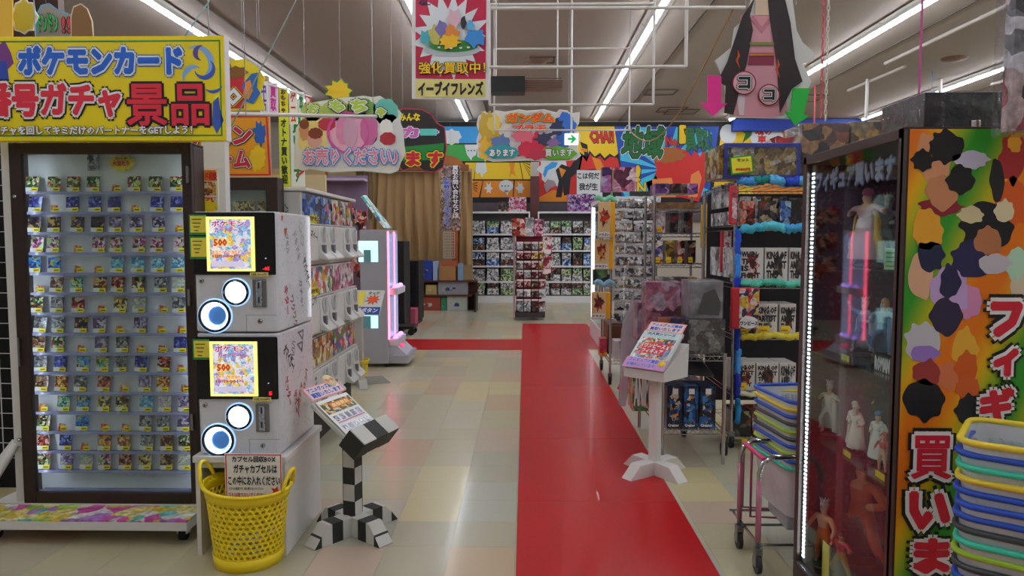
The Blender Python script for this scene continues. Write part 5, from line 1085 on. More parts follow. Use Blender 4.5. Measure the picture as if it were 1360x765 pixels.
def wire_shelf(t, x0, x1, y0, y1, z, n=14):
    b = MB()
    for zz in (z, z-.03): 
        for y in (y0, y1): b.box(x0, x1, y-.003, y+.003, zz-.003, zz+.003)
        for x in (x0, x1): b.box(x-.003, x+.003, y0, y1, zz-.003, zz+.003)
    for y in (y0, y1):
        m_ = max(2, int((x1-x0)/.05))
        for i in range(m_): xa, xb = x0+(x1-x0)*i/m_, x0+(x1-x0)*(i+.5)/m_; xc = x0+(x1-x0)*(i+1)/m_; b.tube((xa, y, z-.03), (xb, y, z), .0022, 4, caps=False).tube((xb, y, z), (xc, y, z-.03), .0022, 4, caps=False)
    for i in range(1, n): x = x0+(x1-x0)*i/n; b.box(x-.0018, x+.0018, y0, y1, z-.002, z+.002)
    b.build('wire_shelf', CHROME, t, True)
# middle rack at the end of the walkway
mx0, mx1, my = P(684,0,12.9)[0], P(725,0,12.9)[0], 12.9
t = T('pack_rack', 'upright rack of hanging packs at the far end of the red walkway', 'rack', ((mx0+mx1)/2, my, 0)); zt = P(700,314,my)[1]
MB().box(mx0+.02, mx1-.06, my+.1, my+.14, .1, zt).build('red_backboard', M('8a1c2c',.6), t, True); MB().box(mx0-.03, mx0+.0, my-.1, my+.4, .05, zt+.0).build('side_panel', M('a88a88',.6), t, True); MB().box(mx0-.03, mx1, my-.05, my+.4, .05, .14).build('base', M('3a3034',.5), t, True)
pmats = [pack_mesh(.12, .145, art(['8a2430','5a1420','c88a88','e8d8d8','3a1418'], 26), WHITE), pack_mesh(.12, .145, art(P_SILV, 30), WHITE), pack_mesh(.12, .145, art(P_DARK, 26), M('c8b8b0',.5)), pack_mesh(.12,.145, art(P_GOLD, 26), WHITE)]
rp = random.Random(5)
rowsy = [322,334,347,359,371,384,397,409]
for r, yp in enumerate(rowsy):
    z = P(0, yp+6, my)[1]
    for c in range(4):
        x = mx0 + .09 + c*.135
        o = bpy.data.objects.new('hanging_pack', pmats[rp.choice([0,0,2,3,1]) if r < 5 else rp.choice([1,1,1,2,0])]); C.objects.link(o); o.location = (x, my-.02*rp.random()-.01, max(z-.05, .15)); 
        tag(o, '%s small hanging pack from the left in the %s row of the far walkway rack' % (ORD[c], ORD[r]), 'pack', 'packs on the far walkway rack')
for (a, b, c, d, pal, lb, dy) in ((680,251,697,272,'red','dark red printed box on top of the far walkway rack',0),(698,250,709,270,'silver','grey boxes in the middle on top of the far walkway rack',.0),(710,252,722,272,'pink','pink striped box at the right on top of the far walkway rack',0)):
    q = RECT(a, b+38, c, d+17, my); h_ = P(0,b+1,my)[1]-P(0,287,my)[1]
    tag(MB().box(q[0], q[1], my-.05, my+.25, zt+.002, P(700,b+39,my)[1]).build('product_box', art(PALS[pal], 16)), lb, 'box')
for i, yp in enumerate((326, 352)):
    q = RECT(721, yp-12, 733, yp+12, my-.15); t2 = T('hanging_sign', ['upper','lower'][i]+' small red figure sign tag on the right side of the far walkway rack', 'sign', ((q[0]+q[1])/2, my-.15, q[2]))
    MB().box(q[0], q[1], my-.15, my-.14, q[2], q[3]).build('tag_board', art(['d88a94','f0dce0','b83a4a','f4e8e8','8a3a4a'], 14), t2, True, bevel=.004); MB().box(q[0]+.02, q[1]-.02, my-.153, my-.15, q[2]+.02, q[2]+.09).build('white_strip', WHITE, t2, True); MB().tube((mx1-.08, my+.12, (q[2]+q[3])/2), ((q[0]+q[1])/2, my-.14, (q[2]+q[3])/2), .006, 5).build('bracket', STEEL, t2, True)
# LED edged showcase behind the rolling pack rack
lx = 1.0; la, lb_ = 9.4, 10.9; lh = 2.0
t = T('showcase', 'white framed showcase with a bright vertical light strip behind the rolling pack rack', 'showcase', (lx+.25, (la+lb_)/2, 0))
MB().box(lx, lx+.5, la, lb_, .0, .25).box(lx, lx+.5, la, lb_, lh-.05, lh).box(lx, lx+.04, lb_-.05, lb_, .25, lh-.05).box(lx, lx+.04, la, la+.04, .25, lh-.05).box(lx+.46, lx+.5, la, lb_, .25, lh-.05).build('frame', WHITE, t, True, bevel=.004)
MB().box(lx-.006, lx, lb_-.35, lb_-.24, .3, lh-.08).build('light_strip', M('eef6ff',.4,emit=5,name='case_light'), t, True)
MB().box(lx+.01, lx+.014, la+.04, lb_-.05, .25, lh-.05).build('glass_pane', GLASS, t, True)
for z in (.7, 1.15, 1.55): MB().box(lx+.02, lx+.46, la+.04, lb_-.05, z, z+.01).build('shelf', GLASS, t, True)
# rolling pack rack
rx0, rx1, ry0, ry1 = .83, P(876,0,7.07)[0], 7.07, 7.86
rh = P(845, 254, 7.07)[1]
t = rack_frame('rolling_rack', 'chrome rolling rack of hanging blister packs and yellow signs beside the red walkway', rx0+.02, rx1, ry0, ry1, rh)
MB().box(rx0+.2, rx1, ry0+.02, ry0+.035, .6, rh).build('back_panel', M('3c3c40',.5), t, True)
for z in (.24, .62, 1.0, 1.55): wire_shelf(t, rx0+.02, rx1, ry0, ry1, z, 10)
MB().box(rx0+.03, rx1-.02, ry0+.3, ry1-.05, .26, .58).build('carton', M('6a3a24',.7), t, True)
pm2 = [pack_mesh(.095, .108, art(['b8bcc4','e8eaee','6a6e78','d8d8dc','8a8a90','f4f4f6'], 34), M('e4e6ea',.4)), pack_mesh(.095, .108, art(['c8ccd4','e8eaee','4a4e58','b89a6a','8a8a90','f4f4f6'], 34), M('e4e6ea',.4)), pack_mesh(.095, .108, art(['2a2a34','b8bcc4','4a4a54','d8d8dc'], 30), WHITE)]
pxs = [822.5, 835, 847, 859, 871]
for r, yp in enumerate([266, 282, 298, 313, 328, 343, 358, 373, 388, 403, 418]):
    for c, px in enumerate(pxs):
        if r > 5 and c == 4: continue
        X, Z = P(px + (rp.uniform(-1.5,1.5)), yp, ry0-.02)
        o = bpy.data.objects.new('blister_pack', pm2[rp.choice([0,0,1,1,2]) if r < 8 else rp.choice([0,2])]); C.objects.link(o); o.location = (X, ry0-.012-.03*rp.random(), Z-.07); o.rotation_euler = (0, rp.uniform(-.08,.08), 0)
        tag(o, '%s blister pack from the left in the %s row of the rolling rack' % (ORD[c], ORD[r]), 'pack', 'blister packs on the rolling rack')
# white boxes under the packs
for (a, b, lb) in ((816, 834, 'white box with a small dark figure picture low on the rolling rack'), (836, 853, 'second white box beside it low on the rolling rack')):
    q = RECT(a, 453, b, 488, ry0); o = T('product_box', lb, 'box', ((q[0]+q[1])/2, ry0-.02, .255)); MB().box(q[0], q[1], ry0-.01, ry0+.2, .255, q[3]).build('body', M('c8c8ca',.4), o, True)
    MB().prism(burst((q[0]+q[1])/2, .40, .028, .07, 5, .5, .2, a), ry0-.0125, ry0-.010).build('picture', M('4a4440',.5), o, True)
# yellow character-size signs along the aisle side
for i, (a, b, c, d, yy) in enumerate(((795, 268, 817, 316, 7.0), (790, 318, 815, 358, 7.05), (786, 388, 811, 424, 7.0))):
    q = RECT(a, b, c, d, yy-.1); xl = q[0]
    s_ = T('hanging_sign', ['uppermost','middle','lowest'][i]+' yellow framed figure price sign on the aisle side of the rolling rack', 'sign', ((q[0]+q[1])/2, yy-.1, q[2]))
    MB().box(q[0], q[1], yy-.1, yy-.06, q[2], q[3]).build('yellow_board', M('e8a818',.5), s_, True, bevel=.01); MB().box(q[0]-.004, q[1]-.045, yy-.106, yy-.1, q[2], q[3]).build('face', M('d8b888',.5), s_, True, bevel=.003)
    MB().prism(burst((q[0]+q[1]-.05)/2, (q[2]+q[3])/2+.03, .05, .09, 7, .7, .25, i), yy-.109, yy-.106).build('red_picture', art(['c83a28','8a2a20','e8a04a','3a2a3a'], 30), s_, True)
    MB().box(q[0]+.005, q[1]-.055, yy-.109, yy-.106, q[2]+.01, q[2]+.055).build('white_strip', WHITE, s_, True); MB().tube(((q[0]+q[1])/2, yy-.06, (q[2]+q[3])/2), (rx0+.02, ry0, (q[2]+q[3])/2), .005, 5).build('bracket', STEEL, s_, True); otext('ドラゴン', q[0]+.01, q[1]-.06, q[2]+.02, q[2]+.045, yy-.110, [mK], s_, .04, ())
for (a, b, c, d, pal, lb, yy) in ((799,222,812,258,'purple','narrow purple and tan box on top of the rolling rack',7.15),(815,222,845,259,'pink','silver and pink boxed figure on top of the rolling rack',7.12),(757,258,790,281,'purple','flat white and violet box by the top of the rolling rack',9.5)):
    q = RECT(a, b, c, d, yy)
    if a == 757: continue
    tag(MB().box(q[0], q[1], yy, yy+.12, rh+.002, q[3]).build('product_box', art(PALS[pal]+['e8e8f0'], 12, .2), bevel=.002), lb, 'box')
for i, (a, b, c, d, col) in enumerate(((790, 261, 816, 269, '7ac8a8'), (790, 371, 815, 381, '8ab8d8'))):
    q = RECT(a, b, c, d, 7.0); tag(MB().path([(q[0]+(q[1]-q[0])*k/8, 6.96, (q[2]+q[3])/2+.02*sin(k*1.3)) for k in range(9)], .026, 7).build('fluffy_garland', M(col,.9,bump=1,bscale=60)), ['mint','pale blue'][i]+' fluffy garland strip on the aisle side of the rolling rack', 'garland')
q = RECT(788, 358, 812, 372, 7.2); tag(MB().box(q[0], q[1], 7.2, 7.3, q[2]-.05, q[3]).build('product_box', art(P_GREEN, 14)), 'green printed box on the aisle side of the rolling rack', 'box')
for (a, b, c, d, lb, cols) in ((797, 450, 806, 482, 'red and yellow packet standing on the low shelf of the rolling rack', ['d03a4a','e8b83a','c84a7a']),):
    q = RECT(a, b, c, d, 7.3); tag(MB().box(q[0], q[1], 7.3, 7.45, .245, q[3]).build('packet', art(cols, 14)), lb, 'packet')

# ------------------------------------------------------------ chrome shelving with boxes behind (rack 3)
def PG(p): return PALS[p] if isinstance(p, str) else p
def pbox(x0, x1, y0, y1, z0, z1, pal, lab, tagc=None, title=None, tcol='f0f0f0', face=None, name='product_box', scale=20, side='front', grp=None, d=.15):
    if title is None and tagc is None and face is None:
        return tag(MB().box(x0, x1, y0, y1, z0, z1).build(name, art(PG(pal), scale, dark=d)), lab, 'box', grp)
    o = T(name, lab, 'box', ((x0+x1)/2, (y0+y1)/2, z0), group=grp)
    MB().box(x0, x1, y0, y1, z0, z1).build('body', face or art(PG(pal), scale, dark=d), o, True, bevel=.0015)
    w_, h_ = x1-x0, z1-z0
    if face is not None:
        MB().prism(burst(x0+w_*.55, z0+h_*.5, w_*.3, h_*.42, 8, .65, .25, int(x0*100)), y0-.002, y0).build('picture', art(PG(pal), scale*1.5, dark=d), o, True)
    if title:
        ls = title.split('\n'); n = len(ls)
        for i, s in enumerate(ls): otext(s, x0+w_*.06, x0+w_*(.06+min(.88, .16*len(s))), z1-h_*(.06+.8*(i+1)/n), z1-h_*(.10+.8*i/n), y0-.0025, [M(tcol,.5)], o, .05, ())
    if tagc:
        MB().box(x0+w_*.08, x0+w_*.62, y0-.005, y0-.002, z0+h_*.05, z0+h_*.28).build('price_tag', M(tagc,.5), o, True)
        MB().box(x0+w_*.12, x0+w_*.5, y0-.0058, y0-.005, z0+h_*.12, z0+h_*.15).build('tag_print', M('a03018',.5), o, True)
    return o
y3 = 6.1; X0, X1 = P(873,0,y3)[0], P(940,0,y3)[0]; h3 = P(0,258,y3)[1]
t = rack_frame('chrome_rack', 'chrome wire rack of small boxes between the rolling rack and the blue trimmed rack', X0, X1, y3, y3+.45, h3)
z3 = [P(0, v, y3)[1] for v in (310, 350, 398, 440, 480)]
for z in z3+[P(0,278,y3)[1]]: wire_shelf(t, X0, X1, y3, y3+.45, z, 12)
pbox(X0+.02, X1-.06, y3+.02, y3+.4, z3[0]+.21, z3[0]+.262, ['a97f55','9a7048'], 'flat brown cardboard carton near the top of the chrome rack', scale=6)
for i, (a, b, pal, tc, lb) in enumerate([(874,888,'pink','f0c820','pink boxed figure at the left of the chrome rack top shelf'),(892,906,'dark',None,'black box with white label in the middle of the chrome rack top shelf'),(911,925,'dark',None,'black box with white label at the right of the chrome rack top shelf')]):
    o = pbox(P(a,0,y3)[0]+.012, P(b,0,y3)[0], y3+.01, y3+.2, z3[0]+.002, z3[0]+.19, pal, lb, tc, name='product_box')
    if pal == 'dark':
        o2 = o
        pass
for i, (a, b, pal) in enumerate([(873,885,'comic'),(887,901,'gold'),(903,915,'red'),(917,930,'dark')]):
    pbox(P(a,0,y3)[0]+.012, P(b,0,y3)[0], y3+.01, y3+.2, z3[1]+.002, z3[1]+.20, pal, '%s yellow tagged figure box from the left on the chrome rack second shelf' % ORD[i], 'f0d020')
for i, (a, b, pal) in enumerate([(874,886,'silver'),(888,900,'silver'),(902,914,'dark'),(916,932,'gold')]):
    pbox(P(a,0,y3)[0]+.012, P(b,0,y3)[0], y3+.01, y3+.2, z3[2]+.002, z3[2]+.20, pal, '%s box from the left on the third shelf of the chrome rack' % ORD[i])
for i, (a, b, pal) in enumerate([(874,890,'red'),(892,908,'dark'),(910,930,'comic')]):
    pbox(P(a,0,y3)[0]+.012, P(b,0,y3)[0], y3+.01, y3+.2, z3[3]+.002, z3[3]+.20, pal, '%s box from the left on the fourth shelf of the chrome rack' % ORD[i])
for i, (a, b, pal) in enumerate([(873,893,'purple'),(895,914,'dark'),(916,932,'purple')]):
    pbox(P(a,0,y3)[0]+.01, P(b,0,y3)[0], y3+.02, y3+.3, h3+.002, h3+.085, pal, '%s purple grey box lying on top of the chrome rack' % ORD[i])
q = RECT(930, 272, 939, 330, y3); tag(MB().box(q[0], q[1], y3-.035, y3-.0127, q[2], q[3]).build('hanging_sign', M('d8a838',.5)), 'narrow yellow hanging strip sign at the right post of the chrome rack', 'sign')

# ------------------------------------------------------------ blue trimmed rack
xa, xb, ya_, yb_ = 1.43, 3.05, 4.9, 5.75
h4 = P(1010, 243, ya_)[1]
t = rack_frame('trimmed_rack', 'tall chrome rack with fluffy blue teal and yellow shelf trims, facing the camera', xa, xb, ya_, yb_, h4)
MB().box(xa+.02, xb, yb_-.02, yb_-.01, .15, h4-.02).build('back_sheet', M('1c1a20',.7), t, True)
lv = [P(1010, v, ya_)[1] for v in (300, 377, 445, 520, 582)]
for z in lv+[h4]: wire_shelf(t, xa, xb, ya_, yb_, z, 16)
def garland(px0, px1, py, Yg, cols, lab, r=.02, vert=None):
    t2 = T('fluffy_garland', lab, 'garland', (P(px0,py,Yg)[0], Yg, P(px0,py,Yg)[1]-.02)); k = 0; r0 = random.Random(int(py))
    n = len(cols)
    for s, cc in enumerate(cols):
        pts = []
        for j in range(9):
            u = (s+j/8)/n
            if vert: x_, z_ = P(px0, py+(vert-py)*u, Yg)
            else: x_, z_ = P(px0+(px1-px0)*u, py+1.5*sin(u*14), Yg)
            pts.append((x_+r0.uniform(-.006,.006), Yg-.012+r0.uniform(-.006,.006), z_+r0.uniform(-.008,.008)))
        b = MB().path(pts, r, 8)
        b.v = [v+Vector((r0.uniform(-.006,.006), r0.uniform(-.006,.006), r0.uniform(-.007,.007))) for v in b.v]
        b.build('tuft_strip', M(cc,.95,bump=1.0,bscale=90), t2, True)
    return t2
garland(982, 1100, 240, ya_, ['4a9ae0','2a8a8a','5ab0e8','2a4ac0','6ab8f0','4a9ae0'], 'blue and teal fluffy garland along the top of the trimmed rack', .028)
garland(982, 1100, 302, ya_, ['4ab8d8','5ac8e0','4aa8e0','5ab8e8'], 'light blue fluffy garland along the second shelf of the trimmed rack', .03)
garland(982, 1100, 376, ya_, ['5ac8b0','52c0a8','60d0b8','58c4ac'], 'mint fluffy garland along the third shelf of the trimmed rack', .022)
garland(982, 1100, 446, ya_, ['d8c83a','e0d050','e8d44a','e86a2a'], 'yellow fluffy garland along the fourth shelf of the trimmed rack', .022)
garland(982, 1100, 522, ya_, ['d8d8b8','e0e0c8','d8d8c0'], 'cream fluffy garland along the fifth shelf of the trimmed rack', .018)
garland(985, 1070, 585, ya_, ['e0c83a','e8d84a','d8c840'], 'yellow fluffy garland along the bottom of the trimmed rack', .016)
garland(979, 979, 305, ya_, ['2a5ad0','3a8ae8','1a3ac0','3aa8a0','2a4ac8','4a9ae8','2a3ab0','2a8ac8'], 'long vertical blue fluffy garland down the left post of the trimmed rack', .02, vert=560)
names = {'red':'dark red','silver':'grey','dark':'dark','blue':'blue','gold':'golden','comic':'colourful'}
def shelf_items(zi, items, nm, Yf=ya_+.02):
    for i, (a, b, ty, pal, tc, title) in enumerate(items):
        zb = lv[zi]+.003; zt2 = P(0, ty, Yf)[1]; fc = M('d8d4d0',.4) if title else None
        pbox(P(a,0,Yf)[0], P(b,0,Yf)[0], Yf, Yf+.22, zb, zt2, pal, '%s %s box, %s from left on the %s shelf of the trimmed rack' % (names[pal], 'lettered figure' if title else 'figure', ORD[i], nm), tc, title, '2a2428', fc)
shelf_items(0, [(990,1003,262,'silver',None,None),(1006,1017,262,'silver',None,None),(1022,1030,262,'gold',None,None),(1033,1052,262,'dark',None,None),(1055,1075,264,'dark',None,None)], 'first')
for i, (a, b, pal) in enumerate(((988,1008,'red'),(1014,1036,'dark'),(1042,1056,'blue'))):
    x_, x2_ = P(a,0,ya_)[0], P(b,0,ya_)[0]
    pbox(x_, x2_, ya_-.02, ya_+.015, lv[0]+.003, P(0,268,ya_)[1], pal, '%s clear figure pack, %s from the left in front on the trimmed rack' % (names[pal], ORD[i]), scale=26)
shelf_items(1, [(990,1022,329,'red',None,'WHEN\nTHIS\nIS\nFIGHT'),(1024,1055,329,'dark',None,'KING OF\nARTIST\nTHE'),(1057,1080,329,'dark',None,'KING OF\nART\nTHE')], 'second')
shelf_items(2, [(990,1011,410,'red','f0d020',None),(1014,1043,402,'silver','f0d020','KING OF\nARTIST\nTHE'),(1046,1068,402,'dark','f0d020','KING OF\nARTIST\nTHE')], 'third')
shelf_items(3, [(984,1014,478,'red','f0d020','KING OF\nARTIST\nTHE\nLUFFY'),(1016,1046,479,'dark',None,'KING OF\nARTIST\nTHE\nSHANKS'),(1048,1070,479,'silver',None,'KING OF\nART')], 'fourth')
shelf_items(4, [(984,1010,542,'dark',None,None),(1012,1040,542,'red',None,None),(1044,1070,546,'dark',None,None)], 'lowest')
q = RECT(1021, 253, 1031, 262, ya_-.03)
# gold toy case on top
gc = T('toy_case', 'large clear toy box with gold contents and blue edges on top of the trimmed rack', 'box', (1.75, ya_+.2, h4+.03))
q = RECT(962, 191, 1063, 234, ya_); gx0, gx1, gz0, gz1 = q[0], q[1], h4+.035, q[3]
MB().box(gx0+.01, gx1-.01, ya_+.02, ya_+.35, gz0, gz1-.01).build('gold_contents', art(['a8842a','6a5018','d8b850','8a6a20','e8d89a','4a3a18','b89a4a','c8bca8'], 24), gc, True)
MB().frame(gx0, gx1, ya_-.005, ya_+.012, gz0-.004, gz1, .022).build('blue_edge', M('2a3a9a',.3), gc, True); MB().box(gx0, gx1, ya_, ya_+.37, gz1, gz1+.006).build('lid', M('5a6ac0',.3), gc, True)
MB().box(gx0-.03, gx0, ya_+.02, ya_+.4, gz0, gz1-.01).build('side_panel', art(P_GOLD, 20, dark=.2), gc, True)
MB().box(gx0+.005, gx1-.005, ya_-.008, ya_-.005, gz0, gz1).build('clear_front', WRAP, gc, True)
a_ = RECT(972, 209, 998, 229, ya_-.02); MB().box(a_[0]-.01, a_[1]+.01, ya_-.02, ya_-.014, a_[2]-.01, a_[3]+.01, 0, R3(0,-.12,0)).build('green_tag_edge', M('2a9a3a',.5), gc, True); MB().box(a_[0], a_[1], ya_-.026, ya_-.02, a_[2], a_[3], 0, R3(0,-.12,0)).build('yellow_price_tag', M('e8e030',.5), gc, True)
otext('4980円', a_[0]+.02, a_[1]-.01, a_[2]+.008, a_[2]+.03, ya_-.029, [mR], gc, .05, ()); otext('セット', a_[0]+.03, a_[1]-.02, a_[3]-.03, a_[3]-.008, ya_-.029, [mK], gc, .03, ())
q = RECT(1014, 178, 1056, 190, ya_+.1); tag(MB().prism([(q[0], q[2]), (q[0]+.05, q[3]-.02), (q[0]+.1, q[3]), (q[0]+.15, q[3]-.02), (q[1], q[3]), (q[1]-.03, q[2])], ya_+.1, ya_+.16).move((0,0,gz1+.008-q[2])).build('red_toy_pack', art(['d03a3a','f4e4e0','a82a2a'], 12)), 'red and white wing shaped pack lying on top of the gold toy box', 'toy pack')
# aisle side of the trimmed rack: items on the left side between the posts
for i, (py0, py1, pal, lb) in enumerate(((247, 277, 'silver', 'topmost white labelled'), (283, 300, 'silver', 'second small grey'), (328, 366, 'silver', 'third tall grey printed'))):
    zA, zB = PX(950, py1, xa)[1], PX(950, py0, xa)[1]
    for j, (y_a, y_b) in enumerate(((4.98, 5.25), (5.32, 5.6))):
        tag(MB().box(xa+.015, xa+.04, y_a, y_b, zA, zB).build('product_box', art(PALS[pal] if j else P_SILV+['2a6a3a'], 18)), '%s box, %s, on the aisle side of the trimmed rack' % (lb, ['nearer','farther'][j]), 'box')
for i, (px0, px1, py0, py1, Yp, cols, lb) in enumerate(((971,1009,382,437,4.8,['c83a4a','e8a0a8','3a3a5a','e0b84a','f0d8d8'],'red sign tag with white foot reading ワンピース on the trimmed rack'),(957,972,306,362,5.3,['c03a5a','e8c8d4','8a1c3a','f0e0e8'],'crimson rounded long sign on the aisle side of the trimmed rack'),(969,980,246,298,4.85,['c84a5a','d8a8b0','a83a5a','e8d0d8'],'tall pink red sign strip at the upper left post of the trimmed rack'))):
    q = RECT(px0, py0, px1, py1, Yp); s_ = T('hanging_sign', lb, 'sign', ((q[0]+q[1])/2, Yp, q[2]))
    MB().box(q[0], q[1], Yp, Yp+.03, q[2], q[3]).build('board', M('c42838',.5), s_, True, bevel=.012)
    MB().box(q[0]+(q[1]-q[0])*.28, q[1]-.006, Yp-.004, Yp, q[2]+.006, q[3]-.006).build('picture', art(cols, 26), s_, True, bevel=.002)
    if i == 0:
        MB().prism(oval((q[0]+q[1])/2+.022, q[2]+.045, .062, .042, 20), Yp-.007, Yp-.004).build('white_foot', WHITE, s_, True); otext('ワンピース', q[0]+.06, q[1]-.012, q[2]+.025, q[2]+.055, Yp-.0078, [mK], s_, .05, ())
    if i == 1: MB().box(q[0]+(q[1]-q[0])*.35, q[1]-.01, Yp-.007, Yp-.004, q[2]+.01, q[2]+.06).build('white_foot', WHITE, s_, True)

# ------------------------------------------------------------ low chrome rack beside the white stand
xa5, xb5, ya5, yb5 = .88, 1.27, 4.52, 5.42; zt5 = P(930, 473, ya5)[1]
t = rack_frame('low_rack', 'low chrome wire rack carrying wrapped figure boxes behind the white stand', xa5, xb5, ya5, yb5, zt5+.02, wheels=False)
zl5 = P(930, 571, ya5)[1]
for z in (zl5, zt5): wire_shelf(t, xa5, xb5, ya5, yb5, z, 14)
for x_, y_ in ((xb5-.1, 5.2), (xb5+.06, 4.72), ): 
    MB().tube((x_-.015, y_, .045), (x_+.015, y_, .045), .045, 14).build('caster_wheel', RUBBER, t, True)
dbl = ['1f5ab0','3a8ad0','101428','e09a4a','d8c8b0','2a3a6a']
pbox(P(846,0,5.0)[0], P(878,0,5.0)[0], 5.0, 5.22, zl5+.004, P(0,492,5.0)[1], ['4d8a52','c9d6c0','20382a','c8503a','6f9e6a','e8b08a'], 'green figure box lettered ANIME at the far left of the low rack', None, 'ANIME', scale=20)
o = pbox(P(873,0,4.78)[0], P(893,0,4.78)[0], 4.78, 4.93, zl5+.004, P(0,503,4.78)[1], P_COMIC, 'colourful box with a yellow tag just behind the white stand post', 'f0d818', scale=24)
for i, (a, b) in enumerate(((894, 915), (917, 937), (939, 961))):
    o = T('product_box', '%s dark blue figure box from the left on the lower shelf of the low rack' % ORD[i], 'box', (P((a+b)/2,0,ya5)[0], ya5+.09, zl5+.004))
    x_, x2_ = P(a,0,ya5)[0], P(b,0,ya5)[0]; z2 = P(0, 510, ya5)[1]
    MB().box(x_, x2_, ya5+.005, ya5+.2, zl5+.004, z2).build('body', art(['14203a','1c3a6a','0c1424','2a6ab0','14203a'], 16, dark=0), o, True, bevel=.002); MB().prism(soft(burst((x_+x2_)/2, zl5+.15, .04, .14, 7, .6, .2, i+2)), ya5+.001, ya5+.005).build('picture', art(dbl, 40), o, True)
    MB().box((x_+x2_)/2-.015, (x_+x2_)/2+.02, ya5-.001, ya5+.003, z2-.05, z2-.015).build('white_label', WHITE, o, True)
    otext('Creator', x_+.006, x2_-.02, zl5+.02, zl5+.04, ya5+.0, [WHITE], o, .04, ())
tag(MB().box(xa5+.18, xb5-.02, 4.95, 5.35, zl5+.004, zl5+.22).build('product_box', art(dbl, 20)), 'blue boxed figure lying at the back of the low rack', 'box')
tag(MB().add(*(lambda v: (v, [(0,1,2,3),(4,7,6,5),(0,4,5,1),(1,5,6,2),(2,6,7,3),(3,7,4,0)]))([(xa5+.06,4.75,zl5+.32),(xb5-.03,4.6,zl5+.32),(xb5-.03,5.2,zl5+.32),(xa5+.06,5.2,zl5+.32),(xa5+.12,4.8,zl5+.41),(xb5-.1,4.72,zl5+.43),(xb5-.1,5.1,zl5+.43),(xa5+.12,5.1,zl5+.41)])).build('wrapped_bundle', M('3e3a3e',.35,bump=.8,bscale=30), bevel=.015), 'dark grey bagged bundle under the top shelf of the low rack', 'bundle')
# boxes on top
def wrapped(x0, x1, y0, y1, z0, z1, base, lab, scale=14, bd=.002):
    o = T('wrapped_box', lab, 'box', ((x0+x1)/2, (y0+y1)/2, z0)); MB().box(x0+.004, x1-.004, y0+.004, y1-.004, z0, z1-.004).build('body', base, o, True, bevel=bd)
    MB().box(x0, x1, y0, y1, z0-.0005, z1).build('plastic_wrap', WRAP, o, True); return o
zz = zt5+.005
gxa, gxb = P(921,0,4.56)[0], P(970,0,4.56)[0]
g1 = wrapped(gxa, gxb+.01, 4.56, 4.86, zz, P(0,422,4.56)[1], art(['6a6a66','9a9a92','4a4a48','8a8a84','5a4a44'], 26), 'lower grey wrapped figure box on top of the low rack')
zm = P(0,422,4.56)[1]+.002
g2_ = wrapped(gxa+.01, gxb, 4.58, 4.84, zm, P(0,372,4.56)[1], art(['9a9a9c','7a7a7c','b8b8ba','a8a8aa'], 5), 'upper pale grey wrapped figure box stacked on top of the low rack')
MB().prism([(gxa+.06, zm+.03), (gxa+.2, zm+.02), (gxa+.21, zm+.10), (gxa+.17, zm+.19), (gxa+.10, zm+.16), (gxa+.08, zm+.10)], 4.577, 4.5795).build('dark_picture', M('4a4a4c',.5), g2_, True)
wrapped(P(881,0,4.6)[0], P(917,0,4.6)[0], 4.62, 4.72, zz, P(0,420,4.62)[1], art(['2a5a9a','e07838','c8503a','1a3a6a','d89a6a'], 12), 'orange and blue wrapped figure box left of the grey boxes', bd=.001)
wrapped(P(868,0,4.9)[0]-.02, P(918,0,4.9)[0]-.02, 4.95, 5.15, zz, P(0,373,4.95)[1], art(['b85a80','e8a8c0','8a3a5a','d8c0d0','7a4a3a','c8788c'], 12), 'tall rosy wrapped figure box behind the orange one')
wrapped(P(862,0,5.2)[0]-.06, P(895,0,5.2)[0]-.06, 5.2, 5.4, zz, P(0,400,5.2)[1], art(['a87898','c8a8c0','8a5a7a','d8c8d8'], 8), 'lilac wrapped box at the far end of the low rack top')
# plastic bag hanging and pink bundle on the floor
b = MB(); ring0 = None; R0 = random.Random(2); vs = []; n = 12; xk, yk = P(842,0,6.15)[0], 6.15
prof = [(P(0,392,6.15)[1], .008, .02), (P(0,405,6.15)[1], .03, .02), (P(0,425,6.15)[1], .075, .0), (P(0,455,6.15)[1], .07, -.02), (P(0,490,6.15)[1], .05, -.035), (P(0,520,6.15)[1], .035, -.055), (.001, .03, -.065)]
for z, r_, dx in prof:
    for k in range(n): a = 2*pi*k/n; q_ = r_*(1+R0.uniform(-.15,.15)); vs.append((xk+dx+q_*cos(a), yk+q_*.5*sin(a), z))
b.add(vs, [(i*n+k, i*n+(k+1) % n, (i+1)*n+(k+1) % n, (i+1)*n+k) for i in range(len(prof)-1) for k in range(n)], 0, True)
tag(b.build('plastic_bag', clear('milky_bag','e6dce6',.14,.15,.6,.3)), 'long milky plastic bag hanging before the rolling rack', 'bag')
px_, py_ = F(838, 530); b = MB()
b.lathe([(0.02,.0),(.09,.01),(.12,.06),(.09,.12),(.03,.16),(0,.16)], 12, 0, (px_+.03, py_+.25, .001)); b.v = [v+Vector((R0.uniform(-.012,.012), R0.uniform(-.012,.012), 0 if v.z < .02 else R0.uniform(-.01,.01))) for v in b.v]
tag(b.build('pink_bundle', M('c8286a',.4,bump=.5,bscale=30)), 'magenta pink bundle on the floor left of the low rack', 'bundle')

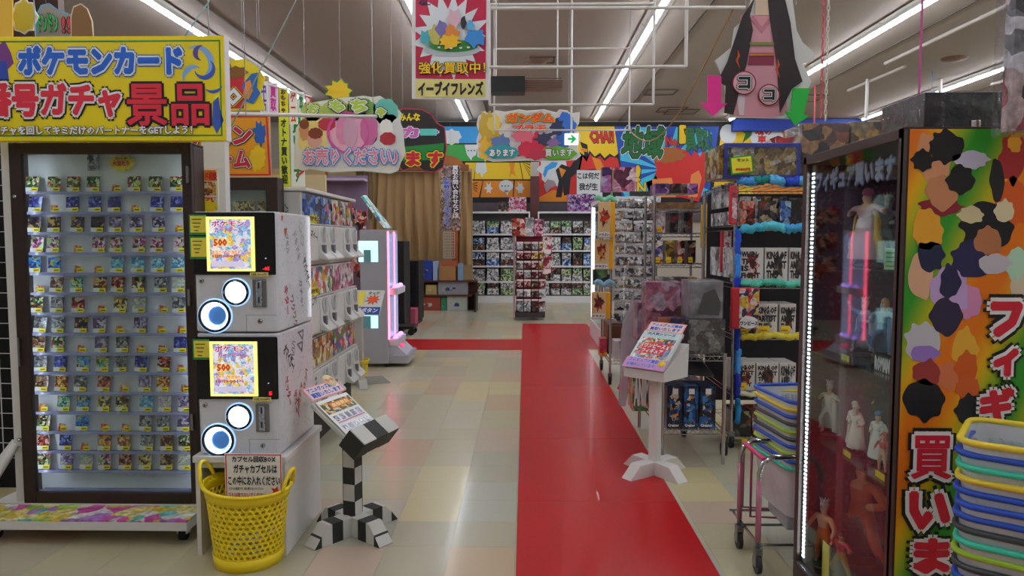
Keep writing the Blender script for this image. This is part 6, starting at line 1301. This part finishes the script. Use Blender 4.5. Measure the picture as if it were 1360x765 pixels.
# ------------------------------------------------------------ glass figure case at the right
vx = P(1067, 211, 2.93)[0]; VY0, VY1 = 2.16, 2.93; VX = vx; VH = 1.768; VD = .46
vc = T('figure_case', 'tall dark brown framed glass case of figures with a vertical light strip at the right', 'showcase', (VX+VD/2, (VY0+VY1)/2, 0))
fr = M('3a2420', .35)
f_ = MB()
for y_a, y_b in ((VY0, VY0+.035), (VY1-.035, VY1)):
    f_.box(VX, VX+.03, y_a, y_b, .10, VH).box(VX+VD-.03, VX+VD, y_a, y_b, .10, VH)
f_.box(VX, VX+VD, VY0+.002, VY1-.002, 0, .10).box(VX, VX+VD, VY0+.001, VY1-.001, VH-.035, VH-.001).build('frame', fr, vc, True, bevel=.003)
MB().box(VX+VD-.03, VX+VD-.02, VY0+.03, VY1-.03, .1, VH-.03).build('back_panel', M('4a1c2a', .35), vc, True)
MB().box(VX+.03, VX+VD-.03, VY1-.014, VY1-.010, .1, VH-.035).build('far_end_panel', M('35222c', .25), vc, True)
MB().box(VX+.03, VX+VD-.02, VY0+.004, VY0+.01, .1, VH-.035).build('end_panel', M('2a1820', .4), vc, True)
ym = (VY0+VY1)/2
MB().box(VX+.006, VX+.010, VY0+.035, ym+.02, .1, VH-.035).build('glass_door', GLASS, vc, True); MB().box(VX+.013, VX+.017, ym-.02, VY1-.035, .1, VH-.035).build('glass_door', GLASS, vc, True)
MB().box(VX+.002, VX+.018, VY0+.035, VY1-.035, .1, .112).build('door_track', STEEL, vc, True)
VZ = [.115] + [PX(1100, v, VX+.05)[1] for v in (588, 470, 352)]
for z in VZ[1:]: MB().box(VX+.025, VX+VD-.035, VY0+.02, VY1-.02, z-.006, z).build('glass_shelf', clear('shelf_glass','d8f0ea',.12,.02), vc, True)
sm_ = MB(); LEDS = M('eef4ff', .4, emit=30.0, name='led_dots')
for i in range(92): z = .14+i*(VH-.2)/92; sm_.box(VX+.018, VX+.026, VY1-.070, VY1-.050, z, z+.007)
so = sm_.build('led_dots', LEDS, vc, True); so['kind'] = 'stuff'
MB().box(VX+.019, VX+.028, VY1-.076, VY1-.044, .12, VH-.04).build('led_strip', M('5a5e68', .5), vc, True)
sm_ = MB()
for yy_ in (2.30, 2.43):
    for i in range(42): z = .78+i*.0125; sm_.box(VX+VD-.045, VX+VD-.038, yy_, yy_+.006, z, z+.009)
so = sm_.build('red_reflection_dots', M('ff2a50', .4, emit=6), vc, True); so['kind'] = 'stuff'  # glowing dots that imitate red reflections seen in the case
for yy_ in (2.30, 2.43): MB().box(VX+VD-.038, VX+VD-.032, yy_-.002, yy_+.008, .76, 1.32).build('red_reflection_strip', M('c81838', .4, emit=.6), vc, True)  # thin glowing backing for the imitated red reflections, no lamp there
# lettered strip inside the top
otext('フィギュア買います', -.30, .30, 1.62, 1.70, .002, [M('8a90b0',.4), M('4a4a78',.5)], vc, .05, (.12,), Mx=Matrix(((0,0,-1,-VD/2+.022),(-1,0,0,0),(0,1,0,0),(0,0,0,1))), world=False)

def figurine(x, y, z, h_, rz, lab, shirt, legs, skin, hair, pose=0, cape=None, hairkind=0, base='2a2a2a', wide=1.0, skirt=None):
    h = h_*1.05; t = T('figurine', lab, 'figurine', (x, y, z), rz)
    J = dict(pel=(0,0,.50), che=(0,.0,.68), nek=(0,0,.80), hd0=(0,-.01,.85), hd1=(0,-.012,.93), lh=(-.06,0,.46), rh=(.06,0,.46), ls=(-.11,0,.76), rs=(.11,0,.76))
    P_ = [((-.20,-.02,.62),(-.21,-.09,.50),(.20,-.02,.62),(.21,-.09,.50),(-.09,-.02,.25),(-.10,0,.03),(.09,-.02,.25),(.10,0,.03)),
          ((-.22,.02,.68),(-.13,-.12,.66),(.23,-.03,.66),(.27,-.16,.72),(-.13,-.07,.27),(-.15,.02,.03),(.12,.03,.25),(.18,.06,.03)),
          ((-.25,0,.80),(-.30,-.02,.95),(.22,-.05,.64),(.12,-.14,.60),(-.14,-.05,.26),(-.20,.02,.03),(.14,-.05,.26),(.20,.02,.03)),
          ((-.17,.03,.62),(-.10,-.10,.56),(.17,.03,.62),(.10,-.10,.56),(-.05,-.02,.25),(-.05,0,.03),(.05,-.02,.25),(.06,.0,.03))][pose]
    vs = [J['pel'],J['che'],J['nek'],J['hd0'],J['hd1'],J['ls'],P_[0],P_[1],J['rs'],P_[2],P_[3],J['lh'],P_[4],P_[5],J['rh'],P_[6],P_[7]]
    toe = [(P_[5][0], -.05, .018), (P_[7][0], -.05+P_[7][1], .018)]; vs += toe
    es = [(0,1),(1,2),(2,3),(3,4),(1,5),(5,6),(6,7),(1,8),(8,9),(9,10),(0,11),(11,12),(12,13),(0,14),(14,15),(15,16),(13,17),(16,18)]
    rad = [.075,.085,.032,.055,.06,.045,.034,.024,.045,.034,.024,.06,.045,.028,.06,.045,.028,.022,.022]
    me = bpy.data.meshes.new('body'); me.from_pydata([(a*h*wide, b*h, c*h) for a, b, c in vs], es, [])
    o = bpy.data.objects.new('body', me); C.objects.link(o)
    sk = o.modifiers.new('skin', 'SKIN'); o.modifiers.new('sub', 'SUBSURF').levels = 1
    for i, r_ in enumerate(rad): me.skin_vertices[0].data[i].radius = (r_*h*wide*.95, r_*h*.95)
    me.skin_vertices[0].data[0].use_root = True
    bpy.context.view_layer.update()
    nm = bpy.data.meshes.new_from_object(o.evaluated_get(bpy.context.evaluated_depsgraph_get()))
    o.modifiers.clear(); o.data = nm; nm.materials.clear()
    for c in (skin, shirt, legs, hair): nm.materials.append(M(c, .4))
    zone = [2,1,0,0,0,1,1,0,1,1,0,2,2,2,2,2,2,3,3]
    vv = [Vector((a*h*wide, b*h, c*h)) for a, b, c in vs]
    for p in nm.polygons:
        c = p.center; k = min(range(len(vv)), key=lambda i: (vv[i]-c).length); p.material_index = zone[k]; p.use_smooth = True
    o.parent = t
    hc = Vector((0,-.012*h,.93*h)); b = MB(); r0 = random.Random(int(x*1000+z*100))
    if hairkind == 0:       # spiky
        b.lathe([(0,.075*h),(.05*h,.06*h),(.07*h,.02*h),(.062*h,-.02*h),(.05*h,-.05*h)], 10, 0, (hc.x, hc.y+.015*h, hc.z))
        for k in range(9):
            a = k*2*pi/9; d = Vector((cos(a)*.7, sin(a)*.5+.1, .9)).normalized(); b.tube(hc+d*.03*h, hc+d*.14*h, .03*h, 5, 0, .003*h)
    elif hairkind == 1:     # long
        b.lathe([(0,.08*h),(.055*h,.06*h),(.078*h,.01*h),(.085*h,-.10*h),(.10*h,-.30*h),(.05*h,-.38*h)], 12, 0, (hc.x, hc.y+.035*h, hc.z), 'z', 1, .6)
    else:                   # round cap
        b.lathe([(0,.08*h),(.06*h,.06*h),(.078*h,.0),(.06*h,-.02*h)], 12, 0, (hc.x, hc.y+.01*h, hc.z))
    b.build('hair', M(hair, .5), t)
    f = MB()
    for s in (-1, 1): f.box(s*.022*h-.008*h, s*.022*h+.008*h, -.075*h, -.066*h, .922*h, .934*h)
    f.build('eyes', M('1a1418', .4), t)
    if cape:
        b = MB(); n = 9; vs2 = []
        for zz_, r_ in ((.80, .07), (.62, .15), (.35, .17), (.08, .21)):
            for k in range(n): a = -.25*pi+1.5*pi*k/(n-1); vs2.append((r_*h*cos(a)*wide, r_*h*.62*sin(a)+.01*h, zz_*h+.01*h*sin(5*a)))
        b.add(vs2, [(i*n+k, i*n+k+1, (i+1)*n+k+1, (i+1)*n+k) for i in range(3) for k in range(n-1)], 0, True)
        oc = b.build('cape', M(cape, .6), t); sm2 = oc.modifiers.new('s', 'SOLIDIFY'); sm2.thickness = .004
    if skirt:
        b = MB().lathe([(.085*h*wide,.60*h),(.10*h*wide,.50*h),(.14*h*wide,.30*h),(.17*h*wide,.10*h),(.165*h*wide,.07*h)], 16, 0, (0,0,0), 'z', 1, .8)
        b.build('robe', M(skirt,.5), t)
    if base: MB().lathe([(.16*h,0),(.16*h,.012*h),(.14*h,.016*h),(0,.016*h)], 20).build('stand_base', M(base,.4), t)
    if base:
        for ch in t.children:
            if ch.name.split('.')[0] != 'stand_base': ch.location.z = .014*h
    return t
fx = VX
face = -pi/2+.35      # figures look out through the glass
def fpos(px, py_base, X):                      # where the pixel column meets the plane X
    return PX(px, py_base, X)[0]
figurine(VX+.16, fpos(1150,350,VX+.16), VZ[3]+.001, .27, face, 'pink haired figurine in a yellow cape and pale pink dress on the top glass shelf', 'd8a0b8', 'b8d0e8', 'e8b898', 'd85a90', 1, 'e8b420', 2, wide=1.5, skirt='dcaec0')
figurine(VX+.2, fpos(1178,345,VX+.2), VZ[3]+.001, .24, face, 'dark grey green figurine at the right of the top glass shelf', '4a5650', '3a4440', '9aa89a', '8a5a3a', 2, None, 0, wide=1.2)
figurine(VX+.18, fpos(1147,470,VX+.18), VZ[2]+.001, .20, face, 'pale blue figurine with raised arm on the second glass shelf', '6a90c8', '3a5a98', 'c8d4e0', 'c8d8e8', 2, 'a8c0d8', 0, wide=1.3)
figurine(VX+.2, fpos(1172,470,VX+.2), VZ[2]+.001, .21, face, 'white and blue caped figurine at the right of the second glass shelf', '9ab4d0', '5a70a0', 'd8c8b8', 'c88a5a', 1, '7a9ac8', 1, wide=1.2)
for i, (px, yy_, hk, col) in enumerate(((1100, 0, 0, 'b8b4b0'), (1127, 0, 2, 'd8d0b8'), (1136, 0, 2, 'c8c0b0'), (1158, 0, 2, '4a6aa8'))):
    figurine(VX+.10+.02*(i % 2), fpos(px, 590, VX+.10), VZ[1]+.001, (.20, .165, .165, .17)[i], face, ['tall silvery haired figurine in a white coat at the left of the third glass shelf','cream robed figurine second from the left on the third glass shelf','white robed figurine beside the cream robed one on the third glass shelf','white robed figurine with blue cap on the third glass shelf'][i], 'dcdad6', 'd0ced0', 'd0a888', col, (1,3,3,3)[i], ('d8d8da','e0dcd0','dedcdc','e0e0e4')[i], hk, wide=1.15, skirt=(None,'e6e0cc','e2e0dc','e4e4e8')[i])
figurine(VX+.08, fpos(1172, 620, VX+.08), VZ[1]+.001, .13, face, 'small red and skin toned figurine at the right end of the third glass shelf', 'c82a3a', 'e0a890', 'e8b89a', 'c83a3a', 0, None, 1)
figurine(VX+.3, fpos(1150, 560, VX+.3), VZ[1]+.001, .20, face, 'dark red and green figurine at the back of the third glass shelf', '7a2a34', '3a4a34', 'c89878', '5a4a38', 0, None, 0)
figurine(VX+.09, fpos(1093, 740, VX+.09), VZ[0]+.001, .25, face, 'silver spiky haired figurine in orange trousers at the left of the case floor', 'e0ac88', 'e0701c', 'e0ac88', 'b4b8c4', 0, None, 0, wide=1.2)
figurine(VX+.10, fpos(1117, 745, VX+.10), VZ[0]+.001, .19, face, 'black haired figurine in red and yellow clothes on the case floor', 'c8283a', 'd8a02a', 'd8a080', '2a1c20', 1, None, 0, wide=1.2)
figurine(VX+.26, fpos(1143, 720, VX+.26), VZ[0]+.001, .40, face, 'very large orange clad muscular figurine with spread arms on the case floor', 'd05a20', 'c8501c', 'd89870', '3a2a5a', 2, None, 0, wide=1.45)
figurine(VX+.08, fpos(1165, 755, VX+.08), VZ[0]+.001, .14, face, 'small violet and white figurine at the right of the case floor', 'b8a0d8', 'e0dce8', 'e0d0e0', '7a5ab0', 1, None, 2, wide=1.5)
for i, (px, py, z_) in enumerate(((1126, 463, VZ[2]), (1128, 602, VZ[1]), (1172, 640, VZ[1]), (1090, 700, .35))):
    y_ = PX(px, py, VX+.05)[0]
    if i == 3: y_ = fpos(1093, 740, VX+.03); z_ = VZ[0]+.13
    o = tag(MB().box(VX+.04, VX+.043, y_-.03, y_+.03, z_+.001 if i < 3 else VZ[0]+.001, z_+.022).build('price_tag', M('e8d428',.5)), ['yellow price tag on the second glass shelf','yellow price tag under the white robed figurines','yellow price tag at the right end of the third glass shelf','yellow price tag before the orange trousered figurine'][i], 'price tag')
y_ = PX(1182, 338, VX+.03)[0]; o = T('price_card', 'pale green handwritten card inside the glass at the top shelf', 'card', (VX+.03, y_, VZ[3]+.002)); MB().box(VX+.03, VX+.033, y_-.035, y_+.035, VZ[3]+.002, VZ[3]+.07).build('card', M('9ac89a',.6), o, True)
for k in range(4): MB().box(VX+.029, VX+.0301, y_-.028, y_+.024, VZ[3]+.012+k*.014, VZ[3]+.015+k*.014).build('writing', M('3a5a44',.6), o, True)
y_ = PX(1172, 468, VX+.06)[0]; o = T('letter_sign', 'white block lettered name plate leaning on the second glass shelf', 'sign', (VX+.06, y_, VZ[2]+.001))
otext('ROMAN', -.05, .05, .0, .05, 0, [WHITE], o, .08, (), Mx=Matrix(((0,0,-1,0),(-1,0,0,0),(0,1,0,0.001),(0,0,0,1))), world=False); MB().box(.001, .012, -.052, .052, 0, .052).build('backing', M('2a2a34',.5), o)

# end panel: big figure buying poster (people and characters of the print replaced by plain colour shapes)
Y = VY0-.004; q = RECT(1206, 172, 1400, 790, Y); ex0, ex1 = P(1195, 470, Y)[0], P(1460, 470, Y)[0]; ez0, ez1 = .05, P(1280, 172, Y)[1]
ex0 = VX+.006
t = T('advertising_poster', 'large yellow green poster panel lettered フィギュア買います on the end of the figure case', 'poster', ((ex0+ex1)/2, Y, ez0))
gm_ = bpy.data.materials.new('poster_print'); gm_.use_nodes = True; nt = gm_.node_tree; N = nt.nodes; L = nt.links; bs = N['Principled BSDF']
tc = N.new('ShaderNodeTexCoord'); mp2 = N.new('ShaderNodeMapping'); nz = N.new('ShaderNodeTexNoise'); nz.inputs['Scale'].default_value = 1.2; nz.inputs['Detail'].default_value = 0
L.new(tc.outputs['Object'], mp2.inputs[0]); mp2.inputs['Location'].default_value = (1.3, 0, .4); L.new(mp2.outputs[0], nz.inputs['Vector'])
sx3 = N.new('ShaderNodeSeparateXYZ'); L.new(tc.outputs['Object'], sx3.inputs[0])
ma = N.new('ShaderNodeMath'); ma.operation = 'MULTIPLY'; ma.inputs[1].default_value = 14.0; L.new(sx3.outputs[0], ma.inputs[0])
mb2 = N.new('ShaderNodeMath'); mb2.operation = 'MULTIPLY_ADD'; mb2.inputs[1].default_value = -6.2; L.new(sx3.outputs[2], mb2.inputs[0]); L.new(ma.outputs[0], mb2.inputs[2])
mc = N.new('ShaderNodeMath'); mc.operation = 'ADD'; mc.inputs[1].default_value = 6.2*(ez1-ez0) + 14.0*(ex1-ex0)/2; L.new(mb2.outputs[0], mc.inputs[0])
md = N.new('ShaderNodeMath'); md.operation = 'COSINE'; L.new(mc.outputs[0], md.inputs[0])
me_ = N.new('ShaderNodeMath'); me_.operation = 'MULTIPLY_ADD'; me_.inputs[1].default_value = -.5; me_.inputs[2].default_value = .5; L.new(md.outputs[0], me_.inputs[0])
cr = N.new('ShaderNodeValToRGB'); el = cr.color_ramp.elements; el[0].position = .05; el[0].color = lin('e87a10'); el[1].position = .97; el[1].color = lin('2f9a28')
e = el.new(.4); e.color = lin('ecb010'); e = el.new(.65); e.color = lin('b8bc18'); L.new(me_.outputs[0], cr.inputs[0]); L.new(cr.outputs[0], bs.inputs['Base Color']); bs.inputs['Roughness'].default_value = .35
MB().box(ex0, ex1, Y-.012, Y, ez0, ez1).build('panel', gm_, t, True); MB().box(ex0-.006, ex0, Y-.014, Y+.02, ez0, ez1).build('edge_strip', DKBR, t, True)
Yp = Y-.012
blobs = [(1240,210,26,34,9,'d89870',1),(1258,195,24,22,11,'1c1820',2),(1226,212,15,15,8,'141418',3),(1276,238,19,19,8,'18181c',3),(1290,212,24,12,9,'c8c4e0',2),(1252,255,22,24,8,'c88860',1.5),(1248,275,30,12,9,'8a2030',1),
 (1345,210,18,34,8,'b02a2a',1),(1348,190,9,14,9,'e8a81c',2),(1345,270,22,34,8,'e0601c',1),(1325,240,10,30,6,'1c1c20',1.5),
 (1232,305,22,28,9,'e8a830',2),(1236,340,18,22,8,'1c2448',2),(1222,365,18,34,6,'e0b090',1.5),(1312,300,36,34,10,'181820',2),(1290,285,18,12,8,'d8cca0',2.2),(1335,280,14,16,8,'e0d4b0',2.2),(1312,318,20,20,8,'b87850',3),(1290,345,26,26,9,'2c2a5a',2.5),(1322,350,22,14,9,'c8c4d0',3),
 (1350,350,14,24,9,'b8e0c8',2),(1352,380,12,26,8,'d8c8b0',1.5),(1262,385,26,34,9,'c8a8e0',2),(1284,400,22,24,8,'d890c0',1.8),(1262,375,14,24,7,'282850',3),(1258,420,22,26,8,'302a48',2.6),(1225,455,24,28,9,'c8c8d4',2),(1228,470,20,12,8,'9a7ad0',2.5),(1282,465,18,30,9,'e8b03a',2.2),(1284,490,16,24,8,'d8601c',2.6),
 (1232,495,18,18,9,'a03a3a',3),(1228,530,28,30,8,'181820',3),(1286,515,17,18,9,'d8642a',3),(1286,545,18,22,8,'20242c',3.2),(1262,500,24,18,8,'d87a50',2)]
for i, (cx, cy_, rx, ry, n, col, l) in enumerate(blobs): onb(t, soft(burst(cx, cy_, rx*1.05, ry*1.05, n, .84, .17, i+50)), Yp, l*.25, M(col,.4), 'colour_patch')
for s, a, b_, c, d in (('フ',1314,400,1357,448),('ィ',1318,462,1352,500),('ギ',1300,514,1346,560),('ュ',1302,566,1340,600),('ア',1300,604,1340,640)):
    tb(t, s, a, b_, c, d, Yp, 1.4, [M('d42038',.4), mW, mK], .07, (.17, .26))
for s, a, b_, c, d in (('買',1210,578,1264,636),('い',1206,652,1262,704),('ま',1212,714,1262,762),('す',1212,772,1262,820)):
    tb(t, s, a, b_, c, d, Yp, 1.6, [M('d42038',.4), mW, mK], .022 if s == '買' else .06, (.11, .19) if s == '買' else (.15, .23))
# wrapped boxes on the racks behind and on top of the case
for i, (a, b, c, d, Yw, pal, lb) in enumerate(((1063, 163, 1128, 206, 5.0, ['3a2a2c','8a4a3a','5a3a3a','1c1a1c','a87a4a'], 'wrapped dark red box with gold bits behind the figure case top'), (1128, 161, 1184, 200, 5.0, ['b88a3a','5a4a3a','8a7a5a','3a3028','d8b060'], 'wrapped golden brown box behind the figure case top'), (1184, 159, 1226, 196, 5.0, ['3a6ac0','8ab0e0','2a4a90'], 'blue box at the right behind the figure case top'))):
    q = RECT(a, b, c, d, Yw); wrapped(q[0]+.01, q[1], Yw, Yw+.35, h4+.004, q[3], art(pal, 12), lb)
q = RECT(1226, 138, 1352, 172, 2.5); wrapped(VX+.12, q[1]+.12, 2.28, 2.56, VH+.002, q[3], art(['1c2420','2a3a30','38443c','141816'], 8), 'large black wrapped box lying on top of the figure case')
X_, Z_ = P(1301, 165, 2.2); tag(MB().lathe([(.014,0),(.016,.004),(.014,.008),(.016,.012),(.014,.016),(.016,.020),(.014,.024)], 16, 0, (X_, 2.22, VH+.002)).build('tape_roll', CHROME), 'small silver ribbed roll on top of the figure case', 'roll')
x_, z1_ = P(1352, -20, 2.0); z0_ = P(1352, 172, 2.0)[1]
w_ = T('wrapped_item', 'tall clear wrapped package hanging at the upper right picture edge', 'package', (x_+.06, 2.05, z0_)); MB().box(x_+.01, x_+.16, 2.02, 2.06, z0_, z1_).build('contents', art(['6a6a70','2a2a30','c8b0b0','a83a4a','d8d8e0'], 14), w_, True); MB().box(x_-.004, x_+.17, 2.0, 2.08, z0_-.01, z1_+.02).build('plastic_wrap', WRAP, w_, True); MB().tube((x_+.08, 2.04, z1_+.02), (x_+.08, 2.04, H-.001), .002, 4).build('hanging_wire', STEEL, w_, True)

# ------------------------------------------------------------ shopping baskets
BW = clear('basket_plastic', 'dfe4e8', .10, .25, .2, .72)
def shop_basket_meshes(L_, W_, hh):
    def ring(sx, sy, z, n=5, r=.05):
        pts = []
        for cx, cy_, a0 in ((sx-r, sy-r, 0), (-sx+r, sy-r, pi/2), (-sx+r, -sy+r, pi), (sx-r, -sy+r, 3*pi/2)):
            for k in range(n): a = a0+pi/2*k/(n-1); pts.append((cx+r*cos(a), cy_+r*sin(a), z))
        return pts
    b = MB(); rings = [ring(L_*.42, W_*.40, 0), ring(L_*.43, W_*.41, hh*.1), ring(L_*.48, W_*.48, hh*.82), ring(L_*.49, W_*.49, hh*.97)]; n = len(rings[0])
    b.add([p for r_ in rings for p in r_], [(i*n+k, i*n+(k+1) % n, (i+1)*n+(k+1) % n, (i+1)*n+k) for i in range(3) for k in range(n)], 0, True); b.add(rings[0], [tuple(range(n))[::-1]])
    wall = b.mesh('wall', BW)
    s = MB()
    for k in range(15):
        for sg in (-1, 1): 
            u = -L_*.38+L_*.76*k/14; s.box(u-.004, u+.004, sg*W_*.45-.004, sg*W_*.45+.004, hh*.2, hh*.8)
            if k < 9: v = -W_*.34+W_*.68*k/8; s.box(sg*L_*.455-.004, sg*L_*.455+.004, v-.004, v+.004, hh*.2, hh*.8)
    slots = s.mesh('ribs', M('b8bec4', .5))
    rm = MB().path(ring(L_*.5, W_*.5, hh), .0085, 8, closed=True)
    return wall, slots, rm
def basket_stack(cx, cy_, z0, cols, pitch, L_, W_, hh, rz, where, grp):
    wl, sl_, rm = shop_basket_meshes(L_, W_, hh); rms = {}
    n = len(cols)
    for i, (cn, hx) in enumerate(cols[::-1]):
        if hx not in rms: rms[hx] = rm.mesh('rim', M(hx, .4))
        t = T('shopping_basket', '%s rimmed basket, %s from top of the %s' % (cn, ORD[n-1-i], where), 'basket', (cx, cy_, z0+i*pitch), rz+(.03*sin(i*2.3)), group=grp)
        for nm, me in (('wall', wl), ('rim', rms[hx])): lk(nm, me, t, (0,0,0))
        if i == n-1: lk('ribs', sl_, t, (0,0,0))
        if i == 0 and z0 > .2: pass
Yc = {'y':('yellow','e6cc3a'),'b':('blue','2050c0'),'t':('teal','3ac8a8'),'k':('charcoal','3a4044'),'g':('lime','a0c830')}
seq = [Yc[c] for c in 'ybtybbbktgkbtgy']
hh = .22; zt6 = P(1320, 590, 1.72)[1]; pt_ = .032
basket_stack(1.345, 1.78, zt6-.012-hh-14*pt_, seq, pt_, .42, .30, hh, radians(-38), 'big stack at the lower right corner', 'baskets in the right corner stack')
bs_ = T('basket_stand', 'low chrome stand carrying the big basket stack at the lower right corner', 'stand', (1.36, 1.78, 0))
zb6 = zt6-hh-14*pt_
MB().box(-.15,.15,-.11,.11,zb6-.02,zb6-.001).build('deck', CHROME, bs_)
for sx_ in (-.13,.13):
    for sy2 in (-.09,.09): MB().tube((sx_,sy2,0),(sx_,sy2,zb6-.02),.01,8).build('leg', CHROME, bs_)
bs_.rotation_euler = (0,0,radians(-38))
MB().path([(-.15,-.05,zb6-.01),(-.25,-.05,zb6-.03),(-.25,.05,zb6-.03),(-.15,.05,zb6-.01)], .008, 8).build('handle', CHROME, bs_)
# cart with the second stack
pk = M('d83a78', .4)
ct = T('basket_cart', 'chrome and pink two post cart beside the figure case, carrying baskets', 'cart', (1.25, 3.2, 0))
A_, B_ = (1.005, 3.02), (1.0, 3.27); zc_ = P(1010, 600, 3.1)[1]
for (px_, py_) in (A_, B_):
    yy_ = py_; pts = [(px_, yy_, .10), (px_, yy_, zc_-.07), (px_+.015, yy_, zc_-.025), (px_+.05, yy_, zc_), (px_+.22, yy_, zc_+.0)]
    MB().path(pts, .0115, 8).build('post', CHROME, ct, True); MB().path([(px_, yy_, .14), (px_, yy_, zc_-.10)], .0128, 8).build('pink_sleeve', clear('pink_tint','e88aa8',.25,.15,0,.5) , ct, True)
    MB().box(px_-.014, px_+.014, yy_-.022, yy_+.022, .085, .11).box(px_-.014, px_-.010, yy_-.02, yy_+.02, .03, .09).box(px_+.010, px_+.014, yy_-.02, yy_+.02, .03, .09).build('caster_bracket', STEEL, ct, True)
    MB().tube((px_-.009, yy_, .042), (px_+.009, yy_, .042), .042, 18).build('caster_wheel', M('2a2a2e',.6), ct, True)
MB().tube((A_[0]+.02, A_[1], zc_-.012), (B_[0]+.02, B_[1], zc_-.012), .011, 8).build('pink_crossbar', pk, ct, True)
for xx in (1.02, 1.5): MB().tube((xx, A_[1], .11), (xx, 3.44, .11), .007, 6).build('base_bar', CHROME, ct, True)
for yy_ in (3.03, 3.25, 3.43): MB().tube((1.0, yy_, .12), (1.52, yy_, .12), .007, 6).build('base_bar', CHROME, ct, True)
for yy_ in (3.3, 3.42): MB().path([(1.06, yy_, .45), (1.06, yy_, .14), (1.25, yy_, .13)], .006, 6).build('side_loop', M('a84a6a',.3,.6), ct, True)
for yy_ in (3.05, 3.42): MB().tube((1.5, yy_-.008, .035), (1.5, yy_+.008, .035), .035, 12).build('caster_wheel', M('2a2a2e',.6), ct, True); MB().tube((1.5, yy_, .03), (1.5, yy_, .12), .006, 6).build('caster_stem', STEEL, ct, True)
seq2 = [Yc[c] for c in 'bybkgkbgbt']
zt7 = P(1030, 521, 3.3)[1]; basket_stack(1.30, 3.29, zt7-hh-.01-9*.033, seq2, .033, .34, .40, hh+.01, radians(6), 'small basket stack behind the figure case', 'baskets on the cart')
zb7 = zt7-hh-.01-9*.033
tag(MB().box(1.18, 1.44, 3.16, 3.42, .128, zb7-.002).build('plastic_crate', clear('crate','c8c8d0',.1,.2,.1,.6), bevel=.01), 'pale translucent crate under the basket stack on the cart', 'crate')
# a few dust marks on the floor
